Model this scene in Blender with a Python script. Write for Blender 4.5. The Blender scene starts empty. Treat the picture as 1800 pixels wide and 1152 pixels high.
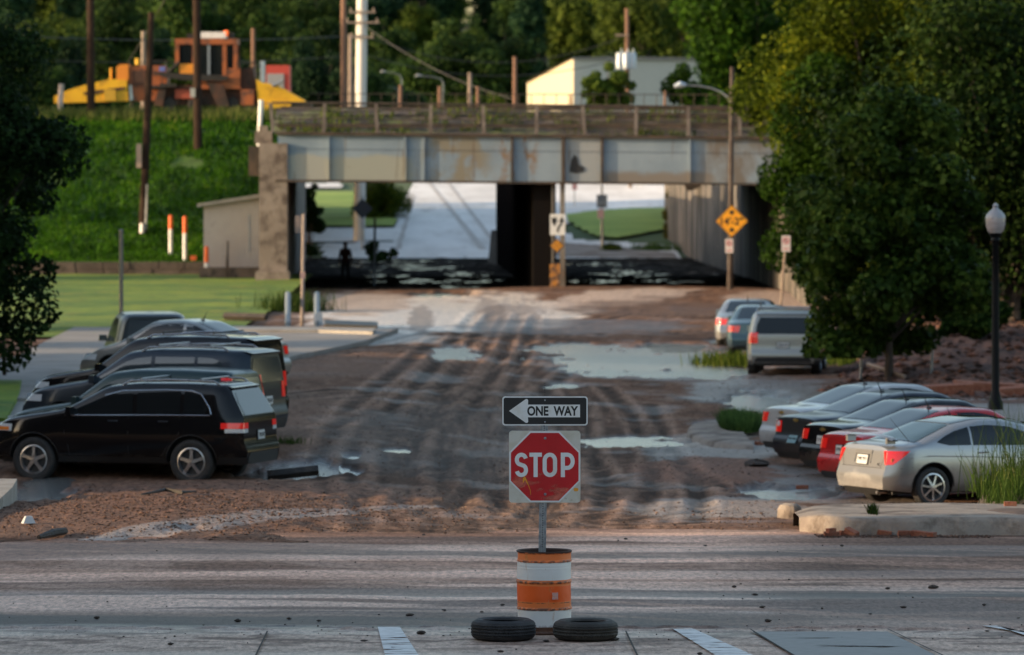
import bpy, math, random
import numpy as np
from mathutils import Vector, Matrix
R = math.radians
random.seed(7); RNG = np.random.default_rng(7)
SC = bpy.context.scene; COL = SC.collection
# ------------------------------------------------------------------ camera
CH = 5.0; YH = 292.0; F = 8760.0          # camera height, horizon row, focal length in photograph pixels
cam = bpy.data.cameras.new('camera'); camo = bpy.data.objects.new('camera', cam); COL.objects.link(camo)
camo.location = (0, 0, CH); camo.rotation_euler = (R(90), 0, 0)
cam.sensor_width = 36; cam.lens = 36*F/1800; cam.shift_y = -(576-YH)/1800
cam.clip_end = 5000; cam.clip_start = 1
cam.dof.use_dof = True; cam.dof.focus_distance = 53.2; cam.dof.aperture_fstop = 3.1
SC.camera = camo
# ------------------------------------------------------------------ world and sun
SUN_EL, SUN_AZ = 11.0, -101.0             # azimuth measured from +Y towards +X
w = bpy.data.worlds.new("World"); SC.world = w; w.use_nodes = True
nt = w.node_tree; nt.nodes.clear()
sky = nt.nodes.new('ShaderNodeTexSky'); sky.sky_type = 'NISHITA'; sky.sun_disc = False
sky.sun_elevation = R(SUN_EL); sky.sun_rotation = R(SUN_AZ); sky.air_density = 1.0; sky.dust_density = 1.5; sky.ozone_density = 1.5
bg = nt.nodes.new('ShaderNodeBackground'); bg.inputs[1].default_value = 0.15
out = nt.nodes.new('ShaderNodeOutputWorld')
wb = nt.nodes.new('ShaderNodeMix'); wb.data_type = 'RGBA'; wb.blend_type = 'MULTIPLY'; wb.inputs[0].default_value = 1; wb.inputs[7].default_value = (1.11, 1.0, .89, 1)   # camera white balance
nt.links.new(sky.outputs[0], wb.inputs[6]); nt.links.new(wb.outputs[2], bg.inputs[0]); nt.links.new(bg.outputs[0], out.inputs[0])
sl = bpy.data.lights.new('sun', 'SUN'); sl.energy = 3.0; sl.angle = R(0.6); sl.color = (1.0, 0.74, 0.46)
so = bpy.data.objects.new('sun', sl); COL.objects.link(so)
sd = Vector((math.sin(R(SUN_AZ))*math.cos(R(SUN_EL)), math.cos(R(SUN_AZ))*math.cos(R(SUN_EL)), math.sin(R(SUN_EL))))
so.rotation_euler = sd.to_track_quat('Z', 'Y').to_euler(); so.location = (-60, 0, 60)
SC.view_settings.view_transform = 'Standard'; SC.view_settings.look = 'None'
SC.view_settings.exposure = 1.4; SC.view_settings.gamma = 1
# ------------------------------------------------------------------ helpers
def P(px, py, s):
    return Vector(((px-900)/s, F/s, CH-(py-YH)/s))
def G(px, py, z=0.0):
    s = (py-YH)/(CH-z); return Vector(((px-900)/s, F/s, z))
def tag(o, label=None, cat=None, group=None, kind=None):
    if label: o['label'] = label
    if cat: o['category'] = cat
    if group: o['group'] = group
    if kind: o['kind'] = kind
    return o
def thing(name, label, cat, loc=(0, 0, 0), rz=0.0, group=None):
    o = bpy.data.objects.new(name, None); COL.objects.link(o)
    o.location = loc; o.rotation_euler = (0, 0, rz); o.empty_display_size = .3
    return tag(o, label, cat, group)
def copy_tree(o, parent=None):
    c = o.copy(); COL.objects.link(c); c.parent = parent
    for ch in list(o.children): copy_tree(ch, c)
    return c
class MB:
    def __init__(s): s.v = []; s.f = []; s.m = []
    def add(s, vs, fs, m=0):
        b = len(s.v); s.v += [tuple(v) for v in vs]
        for f in fs: s.f.append(tuple(b+i for i in f)); s.m.append(m)
        return s
    def box(s, c, d, m=0, rz=0.0, M=None, taper=1.0):
        vs = []
        for z in (-1, 1):
            t = taper if z > 0 else 1
            for x, y in ((-1, -1), (1, -1), (1, 1), (-1, 1)): vs.append(Vector((x*d[0]/2*t, y*d[1]/2*t, z*d[2]/2)))
        if rz: vs = [Matrix.Rotation(rz, 3, 'Z') @ v for v in vs]
        if M is not None: vs = [M @ v for v in vs]
        return s.add([v+Vector(c) for v in vs], [(0,3,2,1),(4,5,6,7),(0,1,5,4),(1,2,6,5),(2,3,7,6),(3,0,4,7)], m)
    def tube(s, pts, rad, n=8, m=0, cap=True):
        pts = [Vector(p) for p in pts]; k = len(pts)
        if not hasattr(rad, '__len__'): rad = [rad]*k
        vs = []; d0 = None
        for i, p in enumerate(pts):
            d = (pts[min(i+1, k-1)]-pts[max(i-1, 0)]).normalized()
            a = d.cross(Vector((0, 1, 0.01)))
            if a.length < .1: a = d.cross(Vector((1, 0, 0)))
            a.normalize(); b = d.cross(a)
            for j in range(n):
                t = 2*math.pi*j/n; vs.append(p+(a*math.cos(t)+b*math.sin(t))*rad[i])
        fs = [(i*n+j, i*n+(j+1) % n, (i+1)*n+(j+1) % n, (i+1)*n+j) for i in range(k-1) for j in range(n)]
        if cap: fs += [tuple(range(n-1, -1, -1)), tuple((k-1)*n+j for j in range(n))]
        return s.add(vs, fs, m)
    def lathe(s, prof, n=32, c=(0, 0, 0), m=0, axis='z', mf=None):
        c = Vector(c); vs = []
        for r, h in prof:
            for j in range(n):
                t = 2*math.pi*j/n
                if axis == 'z': vs.append(c+Vector((r*math.cos(t), r*math.sin(t), h)))
                elif axis == 'y': vs.append(c+Vector((r*math.cos(t), h, r*math.sin(t))))
                else: vs.append(c+Vector((h, r*math.cos(t), r*math.sin(t))))
        for i in range(len(prof)-1):
            mm = mf(i) if mf else m
            s.add([], [], 0)
            for j in range(n):
                s.f.append(tuple(len(s.v)+q for q in (i*n+j, i*n+(j+1) % n, (i+1)*n+(j+1) % n, (i+1)*n+j))); s.m.append(mm)
        s.v += [tuple(v) for v in vs]
        return s
    def prism(s, poly, d, m=0, axis='y', c=(0, 0, 0)):
        # poly of (a,b); extruded along axis by d (centred)
        n = len(poly); vs = []
        for e in (-d/2, d/2):
            for a, b in poly:
                if axis == 'y': v = (a, e, b)
                elif axis == 'x': v = (e, a, b)
                else: v = (a, b, e)
                vs.append(Vector(v)+Vector(c))
        return s.add(vs, [tuple(range(n)), tuple(range(2*n-1, n-1, -1))]+[(i, (i+1) % n, n+(i+1) % n, n+i) for i in range(n)], m)
    def grid(s, pts, m=0, flip=False):
        nu = len(pts); nv = len(pts[0]); vs = [p for row in pts for p in row]
        fs = [(i*nv+j, (i+1)*nv+j, (i+1)*nv+j+1, i*nv+j+1) for i in range(nu-1) for j in range(nv-1)]
        if flip: fs = [f[::-1] for f in fs]
        return s.add(vs, fs, m)
    def build(s, name, mats, parent=None, smooth=False, fix=True, ang=35):
        me = bpy.data.meshes.new(name); me.from_pydata(s.v, [], s.f)
        if not isinstance(mats, (list, tuple)): mats = [mats]
        for mt in mats: me.materials.append(mt)
        me.polygons.foreach_set('material_index', s.m)
        if fix:
            import bmesh
            bm = bmesh.new(); bm.from_mesh(me); bmesh.ops.recalc_face_normals(bm, faces=bm.faces); bm.to_mesh(me); bm.free()
        if smooth:
            me.shade_smooth(); me.set_sharp_from_angle(angle=R(ang))
        me.update()
        o = bpy.data.objects.new(name, me); COL.objects.link(o); o.parent = parent
        return o
def fastmesh(name, verts, faces, mats, parent=None, smooth=False, midx=None, attrs=None):
    verts = np.asarray(verts, np.float32); faces = np.asarray(faces, np.int32)
    me = bpy.data.meshes.new(name); k = faces.shape[1]
    me.vertices.add(len(verts)); me.vertices.foreach_set('co', verts.ravel())
    me.loops.add(faces.size); me.loops.foreach_set('vertex_index', faces.ravel())
    me.polygons.add(len(faces)); me.polygons.foreach_set('loop_start', np.arange(0, faces.size, k, dtype=np.int32))
    me.polygons.foreach_set('loop_total', np.full(len(faces), k, np.int32))
    if midx is not None: me.polygons.foreach_set('material_index', np.asarray(midx, np.int32))
    if smooth: me.polygons.foreach_set('use_smooth', np.ones(len(faces), bool))
    if attrs:
        for an, (ty, data) in attrs.items():
            at = me.attributes.new(an, ty, 'POINT')
            at.data.foreach_set('color' if ty == 'FLOAT_COLOR' else 'value', np.asarray(data, np.float32).ravel())
    me.update(calc_edges=True); me.validate()
    for mt in (mats if isinstance(mats, (list, tuple)) else [mats]): me.materials.append(mt)
    o = bpy.data.objects.new(name, me); COL.objects.link(o); o.parent = parent
    return o
# numpy value noise
_T = RNG.random((256, 256))*2*math.pi; _GX = np.cos(_T); _GY = np.sin(_T)
def vn(x, y):
    xi = np.floor(x).astype(int); yi = np.floor(y).astype(int); gx = x-xi; gy = y-yi
    fx = gx**3*(gx*(gx*6-15)+10); fy = gy**3*(gy*(gy*6-15)+10)
    X0, X1, Y0, Y1 = xi & 255, (xi+1) & 255, yi & 255, (yi+1) & 255
    a = _GX[X0, Y0]*gx+_GY[X0, Y0]*gy; b = _GX[X1, Y0]*(gx-1)+_GY[X1, Y0]*gy; c = _GX[X0, Y1]*gx+_GY[X0, Y1]*(gy-1); d = _GX[X1, Y1]*(gx-1)+_GY[X1, Y1]*(gy-1)
    return .5+.95*((a*(1-fx)+b*fx)*(1-fy)+(c*(1-fx)+d*fx)*fy)
def fbm(x, y, o=4, g=.5):
    r = 0; a = 1; t = 0
    for i in range(o):
        ca, sa = math.cos(.6+i*.9), math.sin(.6+i*.9)
        r = r+a*vn((x*ca-y*sa)*2**i+17.3*i, (x*sa+y*ca)*2**i+5.1*i); t += a; a *= g
    return r/t
def sst(a, b, x):
    t = np.clip((x-a)/(b-a), 0, 1); return t*t*(3-2*t)
# ------------------------------------------------------------------ materials
def mat(name, col, rough=.8, metal=0.0, noise=None, bump=0.0, bscale=20, spec=.5, coat=0.0, emit=None, wear=None, coords='Object', stretch=(1, 1, 1)):
    m = bpy.data.materials.new(name); m.use_nodes = True; n = m.node_tree; b = n.nodes['Principled BSDF']
    b.inputs['Roughness'].default_value = rough; b.inputs['Metallic'].default_value = metal
    b.inputs['Specular IOR Level'].default_value = spec; b.inputs['Coat Weight'].default_value = coat; b.inputs['Coat Roughness'].default_value = .05
    b.inputs['Base Color'].default_value = (*col, 1)
    tc = n.nodes.new('ShaderNodeTexCoord'); mp = n.nodes.new('ShaderNodeMapping'); mp.inputs['Scale'].default_value = stretch
    n.links.new(tc.outputs[coords], mp.inputs[0]); last = None
    def nz(scale, det=5, r=.6):
        t = n.nodes.new('ShaderNodeTexNoise'); t.inputs['Scale'].default_value = scale; t.inputs['Detail'].default_value = det; t.inputs['Roughness'].default_value = r
        n.links.new(mp.outputs[0], t.inputs['Vector']); return t
    def ramp(src, stops, interp='LINEAR'):
        r = n.nodes.new('ShaderNodeValToRGB'); r.color_ramp.interpolation = interp
        while len(r.color_ramp.elements) < len(stops): r.color_ramp.elements.new(.5)
        for e, (p, c) in zip(r.color_ramp.elements, stops): e.position = p; e.color = (*c, 1) if len(c) == 3 else c
        n.links.new(src, r.inputs[0]); return r
    if noise:   # (scale, colour2, lo, hi)
        sc, c2, lo, hi = noise
        t = nz(sc); r = ramp(t.outputs['Fac'], [(lo, col), (hi, c2)]); last = r.outputs[0]
    if wear:    # list of (scale, colour, lo, hi)
        for sc, c2, lo, hi in wear:
            t = nz(sc, 8, .65); f = ramp(t.outputs['Fac'], [(lo, (0, 0, 0)), (hi, (1, 1, 1))])
            mx = n.nodes.new('ShaderNodeMix'); mx.data_type = 'RGBA'
            n.links.new(f.outputs[0], mx.inputs[0])
            if last is None: mx.inputs[6].default_value = (*col, 1)
            else: n.links.new(last, mx.inputs[6])
            mx.inputs[7].default_value = (*c2, 1); last = mx.outputs[2]
    if last is not None: n.links.new(last, b.inputs['Base Color'])
    if bump:
        t = nz(bscale, 6); bp = n.nodes.new('ShaderNodeBump'); bp.inputs['Strength'].default_value = bump; bp.inputs['Distance'].default_value = .02
        n.links.new(t.outputs['Fac'], bp.inputs['Height']); n.links.new(bp.outputs[0], b.inputs['Normal'])
    if emit: b.inputs['Emission Color'].default_value = (*emit[0], 1); b.inputs['Emission Strength'].default_value = emit[1]
    return m
def leafmat(name, c1, c2, c3=None, scale=.6, trans=.35):
    m = bpy.data.materials.new(name); m.use_nodes = True; n = m.node_tree; b = n.nodes['Principled BSDF']
    b.inputs['Roughness'].default_value = .6; b.inputs['Specular IOR Level'].default_value = .06
    tc = n.nodes.new('ShaderNodeTexCoord'); t = n.nodes.new('ShaderNodeTexNoise'); t.inputs['Scale'].default_value = scale; t.inputs['Detail'].default_value = 3
    n.links.new(tc.outputs['Object'], t.inputs['Vector'])
    g = n.nodes.new('ShaderNodeNewGeometry'); ad = n.nodes.new('ShaderNodeMath'); ad.operation = 'MULTIPLY_ADD'; ad.inputs[1].default_value = .45
    n.links.new(g.outputs['Random Per Island'], ad.inputs[0])
    sb = n.nodes.new('ShaderNodeMath'); sb.operation = 'SUBTRACT'; sb.inputs[1].default_value = .22; n.links.new(t.outputs['Fac'], sb.inputs[0]); n.links.new(sb.outputs[0], ad.inputs[2])
    r = n.nodes.new('ShaderNodeValToRGB'); r.color_ramp.elements[0].position = .3; r.color_ramp.elements[1].position = .72
    r.color_ramp.elements[0].color = (*c1, 1); r.color_ramp.elements[1].color = (*c2, 1)
    if c3: e = r.color_ramp.elements.new(.9); e.color = (*c3, 1)
    n.links.new(ad.outputs[0], r.inputs[0])
    oi = n.nodes.new('ShaderNodeObjectInfo'); hs = n.nodes.new('ShaderNodeHueSaturation')
    mr = n.nodes.new('ShaderNodeMapRange'); mr.inputs[3].default_value = .65; mr.inputs[4].default_value = 1.35
    n.links.new(oi.outputs['Random'], mr.inputs[0]); n.links.new(mr.outputs[0], hs.inputs['Value']); n.links.new(r.outputs[0], hs.inputs['Color'])
    n.links.new(hs.outputs[0], b.inputs['Base Color'])
    tr = n.nodes.new('ShaderNodeBsdfTranslucent'); n.links.new(hs.outputs[0], tr.inputs[0])
    mx = n.nodes.new('ShaderNodeMixShader'); mx.inputs[0].default_value = trans
    n.links.new(b.outputs[0], mx.inputs[1]); n.links.new(tr.outputs[0], mx.inputs[2]); n.links.new(mx.outputs[0], n.nodes['Material Output'].inputs[0])
    return m
def attrmat(name, fine=(60, .35), bump=.5, bscale=30, stretch=(1, 1, 1), wr=(.85, .18), spec=.4):
    m = bpy.data.materials.new(name); m.use_nodes = True; n = m.node_tree; b = n.nodes['Principled BSDF']
    a = n.nodes.new('ShaderNodeAttribute'); a.attribute_name = 'col'; wv = n.nodes.new('ShaderNodeAttribute'); wv.attribute_name = 'wet'
    tc = n.nodes.new('ShaderNodeTexCoord'); mp = n.nodes.new('ShaderNodeMapping'); mp.inputs['Scale'].default_value = stretch; n.links.new(tc.outputs['Object'], mp.inputs[0])
    t = n.nodes.new('ShaderNodeTexNoise'); t.inputs['Scale'].default_value = fine[0]; t.inputs['Detail'].default_value = 6; t.inputs['Roughness'].default_value = .7; n.links.new(mp.outputs[0], t.inputs['Vector'])
    mr = n.nodes.new('ShaderNodeMapRange'); mr.inputs[1].default_value = .3; mr.inputs[2].default_value = .7; mr.inputs[3].default_value = 1-fine[1]; mr.inputs[4].default_value = 1+fine[1]; tf = n.nodes.new('ShaderNodeTexNoise'); tf.inputs['Scale'].default_value = fine[0]*4.5; tf.inputs['Detail'].default_value = 4; tf.inputs['Roughness'].default_value = .8; n.links.new(tc.outputs['Object'], tf.inputs['Vector'])
    av = n.nodes.new('ShaderNodeMix'); av.inputs[0].default_value = .45; n.links.new(t.outputs['Fac'], av.inputs[2]); n.links.new(tf.outputs['Fac'], av.inputs[3]); n.links.new(av.outputs[0], mr.inputs[0])
    mr.inputs[1].default_value = .36; mr.inputs[2].default_value = .64
    vm = n.nodes.new('ShaderNodeVectorMath'); vm.operation = 'SCALE'; n.links.new(a.outputs['Color'], vm.inputs[0]); n.links.new(mr.outputs[0], vm.inputs['Scale']); n.links.new(vm.outputs[0], b.inputs['Base Color'])
    rr = n.nodes.new('ShaderNodeMapRange'); rr.inputs[3].default_value = wr[0]; rr.inputs[4].default_value = wr[1]; n.links.new(wv.outputs['Fac'], rr.inputs[0]); n.links.new(rr.outputs[0], b.inputs['Roughness'])
    sr = n.nodes.new('ShaderNodeMapRange'); sr.inputs[3].default_value = .08; sr.inputs[4].default_value = spec; n.links.new(wv.outputs['Fac'], sr.inputs[0]); n.links.new(sr.outputs[0], b.inputs['Specular IOR Level'])
    t2 = n.nodes.new('ShaderNodeTexNoise'); t2.inputs['Scale'].default_value = bscale; t2.inputs['Detail'].default_value = 5; n.links.new(mp.outputs[0], t2.inputs['Vector'])
    bp = n.nodes.new('ShaderNodeBump'); bp.inputs['Strength'].default_value = bump; bp.inputs['Distance'].default_value = .02; n.links.new(t2.outputs['Fac'], bp.inputs['Height']); n.links.new(bp.outputs[0], b.inputs['Normal'])
    return m
BLACK = mat('black', (.012, .012, .013), .6)
RUBBER = mat('rubber', (.018, .018, .019), .75, bump=.3, noise=(9, (.045, .04, .035), .45, .75))
GALV = mat('galvanised', (.38, .40, .42), .45, .7, noise=(25, (.25, .27, .30), .4, .6))
CHROME = mat('chrome', (.7, .7, .72), .18, 1.0)
ALLOY = mat('alloy', (.55, .55, .56), .3, .9, wear=[(14, (.15, .11, .08), .5, .75)])
GLASS = mat('glass', (.006, .009, .011), .04, spec=.45)
WGLASS = mat('green_glass', (.02, .07, .055), .06, spec=.9)
REDL = mat('red_lens', (.55, .01, .008), .12, coat=1)
CLEARL = mat('clear_lens', (.6, .6, .6), .12, coat=1)
AMBER = mat('amber_lens', (.7, .2, .03), .2, coat=1)
WHITE = mat('white_paint', (.72, .72, .70), .5, noise=(8, (.55, .53, .48), .45, .75))
PLATE = mat('plate_white', (.55, .56, .56), .4)
PLATEB = mat('plate_blue', (.10, .22, .26), .4)
CREOSOTE = mat('creosote_wood', (.030, .018, .013), .9, noise=(3, (.045, .030, .022), .4, .7), bump=.5, bscale=8, stretch=(6, 6, 1), spec=.1)
GREYWOOD = mat('grey_wood', (.20, .155, .125), .9, noise=(3, (.30, .24, .20), .4, .7), stretch=(6, 6, 1))
CONC = mat('concrete', (.26, .235, .205), .85, noise=(1.5, (.36, .33, .29), .35, .7), wear=[(4, (.10, .08, .06), .55, .75)], bump=.6, bscale=12)
CONCD = mat('old_concrete', (.17, .15, .13), .9, noise=(1.2, (.27, .24, .21), .35, .7), wear=[(1.5, (.06, .05, .04), .5, .7)], bump=.8, bscale=8, stretch=(1, 1, .6))
BRICK = mat('brick', (.24, .075, .04), .9, noise=(12, (.36, .15, .09), .4, .7), wear=[(9, (.12, .07, .05), .55, .7)], bump=.8, bscale=40)
CLODM = mat('mud_clod', (.05, .036, .028), .8, noise=(10, (.10, .07, .05), .4, .7), bump=1, bscale=30)
# ------------------------------------------------------------------ ground
def px_of(x, y, z): return 900+x*F/y, YH+(CH-z)*F/y
def base(x, y):
    r = np.interp(y, [53, 60, 64, 68, 72, 76, 80, 100, 129, 165, 199, 230], [0, 0, -.02, -.08, -.20, -.38, -.55, -.62, -.42, -.22, -.05, 0])
    l = np.interp(y, [53, 60, 64, 68, 72, 80, 86, 91, 129, 165, 199, 230], [0, 0, -.01, -.05, -.13, -.42, -.45, -.05, 0, 0, 0, 0])
    t = sst(-5, 3, x); return l*(1-t)+r*t
def base1(x, y): return float(base(np.array([x]), np.array([y]))[0])
def GB(px, py):
    z = 0.0
    for _ in range(6):
        p = G(px, py, z); z = base1(p.x, p.y)
    return G(px, py, z)
PUDS = [  # px, py, rx, ry  (photograph footprint)
 (1160, 632, 165, 24), (1010, 612, 80, 9), (1240, 655, 110, 9), (1190, 608, 55, 6), (800, 622, 42, 12), (1330, 706, 55, 17), (1290, 745, 70, 9),
 (1110, 776, 95, 10), (990, 678, 35, 4), (520, 828, 95, 17), (1390, 866, 100, 10), (780, 520, 60, 4), (70, 868, 70, 20),
 (1060, 655, 60, 6), (700, 790, 25, 4), (620, 800, 14, 5), (1290, 600, 40, 6)]
RUTS = [  # photograph polylines of wheel tracks
 [(735, 930), (700, 860), (690, 800), (730, 740), (790, 690), (830, 640), (850, 590), (880, 545)],
 [(800, 900), (770, 840), (765, 780), (800, 720), (850, 660), (880, 600), (905, 550)],
 [(880, 930), (800, 880), (790, 800), (840, 720), (950, 650), (1000, 600)],
 [(660, 880), (640, 800), (680, 720), (760, 650), (820, 590)],
 [(1000, 930), (1060, 870), (1080, 800), (1050, 730), (1000, 670)],
 [(1150, 890), (1130, 830), (1100, 780), (1080, 700)],
 [(870, 920), (900, 850), (920, 770), (900, 700)],
 [(600, 900), (720, 880), (830, 905), (1000, 915), (1180, 890)],
 [(560, 860), (660, 830), (800, 850), (1000, 880)],
 [(980, 570), (1100, 548), (1220, 560), (1290, 560)],
 [(720, 940), (735, 880), (760, 830), (740, 780), (760, 720), (800, 665), (835, 615)], [(860, 945), (840, 900), (870, 850), (860, 790), (830, 730), (850, 670)], [(700, 900), (760, 850), (850, 830), (930, 800), (960, 740), (950, 690)], [(1180, 860), (1120, 830), (1010, 840), (900, 870), (800, 920)], [(640, 760), (720, 730), (820, 740), (920, 720), (1000, 740)], [(520, 700), (640, 690), (760, 700), (860, 680)],
 [(1130, 920), (1150, 870), (1130, 830), (1090, 800)], [(560, 620), (700, 610), (800, 585), (900, 580), (1040, 590)],
 [(940, 590), (1100, 575), (1240, 588)],
]
def mud_height(x, y):
    h = base(x, y)
    px, py = px_of(x, y, h)
    pb = np.exp(-((px-900)/900)**4)
    thr = 65.8+.58*np.clip(x+6.5, 0, 9)-.25*np.clip(x-2.5, 0, 6); edge = sst(-.8, 2.6, y-thr+8.0*(fbm(x*.35, y*.25)-.5)+2.0*(fbm(x*1.5, y*.8)-.5))
    n = fbm(x*.55, y*.4, 5)-.5; n2 = fbm(x*2.6+9, y*2.2, 4)-.5
    n3 = fbm(x*7, y*7, 3)-.5
    amp = np.interp(y, [60, 75, 110, 160, 205], [.0, .08, .08, .09, .10])
    lots = np.maximum(sst(4.5, 6.5, x-.02*(y-80))*(1-sst(112, 118, y)), sst(-6, -9, x)*(1-sst(118, 125, y)))
    amp = amp*(1-.75*lots)
    z = h+.016+.035*(fbm(x*1.2, y*.9, 5)-.5)+amp*(n*.30+n2*.10)+.022*n3+.018*(fbm(x*16, y*14, 2)-.5)
    rut = np.zeros_like(z); rdg = np.zeros_like(z)
    for r in RUTS:
        pts = [GB(*p) for p in r]
        # densify
        P2 = []
        for a, b in zip(pts[:-1], pts[1:]):
            for k in range(6): P2.append(a.lerp(b, k/6))
        P2 = np.array([(p.x, p.y) for p in P2])
        bb = (x > P2[:, 0].min()-2) & (x < P2[:, 0].max()+2) & (y > P2[:, 1].min()-3) & (y < P2[:, 1].max()+3)
        xs, ys = x[bb], y[bb]; d = np.full(xs.shape, 9.0)
        for (ax, ay), (bx, by) in zip(P2[:-1], P2[1:]):
            dx, dy = bx-ax, by-ay; L = dx*dx+dy*dy+1e-9
            t = np.clip(((xs-ax)*dx+(ys-ay)*dy)/L, 0, 1); d = np.minimum(d, np.hypot(xs-ax-t*dx, ys-ay-t*dy))
        for off in (0.0,):
            dd = np.abs(d-off)+(.04*(n2[bb])); env = np.exp(-(dd/.75)**4)*(.35+1.1*fbm(xs*.7, ys*.5, 3)); st = .5+.5*np.cos(dd*2*np.pi/.31+1.5*n[bb]); tr = np.exp(-((dd-.78+.05*(fbm(xs*2.5, ys*2, 3)-.5))/.15)**2)*(.75+.25*np.cos(dd*2*np.pi/.11))*(.45+1.1*fbm(xs*.5, ys*.35, 3)); rg = np.exp(-((np.abs(dd-.78)-.30)/.09)**2)*(.3+1.3*fbm(xs*.6+5, ys*.4, 3))
            rut[bb] = np.maximum(rut[bb], np.maximum(tr, .35*env*st**2)); rdg[bb] = np.maximum(rdg[bb], rg)
            z[bb] += (-.020*tr+.010*rg)*sst(70, 82, ys)
    # gravel berm on the left
    m = np.exp(-(((px-330)/330)**2+((py-898-(330-px)*.03)/46)**2)**1.3)
    z += .17*m+.04*m*(fbm(x*5, y*5, 3)-.5)
    m2 = np.exp(-(((px-1240)/150)**2+((py-835)/32)**2)**1.5); z += .10*m2
    m3 = np.exp(-(((px-1100)/330)**2+((py-520)/12)**2)**2); z += .25*m3
    pm = np.zeros_like(z)
    for i, (cx, cy, rx, ry) in enumerate(PUDS):
        q = ((px-cx)/(rx*1.05))**2+((py-cy)/(ry*1.15))**2
        q = q+3.2*(fbm(x*1.1+i*3, y*.55, 6, .68)-.5)
        mm = 1-sst(.75, 1.25, q); z = z*(1-mm)+(h-.06-.02)*mm; pm = np.maximum(pm, mm)
    flat = np.clip(pm*1.2, 0, 1)
    low = 1-edge
    z = z*edge+(h-.05)*low
    return z, h, px, py, flat, lots, rut, rdg
def mixc(c, col, m): return c*(1-m[:, None])+np.array(col)[None, :]*m[:, None]
def make_mud():
    # rows spaced so that each covers about the same height in the photograph
    ys = [61.0]
    while ys[-1] < 206: ys.append(ys[-1]+max(.035, ys[-1]**2/F/5*1.3))
    ys = np.array(ys); nx = 430
    t = np.linspace(-1, 1, nx); t = np.sign(t)*(np.abs(t)**1.25)
    X = np.outer(9+.14*ys, t); Y = np.repeat(ys[:, None], nx, 1)
    x, y = X.ravel(), Y.ravel(); z, h, px, py, pud, lots, rut, rdg = mud_height(x, y)
    N = fbm(x*.5, y*.28, 5); N2 = fbm(x*2.2+4, y*1.0, 4); N3 = fbm(x*.16+3, y*1.1, 4); N4 = fbm(x*6, y*6, 3)
    c = np.tile(np.array([.150, .092, .066]), (len(x), 1))
    c = mixc(c, (.070, .044, .033), sst(.48, .68, N)*.7)
    c = mixc(c, (.24, .165, .125), sst(.52, .72, N2)*.55)
    c = mixc(c, (.055, .038, .030), sst(.55, .75, N4)*.5)
    wet = np.clip(.45*sst(.55, .7, fbm(x*.4+8, y*.3, 3)), 0, 1)
    c = mixc(c, (.050, .036, .030), np.clip(rut*1.0*(.5+fbm(x*2, y*.6, 3)), 0, .85)); c = mixc(c, (.22, .155, .12), np.clip(rdg*.6, 0, .6))
    def blob(cx, cy, rx, ry, col, k=1.0, sx=.8, sy=.8, wv=None, rot=0):
        nonlocal c, wet
        dx = (px-cx); dy = (py-cy)-rot*dx
        q = (dx/rx)**2+(dy/ry)**2+1.3*(fbm(x*sx+cx, y*sy+cy, 4)-.5); m = (1-sst(.7, 1.15, q))*k
        c = mixc(c, col, m)
        if wv is not None: wet = wet*(1-m)+wv*m
    SILT_SHEEN = (.66, .62, .57); ASPH = (.15, .145, .14)
    # damp silty concrete by the bridge and left; paleness includes painted sky sheen
    blob(790, 556, 250, 32, SILT_SHEEN, .95, .5, .2, .95, -.03); blob(690, 545, 110, 18, (.60, .57, .53), .8, .5, .2, .9)
    blob(900, 552, 60, 18, (.16, .13, .115), .7, 2, .2, .4); blob(740, 565, 24, 28, (.14, .12, .105), .7, 2, .3, .4); blob(860, 560, 30, 35, (.15, .12, .10), .6, 2, .3, .4)
    blob(1090, 530, 130, 10, (.42, .36, .32), .9, 1, .5, .3, -.06); blob(600, 596, 190, 12, (.28, .27, .26), .9, .8, .5, .7)
    blob(640, 535, 90, 22, (.36, .31, .27), .9, .5, .3, .2); blob(1400, 530, 130, 12, (.36, .30, .26), .9, .5, .3, .2)
    blob(1010, 575, 210, 14, (.060, .042, .034), .8, .4, .6, .7)
    blob(1150, 545, 170, 14, (.090, .060, .046), .7, .4, .6, .3)
    blob(1250, 800, 120, 30, (.20, .19, .18), .85, .7, .5, .6); blob(1330, 690, 130, 30, (.16, .15, .14), .8, .7, .5, .8); blob(1180, 640, 240, 34, (.15, .13, .12), .6, .7, .5, .8)
    blob(1250, 775, 90, 14, (.32, .30, .27), .8, .7, .5, .3)
    blob(1260, 895, 170, 20, (.25, .24, .23), .7, .6, .5, .4); blob(1500, 850, 240, 40, (.12, .11, .10), .8, .6, .5, .7)
    blob(1240, 835, 140, 26, (.16, .09, .065), .9, .9, .9, .1)
    blob(560, 745, 130, 55, (.17, .115, .088), .6, 1.0, .8, .1); blob(570, 640, 190, 26, (.15, .10, .078), .7, .8, .7, .1)
    blob(330, 900, 420, 48, (.145, .095, .073), .9, .8, .8, .05, -.05); blob(780, 780, 200, 70, (.075, .056, .046), .45, 1.2, .4, .35)
    blob(430, 925, 330, 7, (.26, .25, .25), .9, .3, .3, .5, -.09); blob(120, 740, 260, 50, (.16, .15, .14), .8, .6, .6, .5)
    rd = sst(.50, .62, fbm(x*9, y*9, 2)); gl = np.exp(-(((px-350)/420)**2+((py-890)/50)**2)**2)
    c = mixc(c, (.27, .15, .11), rd*gl*.55); c = mixc(c, (.035, .028, .026), sst(.55, .65, fbm(x*7+5, y*7, 2))*gl*.7)
    c = mixc(c, (.060, .046, .038), np.clip(rut*.5, 0, .6)*(py > 575))
    c = mixc(c, (.06, .05, .045), pud*.8); wet = np.maximum(wet*(1-gl*.9), pud)
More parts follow.
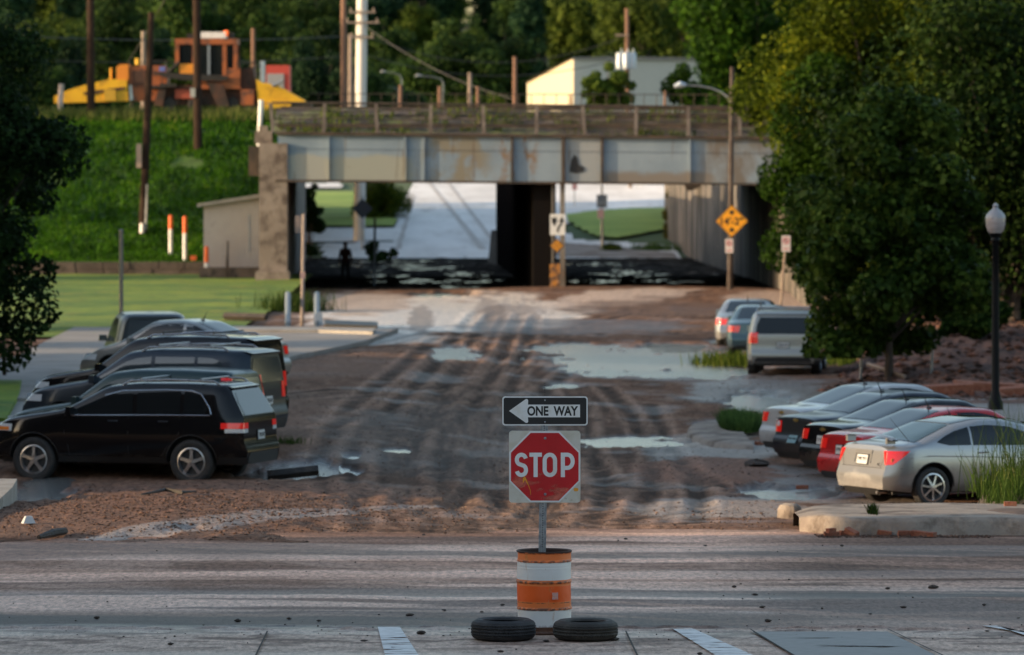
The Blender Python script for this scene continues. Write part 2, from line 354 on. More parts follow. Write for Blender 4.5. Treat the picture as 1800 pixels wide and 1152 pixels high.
    c = c*(1-.42*np.clip(rut*(.3+1.4*sst(.35, .65, fbm(x*.35+2, y*.15, 3))), 0, 1)*(1-gl))[:, None]*(1+.45*np.clip(rdg, 0, 1))[:, None]
    c = c*np.array([1.14, 1.02, .92])[None]*(.82+.36*fbm(x*9, y*4, 4))[:, None]
    n0 = len(ys); idx = np.arange(n0*nx).reshape(n0, nx)
    f = np.stack([idx[:-1, :-1], idx[:-1, 1:], idx[1:, 1:], idx[1:, :-1]], -1).reshape(-1, 4)
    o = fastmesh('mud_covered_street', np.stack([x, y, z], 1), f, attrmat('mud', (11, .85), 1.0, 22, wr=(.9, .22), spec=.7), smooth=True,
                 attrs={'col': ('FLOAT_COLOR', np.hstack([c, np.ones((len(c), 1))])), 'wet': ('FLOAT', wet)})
    tag(o, kind='structure')
make_mud()
def zg(x, y):
    z = mud_height(np.array([float(x)]), np.array([float(y)]))[0]; return float(z[0]) if y > 66 else 0.0
# puddles: one level sheet of water each; the shore is where the mud rises out of it
WATER = mat('puddle_water', (.17, .165, .155), .2, spec=1.0, bump=.8, bscale=8, stretch=(1, .35, 1))
for i, (cx, cy, rx, ry) in enumerate(PUDS):
    c = GB(cx, cy); ex = rx*1.7*c.y/F; ey = (GB(cx, cy-ry*1.6).y-GB(cx, cy+ry*1.6).y)/2
    m = MB(); n = 40; z = c.z-.045
    ring = [(c.x+ex*math.cos(2*math.pi*k/n), c.y+ey*math.sin(2*math.pi*k/n)) for k in range(n)]
    # water follows the slow fall of the street so that it never floats
    m.add([(x, y, base1(x, y)-.045) for x, y in ring]+[(c.x, c.y, base1(c.x, c.y)-.045)], [(k, (k+1) % n, n) for k in range(n)])
    o = m.build('puddle', WATER, smooth=True); o['kind'] = 'structure'
# ---- cross street in the foreground
def make_cross():
    ys = np.arange(42, 71, .045); nx = 420; xs = np.linspace(-16, 16, nx)
    X, Y = np.meshgrid(xs, ys); x, y = X.ravel(), Y.ravel(); px, py = px_of(x, y, 0*x)
    yy = y-.004*x+1.6*(vn(x*.10, y*.12)-.5)+.30*(vn(x*.6, y*.5)-.5)+.0035*x*x*np.clip((66-y)/12, 0, 1)*(.6+fbm(x*.05, y*.1)); yc = np.hypot(x-9, (y-92)*1.0)*1.0; yb = np.hypot(x+14, y-30)
    s1 = vn(x*.045, yy*.55)*.6+vn(x*.11+3, yy*1.25)*.4; s2 = vn(x*.07+7, yy*.95+9)*.6+vn(x*.2+5, yy*2.1)*.4; s3 = vn(x*.04+2, yy*.33+4); s1 = .5+(s1-.5)*1.25; s2 = .5+(s2-.5)*1.25; f = fbm(x*5, y*5, 4)
    c = np.tile(np.array([.24, .205, .185]), (len(x), 1))
    c = mixc(c, (.095, .080, .074), sst(.44, .56, s1)*.9); c = mixc(c, (.42, .355, .32), sst(.50, .64, s2)*.65)
    c = mixc(c, (.58, .49, .44), sst(935, 985, py+95*(vn(x*.16+4, y*.16)-.5))*(1-sst(1000, 1030, py))*sst(.40, .60, s1+.15*(s2-.5))*.75)
    c = mixc(c, (.062, .053, .049), sst(.50, .64, s3+.3*(s2-.5))*.6)
    pe = py+95*(vn(x*.16+4, y*.16)-.5)+45*(vn(x*.5, y*.5+3)-.5)+5*(x-1)
    c = mixc(c, (.15, .100, .078), (1-sst(915, 1000, pe))*.75*np.clip(1.6-px/1100, 0.2, 1))
    c = mixc(c, (.20, .145, .115), sst(.48, .6, s2)*(1-sst(930, 965, py))*.5)
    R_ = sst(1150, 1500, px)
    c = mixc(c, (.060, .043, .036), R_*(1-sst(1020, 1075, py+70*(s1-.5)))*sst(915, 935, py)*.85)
    band = sst(1070, 1083, py+14*(s1-.5))*(1-sst(1098, 1108, py+10*(s1-.5)))
    c = mixc(c, (.045, .042, .041), band*(1-.75*R_)*.9)
    c = mixc(c, (.19, .19, .195), sst(1020, 1050, py)*(1-sst(1075, 1085, py))*.35)
    nearc = sst(1102, 1110, py+8*(s1-.5)); c = mixc(c, (.30, .285, .265), nearc*.85)
    db = sst(.50, .60, fbm(x*1.3, y*2.4, 6, .62)); c = mixc(c, (.075, .055, .045), db*nearc*.85*(1-sst(1120, 1150, py)*.7))
    c = mixc(c, (.5, .5, .5), np.exp(-((py-1078)/9)**2)*sst(1250, 1320, px)*(1-sst(1640, 1720, px))*sst(.4, .6, s2)*.6)
    c = mixc(c, (.075, .052, .042), sst(.53, .63, fbm(yc*.8, x*.05, 2))*.55*sst(1100, 1000, py)*1.0*(px > 300)); c = mixc(c, (.30, .235, .20), sst(.55, .65, fbm(yb*1.1+3, x*.06, 2))*.5*(py < 1100)); c = mixc(c, (.10, .066, .05), sst(.50, .66, fbm(x*.5+5, y*.8, 5))*.5*(py < 1100))
    c = mixc(c, (.46, .385, .345), sst(935, 985, pe)*(1-sst(1000, 1035, py))*sst(.42, .58, .5*s1+.5*s2)*(1-.7*R_)*.8)
    c = mixc(c, (.45, .40, .37), sst(1005, 1020, py)*(1-sst(1070, 1080, py))*sst(.52, .62, s2)*.7)
    c = mixc(c, (.030, .026, .025), band*(1-.6*R_)*(1-.55*sst(600, 1000, px))*.9)
    c = mixc(c, (.035, .028, .024), sst(.56, .62, fbm(x*.25+1, y*1.3, 3))*sst(1015, 1030, py)*(1-sst(1050, 1062, py))*R_*.8)
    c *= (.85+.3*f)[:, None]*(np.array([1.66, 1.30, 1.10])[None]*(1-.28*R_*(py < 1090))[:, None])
    wet = np.clip(.05+.25*band+.5*sst(.5, .62, s3)+.35*sst(1030, 1060, py), 0, 1)*.8
    z = .010*(fbm(x*1.5, y*3, 4)-.5)+.03*np.exp(-((py-1105)/6)**2)*sst(.5, .8, fbm(x*1.6, y*6, 4))
    z += base(x, y)-.006
    idx = np.arange(len(ys)*nx).reshape(len(ys), nx)
    fc = np.stack([idx[:-1, :-1], idx[:-1, 1:], idx[1:, 1:], idx[1:, :-1]], -1).reshape(-1, 4)
    o = fastmesh('cross_street', np.stack([x, y, z], 1), fc, attrmat('road_surface', (15, .60), .5, 40, stretch=(1, .28, 1), wr=(.8, .3)), smooth=True,
                 attrs={'col': ('FLOAT_COLOR', np.hstack([c, np.ones((len(c), 1))])), 'wet': ('FLOAT', wet)})
    tag(o, kind='structure')
make_cross()
# crosswalk bars, worn
def patch(name, pts, z, m, kind='structure', lift=0.0, th=0.0):
    b = MB(); vs = [G(px, py, z) for px, py in pts]; vs = [Vector((v.x, v.y, z+lift)) for v in vs]; n = len(vs)
    if th: b.add(vs+[v-Vector((0, 0, th)) for v in vs], [tuple(range(n)), tuple(range(2*n-1, n-1, -1))]+[(i, (i+1) % n, n+(i+1) % n, n+i) for i in range(n)])
    else: b.add(vs, [tuple(range(n))])
    o = b.build(name, m)
    if kind: o['kind'] = kind
    return o
def cutmat(name, col, lo, hi, scale, rough=.6):
    m = mat(name, col, rough, noise=(6, tuple(c*.75 for c in col), .4, .7)); n = m.node_tree
    t = n.nodes.new('ShaderNodeTexNoise'); t.inputs['Scale'].default_value = scale; t.inputs['Detail'].default_value = 8
    tc = n.nodes.new('ShaderNodeTexCoord'); mp = n.nodes.new('ShaderNodeMapping'); mp.inputs['Scale'].default_value = (.5, 1.6, 1); n.links.new(tc.outputs['Object'], mp.inputs[0]); n.links.new(mp.outputs[0], t.inputs['Vector'])
    r = n.nodes.new('ShaderNodeValToRGB'); r.color_ramp.elements[0].position = lo; r.color_ramp.elements[1].position = hi; n.links.new(t.outputs['Fac'], r.inputs[0])
    n.links.new(r.outputs[0], n.nodes['Principled BSDF'].inputs['Alpha']); return m
PAINT = cutmat('worn_road_paint', (.68, .68, .67), .36, .46, 4)
for q in ([(664, 1104), (703, 1104), (750, 1175), (682, 1175)], [(1180, 1106), (1216, 1106), (1372, 1175), (1292, 1175)], [(1727, 1102), (1752, 1102), (1850, 1135), (1850, 1122)]):
    patch('crosswalk_stripe', q, 0, PAINT, lift=.012)
SLABD = cutmat('dark_asphalt_patch', (.17, .165, .165), .28, .40, 2, .5)
patch('asphalt_patch', [(1322, 1112), (1560, 1112), (1690, 1175), (1432, 1175)], 0, SLABD, lift=.010)
SEAM = mat('joint', (.04, .035, .03), .9)
for a, b_ in (((1318, 1108), (1430, 1175)), ((1100, 1112), (1130, 1175)), ((470, 1112), (440, 1175)), ((1560, 1108), (1700, 1175))):
    patch('slab_joint', [(a[0]-1.5, a[1]), (a[0]+1.5, a[1]), (b_[0]+2, b_[1]), (b_[0]-2, b_[1])], 0, SEAM, lift=.016)
# big ground sheet below everything, to the horizon
def sheet(name, fn, x0, x1, y0, y1, nx, ny, m, kind='structure', mask=None):
    xs = np.linspace(x0, x1, nx); ys = np.linspace(y0, y1, ny); X, Y = np.meshgrid(xs, ys); x, y = X.ravel(), Y.ravel(); z = fn(x, y)
    idx = np.arange(nx*ny).reshape(ny, nx); f = np.stack([idx[:-1, :-1], idx[:-1, 1:], idx[1:, 1:], idx[1:, :-1]], -1).reshape(-1, 4)
    if mask is not None:
        cx = x[f].mean(1); cy = y[f].mean(1); f = f[mask(cx, cy)]
    o = fastmesh(name, np.stack([x, y, z], 1), f, m, smooth=True)
    if kind: o['kind'] = kind
    return o
GRASS = mat('grass', (.035, .085, .010), .9, noise=(.35, (.075, .14, .012), .35, .65), wear=[(2.2, (.022, .045, .010), .48, .68), (1.1, (.10, .085, .04), .62, .74)], bump=1, bscale=14, coords='Generated' if False else 'Object')
LAWN = mat('lawn', (.045, .12, .004), .9, noise=(.25, (.17, .24, .008), .40, .64), wear=[(1.3, (.26, .23, .012), .54, .68), (5, (.03, .07, .008), .5, .7)], bump=1, bscale=18, stretch=(.5, 1, 1))
LAWNB = mat('far_lawn', (.16, .26, .03), .9, noise=(.2, (.27, .36, .06), .4, .65), bump=1, bscale=10)
DIRT = mat('dirt', (.07, .05, .035), .95, noise=(.2, (.11, .08, .05), .4, .6))
sheet('ground', lambda x, y: -1.6+0*x, -1500, 1500, -200, 3000, 12, 12, DIRT)
FARC = mat('far_concrete', (.80, .77, .74), .75, noise=(.25, (.62, .59, .56), .4, .62), wear=[(.6, (.46, .42, .38), .56, .72)], stretch=(1, .22, 1))
# ---- left side flats: lawn, driveway, sidewalk
def flat(name, px_poly, z, m, th=.06): 
    o = patch(name, px_poly, z, m, th=th); return o
SIDEW = mat('driveway_concrete', (.21, .195, .18), .8, noise=(.5, (.27, .25, .23), .4, .65), wear=[(.8, (.15, .12, .10), .55, .72)], bump=.3, bscale=20)
def lawn_h(x, y): return .10+.012*np.maximum(y-168, 0)+.10*(fbm(x*.5, y*.5, 3)-.5)
sheet('lawn', lawn_h, -45, -8.2, 120, 206, 120, 160, LAWN, mask=lambda x, y: (y > 143) | (x < -14.2-.06*(y-120)))
flat('driveway', [(130, 575), (700, 577), (640, 600), (350, 660), (330, 700), (0, 700), (-60, 640), (30, 625)], .13, SIDEW, .25)
flat('sidewalk', [(-200, 700), (335, 700), (330, 745), (-200, 745)], .06, SIDEW, .3)
flat('grass_verge', [(-150, 668), (38, 668), (34, 690), (10, 735), (-150, 735)], .16, LAWN, .3)
flat('kerb_slab', [(-120, 840), (30, 842), (22, 856), (-40, 915), (-120, 915)], .02, CONC, .35)
CURB = mat('curb_stone', (.33, .31, .28), .85, noise=(2, (.24, .22, .20), .4, .7), bump=.4)
flat('kerb', [(330, 572), (575, 575), (660, 577), (655, 583), (560, 580), (330, 580)], .22, CURB, .35)
flat('kerb', [(570, 562), (664, 566), (664, 573), (570, 570)], .16, mat('wet_dark_kerb', (.03, .026, .022), .5), .30)
# ---- right side: kerb island, sidewalks, torn brick bank
def terr(name, fn_pts, m): pass
def curb_island():
    b = MB()
    # top slab with rounded nose, sloping battered face toward the cross street
    outer = [(1372, 925), (1350, 908), (1372, 888), (1400, 877), (1500, 873), (1900, 876)]
    top = []; n = 60
    rows = []
    for k in range(n+1):
        t = k/n; x = 4.05+t*9.5
        y0 = 67.8-.30*t-2.0*0; nose = max(0, 1-(x-4.05)/.9)
        yf = 69.0+1.3*nose**2; yb = 72.8-1.0*nose**2
        w1 = .03*math.sin(x*3.1)+.02*math.sin(x*7.7); hz = .13*min(1, (x-4.0)/.4)**.5+.010*math.sin(x*2.3)
        rows.append([Vector((x, yf-.16+w1, -.45)), Vector((x, yf+w1, hz*.45)), Vector((x, yf+.05+w1, hz*.93)), Vector((x, yf+.11+w1, hz)), Vector((x, yf+1.2, hz-.02)), Vector((x, yb, hz-.06)), Vector((x, yb+.12, -.7))])
    b.grid(rows)
    o = b.build('kerb_island', CURBW, smooth=True, ang=50); o['kind'] = 'structure'
CURBW = mat('sunlit_kerb_concrete', (.30, .255, .21), .9, noise=(1.8, (.21, .17, .14), .40, .66), wear=[(1.2, (.09, .065, .05), .50, .64), (20, (.2, .16, .13), .6, .75)], bump=1.0, bscale=14)
curb_island()
MUDT = mat('dried_mud', (.085, .055, .042), .9, noise=(2, (.14, .10, .08), .4, .7), bump=1, bscale=10)
def mudtop(x, y): return .118+.04*(fbm(x*2, y*2, 3)-.5)-.13*np.clip(np.abs(y-70.6)/1.4, 0, 1.4)**3-.12*(1-sst(5.6, 7.2, x))
sheet('mud_film', mudtop, 5.2, 14, 69.5, 72.6, 80, 30, MUDT)
b = MB()
for k in range(2):
    pass
# planter verge holding the long grass beside the coupe
sheet('planting_strip', lambda x, y: .02+.12*np.exp(-((x-8.6)/2.2)**2)+.08*(fbm(x*2, y*2, 3)-.5)-.6*(1-sst(7.0, 7.5, x)), 6.9, 14, 72.7, 77.5, 60, 50, mat('planting_soil', (.045, .035, .025), .95, bump=1, bscale=15))
# nose island by the far grass clump
b = MB(); rows = []
for k in range(25):
    t = k/24; a = math.pi*(.5+t)
    c0 = GB(1312, 778)
    rows.append([Vector((c0.x+(.95*r_)*math.cos(a)*1.15, c0.y+5.2*r_*math.sin(a)+2.2, c0.z+h_)) for r_, h_ in ((1.06, -.1), (1, .09), (.86, .13), (.1, .14))])
b.grid(rows); o = b.build('kerb_nose', CURBW, smooth=True, ang=60); o['kind'] = 'structure'
# torn ground, sidewalk and brick bank on the right beyond the row of cars
def bank_h(x, y):
    e = np.interp(x-.085*(y-105), [6.0, 7.5, 9, 30], [-.6, -.25, -.1, -.05])
    r = sst(122, 134, y+2*(fbm(x*.5, y*.2)-.5))*.75*sst(8.6, 11, x)
    return e+r+.42*(fbm(x*1.3, y*.8, 5, .65)-.5)*sst(108, 114, y)
REDSOIL = mat('red_torn_soil', (.10, .05, .036), .95, noise=(1.0, (.17, .085, .06), .4, .62), wear=[(3, (.03, .02, .017), .5, .62), (6, (.30, .13, .09), .62, .7)], bump=1, bscale=6)
sheet('torn_soil_bank', bank_h, 6.5, 30, 107, 175, 240, 380, REDSOIL)
sheet('far_sidewalk', lambda x, y: -.10+0*x, 7.9, 16, 99.5, 109.5, 8, 20, SIDEW)
# ------------------------------------------------------------------ embankment, underpass, bridge
SK = -0.032                                    # the street leans a little to the left as it runs away
def emb_h(x, y):
    up = sst(207, 228, y); h = .85+6.45*up*(1-.12*(1-up))
    return h+.45*(fbm(x*.25, y*.2, 4)-.5)*np.sin(np.clip(up, 0, 1)*math.pi)+.12*(fbm(x*1.3, y*1.3, 3)-.5)
sheet('embankment', emb_h, -60, -9.7, 205.6, 262, 300, 260, GRASS)
sheet('embankment', lambda x, y: emb_h(x, y)*sst(9.5, 13.5, x-.15*0), 10.9, 60, 203, 262, 120, 120, GRASS)
sheet('rail_yard', lambda x, y: 7.0-.0*x, -120, -9.7, 261, 330, 10, 10, DIRT); sheet('rail_yard', lambda x, y: 6.6-.0*x, 8.5, 120, 261, 330, 10, 10, DIRT)
# retaining wall of old blocks at the foot of the bank
OLDST = mat('old_stone', (.075, .055, .045), .95, noise=(1.5, (.14, .105, .085), .4, .65), wear=[(3, (.03, .025, .02), .5, .65)], bump=1, bscale=6)
b = MB()
for r in range(3):
    x = -22.5-.3*r
    while x < -9.9:
        w_ = random.uniform(.8, 1.3); b.box((x+w_/2, 205.2+random.uniform(-.03, .03), .30+.30*r), (w_-.03, .6, .285)); x += w_
o = b.build('retaining_wall', OLDST); tag(o, 'low old block retaining wall at the foot of the grassy bank', 'wall')
# underpass floor
def uf(x, y): return .045+.26*(fbm(x*1.1, y*.42, 7, .72)-.5)
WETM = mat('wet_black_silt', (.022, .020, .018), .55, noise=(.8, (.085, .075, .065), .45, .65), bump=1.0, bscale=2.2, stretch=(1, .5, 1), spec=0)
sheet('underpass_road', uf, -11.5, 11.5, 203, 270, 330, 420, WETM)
WATERB = mat('black_water', (.012, .012, .012), .18, spec=.6, bump=1.0, bscale=5, stretch=(1, .4, 1))
for (px, py, rx, ry) in ((770, 496, 110, 4), (720, 472, 90, 6), (820, 484, 50, 4), (700, 461, 90, 3), (1060, 466, 60, 3), (1110, 482, 70, 6), (1180, 496, 60, 3), (600, 468, 40, 4), (680, 486, 40, 3), (800, 506, 40, 2), (1040, 496, 50, 4), (1250, 480, 40, 3)):
    c = G(px, py, .02); n = 36; m = MB(); ex = rx*c.y/F; ey = (G(px, py-ry, .02).y-G(px, py+ry, .02).y)/2
    ring = [(c.x+ex*math.cos(2*math.pi*k/n)*(1+.25*math.sin(3*k*.5+px)), c.y+ey*math.sin(2*math.pi*k/n)*(1+.3*math.sin(k+px)), .046) for k in range(n)]
    m.add(ring+[(c.x, c.y, .046)], [(k, (k+1) % n, n) for k in range(n)]); o = m.build('puddle', WATERB); o['kind'] = 'structure'
# bridge
GIRD = bpy.data.materials.new('girder_paint')
def girder_mat():
    m = GIRD; m.use_nodes = True; n = m.node_tree; b = n.nodes['Principled BSDF']; b.inputs['Roughness'].default_value = .6
    tc = n.nodes.new('ShaderNodeTexCoord')
    def noise(sc, st, det=6):
        mp = n.nodes.new('ShaderNodeMapping'); mp.inputs['Scale'].default_value = st; n.links.new(tc.outputs['Object'], mp.inputs[0])
        t = n.nodes.new('ShaderNodeTexNoise'); t.inputs['Scale'].default_value = sc; t.inputs['Detail'].default_value = det; t.inputs['Roughness'].default_value = .6; n.links.new(mp.outputs[0], t.inputs['Vector']); return t.outputs['Fac']
    def ramp(f, lo, hi):
        r = n.nodes.new('ShaderNodeValToRGB'); r.color_ramp.elements[0].position = lo; r.color_ramp.elements[1].position = hi; n.links.new(f, r.inputs[0]); return r.outputs[0]
    def mix(fac, a, c):
        x = n.nodes.new('ShaderNodeMix'); x.data_type = 'RGBA'; n.links.new(fac, x.inputs[0])
        if isinstance(a, tuple): x.inputs[6].default_value = (*a, 1)
        else: n.links.new(a, x.inputs[6])
        if isinstance(c, tuple): x.inputs[7].default_value = (*c, 1)
        else: n.links.new(c, x.inputs[7])
        return x.outputs[2]
    sep = n.nodes.new('ShaderNodeSeparateXYZ'); n.links.new(tc.outputs['Object'], sep.inputs[0])
    def band(out, a, b_, soft):
        r1 = n.nodes.new('ShaderNodeMapRange'); r1.interpolation_type = 'SMOOTHSTEP'; r1.inputs[1].default_value = a-soft; r1.inputs[2].default_value = a+soft; n.links.new(out, r1.inputs[0])
        r2 = n.nodes.new('ShaderNodeMapRange'); r2.interpolation_type = 'SMOOTHSTEP'; r2.inputs[1].default_value = b_-soft; r2.inputs[2].default_value = b_+soft; r2.inputs[3].default_value = 1; r2.inputs[4].default_value = 0; n.links.new(out, r2.inputs[0])
        mu = n.nodes.new('ShaderNodeMath'); mu.operation = 'MULTIPLY'; n.links.new(r1.outputs[0], mu.inputs[0]); n.links.new(r2.outputs[0], mu.inputs[1]); return mu.outputs[0]
    def mul(a, c):
        mu = n.nodes.new('ShaderNodeMath'); mu.operation = 'MULTIPLY'; n.links.new(a, mu.inputs[0]); n.links.new(c, mu.inputs[1]); return mu.outputs[0]
    wob = noise(.7, (1, 1, 1)); ad = n.nodes.new('ShaderNodeMath'); ad.operation = 'MULTIPLY_ADD'; ad.inputs[1].default_value = 1.6; n.links.new(wob, ad.inputs[0]); n.links.new(sep.outputs[0], ad.inputs[2]); xw = ad.outputs[0]
    az = n.nodes.new('ShaderNodeMath'); az.operation = 'MULTIPLY_ADD'; az.inputs[1].default_value = .9; n.links.new(wob, az.inputs[0]); n.links.new(sep.outputs[2], az.inputs[2]); zw = az.outputs[0]
    c = mix(ramp(noise(.5, (1, 1, 1)), .4, .6), (.15, .20, .25), (.205, .26, .31))
    c = mix(mul(band(xw, -7.0, -3.2, .25), band(zw, 3, 5.85, .12)), c, (.25, .26, .225))
    c = mix(mul(band(xw, -9.0, -6.4, .3), band(zw, 3, 5.9, .1)), c, (.27, .275, .25))
    c = mix(mul(band(xw, -2.6, -.2, .5), ramp(noise(.9, (1, 1, .7), 9), .44, .52)), c, (.17, .155, .12))
    c = mix(mul(band(xw, .2, 1.7, .3), ramp(noise(1.5, (1, 1, .7)), .5, .62)), c, (.17, .095, .04))
    c = mix(mul(band(xw, 2.9, 4.4, .2), band(zw, 3, 9, .1)), c, (.25, .27, .28))
    c = mix(mul(band(xw, 4.4, 9, .3), band(zw, 3, 5.2, .15)), c, (.17, .15, .13))
    c = mix(mul(band(xw, 8.4, 14, .4), ramp(noise(.8, (1, 1, .6)), .35, .55)), c, (.13, .115, .10))
    c = mix(mul(band(xw, -9.3, -8.2, .12), ramp(noise(1.7, (1, 1, 1), 2), .50, .56)), c, (.045, .16, .34))
    c = mix(ramp(noise(1.4, (2.6, 1, .22), 10), .60, .72), c, (.11, .075, .05))
    c = mix(ramp(noise(7, (1, 1, 1), 8), .66, .75), c, (.10, .06, .04))
    n.links.new(c, b.inputs['Base Color'])
    bp = n.nodes.new('ShaderNodeBump'); bp.inputs['Strength'].default_value = .3; n.links.new(noise(3, (1, 1, 1)), bp.inputs['Height']); n.links.new(bp.outputs[0], b.inputs['Normal'])
girder_mat()
RUSTD = mat('rusty_dark_steel', (.030, .024, .020), .85, noise=(1.5, (.075, .05, .035), .4, .65), bump=.5, bscale=8)
RUSTP = mat('weathered_rail_post', (.10, .08, .07), .85, noise=(2, (.17, .145, .13), .4, .65))
br = thing('railway_bridge', 'pale blue grey steel girder railway bridge with rust patches crossing the street', 'bridge', (0, 199, 0))
X0, X1 = -9.35, 10.9
def gz(x, top):                             # the girder drops slightly to the right
    return (6.30-.0095*(x+9)) if top else (4.41-.0075*(x+9))
b = MB()
b.add([(X0, 0, gz(X0, 0)), (X1, 0, gz(X1, 0)), (X1, 0, gz(X1, 1)), (X0, 0, gz(X0, 1)), (X0, .3, gz(X0, 0)), (X1, .3, gz(X1, 0)), (X1, .3, gz(X1, 1)), (X0, .3, gz(X0, 1))],
      [(0, 1, 2, 3), (4, 7, 6, 5), (0, 4, 5, 1), (3, 2, 6, 7), (0, 3, 7, 4), (1, 5, 6, 2)])
b.build('girder', GIRD, br)
b = MB()
for z0, hh in ((0, .09), (1, .11)):
    b.add([(X0-.1, -.18, gz(X0, z0)-hh/2), (X1, -.18, gz(X1, z0)-hh/2), (X1, -.18, gz(X1, z0)+hh/2), (X0-.1, -.18, gz(X0, z0)+hh/2), (X0-.1, -.003, gz(X0, z0)-hh/2), (X1, -.003, gz(X1, z0)-hh/2), (X1, -.003, gz(X1, z0)+hh/2), (X0-.1, -.003, gz(X0, z0)+hh/2)],
          [(0, 1, 2, 3), (4, 7, 6, 5), (0, 4, 5, 1), (3, 2, 6, 7), (0, 3, 7, 4), (1, 5, 6, 2)])
b.build('girder_flange', RUSTD, br)
for px, wd in ((578, .05), (712, .09), (745, .06), (900, .10), (990, .14), (1058, .10), (1212, .08)):
    x = (px-900)/44.0; b = MB(); b.box((x, -.06, (gz(x, 0)+gz(x, 1))/2), (wd, .11, gz(x, 1)-gz(x, 0)-.12)); b.build('stiffener', GIRD if px not in (900, 990, 1058) else RUSTD, br)
b = MB()                                    # seam line of rivets along the web
for k in range(150):
    x = X0+.1+k*.135; b.box((x, -.008, gz(x, 1)-.62), (.035, .02, .035))
b.build('rivet_row', RUSTD, br)['kind'] = 'stuff'
b = MB(); b.prism([(-.33, -.38), (-.05, -.45), (.25, -.38), (.28, -.22), (.05, -.1), (.0, .18), (-.12, .3), (-.25, .1)], .02, c=((1015-900)/44., -.015, 5.15+.0)); b.build('torn_hole', BLACK, br)
b = MB(); b.box((.7, 13, 5.2), (22.5, 24.8, 1.2)); b.build('deck', RUSTD, br)
b = MB()
for k in range(6): b.box((.7, 2.2+k*4.1, 4.50), (20.0, .35, .16))
b.build('floor_beam', RUSTD, br)
# centre pier, a wall running the depth of the underpass
b = MB(); d = 54; x0, x1 = 0.85, 1.75
b.add([(x0, .5, 0), (x1, .5, 0), (x1, .5, 4.4), (x0, .5, 4.4), (x0-1.66, d, 0), (x1-1.2, d, 0), (x1-1.2, d, 4.4), (x0-1.66, d, 4.4)], [(0, 1, 2, 3), (5, 4, 7, 6), (1, 5, 6, 2), (4, 0, 3, 7)])
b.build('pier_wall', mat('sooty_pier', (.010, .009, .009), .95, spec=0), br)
b = MB(); b.box((2.02, .25, 2.2), (.20, .2, 4.36)); b.box((1.62, .30, 2.2), (.07, .25, 4.36)); b.build('pier_column', mat('pier_column_paint', (.17, .155, .135), .8, noise=(1, (.10, .085, .07), .4, .6), wear=[(2, (.20, .10, .05), .55, .7)]), br)
b = MB(); b.box((-.45, 53.5, .75), (1.6, 1.6, 2.0), taper=.75); b.build('pier_footing', CONCD, br)
# handrail
for k, px in enumerate((478, 570, 662, 757, 850, 943, 1026, 1118, 1210, 1300)):
    x = (px-900)/44.; b = MB(); b.box((x, -.05, gz(x, 1)+.62), (.13, .10, 1.15), M=Matrix.Rotation(R((-4, 2, -2, 1, -2, 1, -4, 1, 0, -2)[k]), 3, 'Y')); b.box((x+.06, .25, gz(x, 1)+.35), (.06, .5, .06), M=Matrix.Rotation(R(45), 3, 'X')); b.build('rail_post', RUSTP, br)
for zz, rr in ((1.22, .045), (.93, .028), (.60, .025), (.33, .02)):
    pts = []
    for k in range(41):
        x = -9.6+k*.5; sag = .03*math.sin(x*1.5+zz*9); pts.append((x, -.02, gz(x, 1)+zz+sag*(zz < 1.2)))
    MB().tube(pts, rr, 6).build('handrail', RUSTD, br)
b = MB()                                    # woven wire on the right half
for k in range(70):
    x = 1.8+k*.13
    for s_ in (1, -1):
        xa = x+s_*.30; b.tube([(x, .02, gz(x, 1)+.12), (xa, .02, gz(xa, 1)+1.2)], .009, 4)
b.build('wire_mesh', RUSTD, br)
# ballast shoulder on the deck
def bal(x, y): return gz(0, 1)-.004+1.05*sst(199.7, 203.5, y)+.14*(fbm(x*1.5, y*1.5, 3)-.5)*sst(199.4, 200.5, y)-.0095*x
BAL = mat('ballast', (.050, .040, .034), .95, noise=(1.2, (.095, .075, .062), .42, .62), wear=[(1.1, (.10, .12, .035), .50, .62), (6, (.04, .03, .025), .5, .62)], bump=1, bscale=10, stretch=(.5, 1, 1))
sheet('track_ballast', bal, -9.6, 12, 199.4, 224.2, 200, 90, BAL)
b = MB()
for yy, zz in ((200.6, 6.62), (202.2, 7.0), (203.7, 7.35)):
    b.box((.8, yy, zz), (20.5, .08, .16))
o = b.build('railway_track', RUSTD); tag(o, 'dark steel rails laid along the top of the bridge', 'railway track')
# left abutment
b = MB(); b.box((-9.53, 199.6, 2.95), (1.12, 1.5, 5.9)); b.box((-9.55, 199.45, .35), (1.35, 1.9, .85)); b.box((-9.95, 199.9, 6.15), (.7, 1.0, .5)); b.box((-9.95, 199.6, 6.5), (.35, .4, .22))
b.add([(-9.6, 200.3, 0), (-9.6, 200.3, 5.9), (-9.6-1.6, 262, 5.9), (-9.6-1.6, 262, 0), (-8.95, 200.3, 0), (-8.95, 200.3, 4.5), (-8.95-1.9, 262, 4.5), (-8.95-1.9, 262, 0)], [(4, 5, 6, 7), (0, 3, 2, 1), (1, 2, 6, 5)])
ABUT = mat('abutment_concrete', (.17, .135, .11), .9, noise=(.8, (.26, .215, .18), .35, .7), wear=[(1.4, (.07, .05, .04), .50, .68)], bump=.9, bscale=6)
o = b.build('bridge_abutment', ABUT); tag(o, 'weathered brown concrete abutment holding the left end of the bridge beside the grey hut', 'abutment')
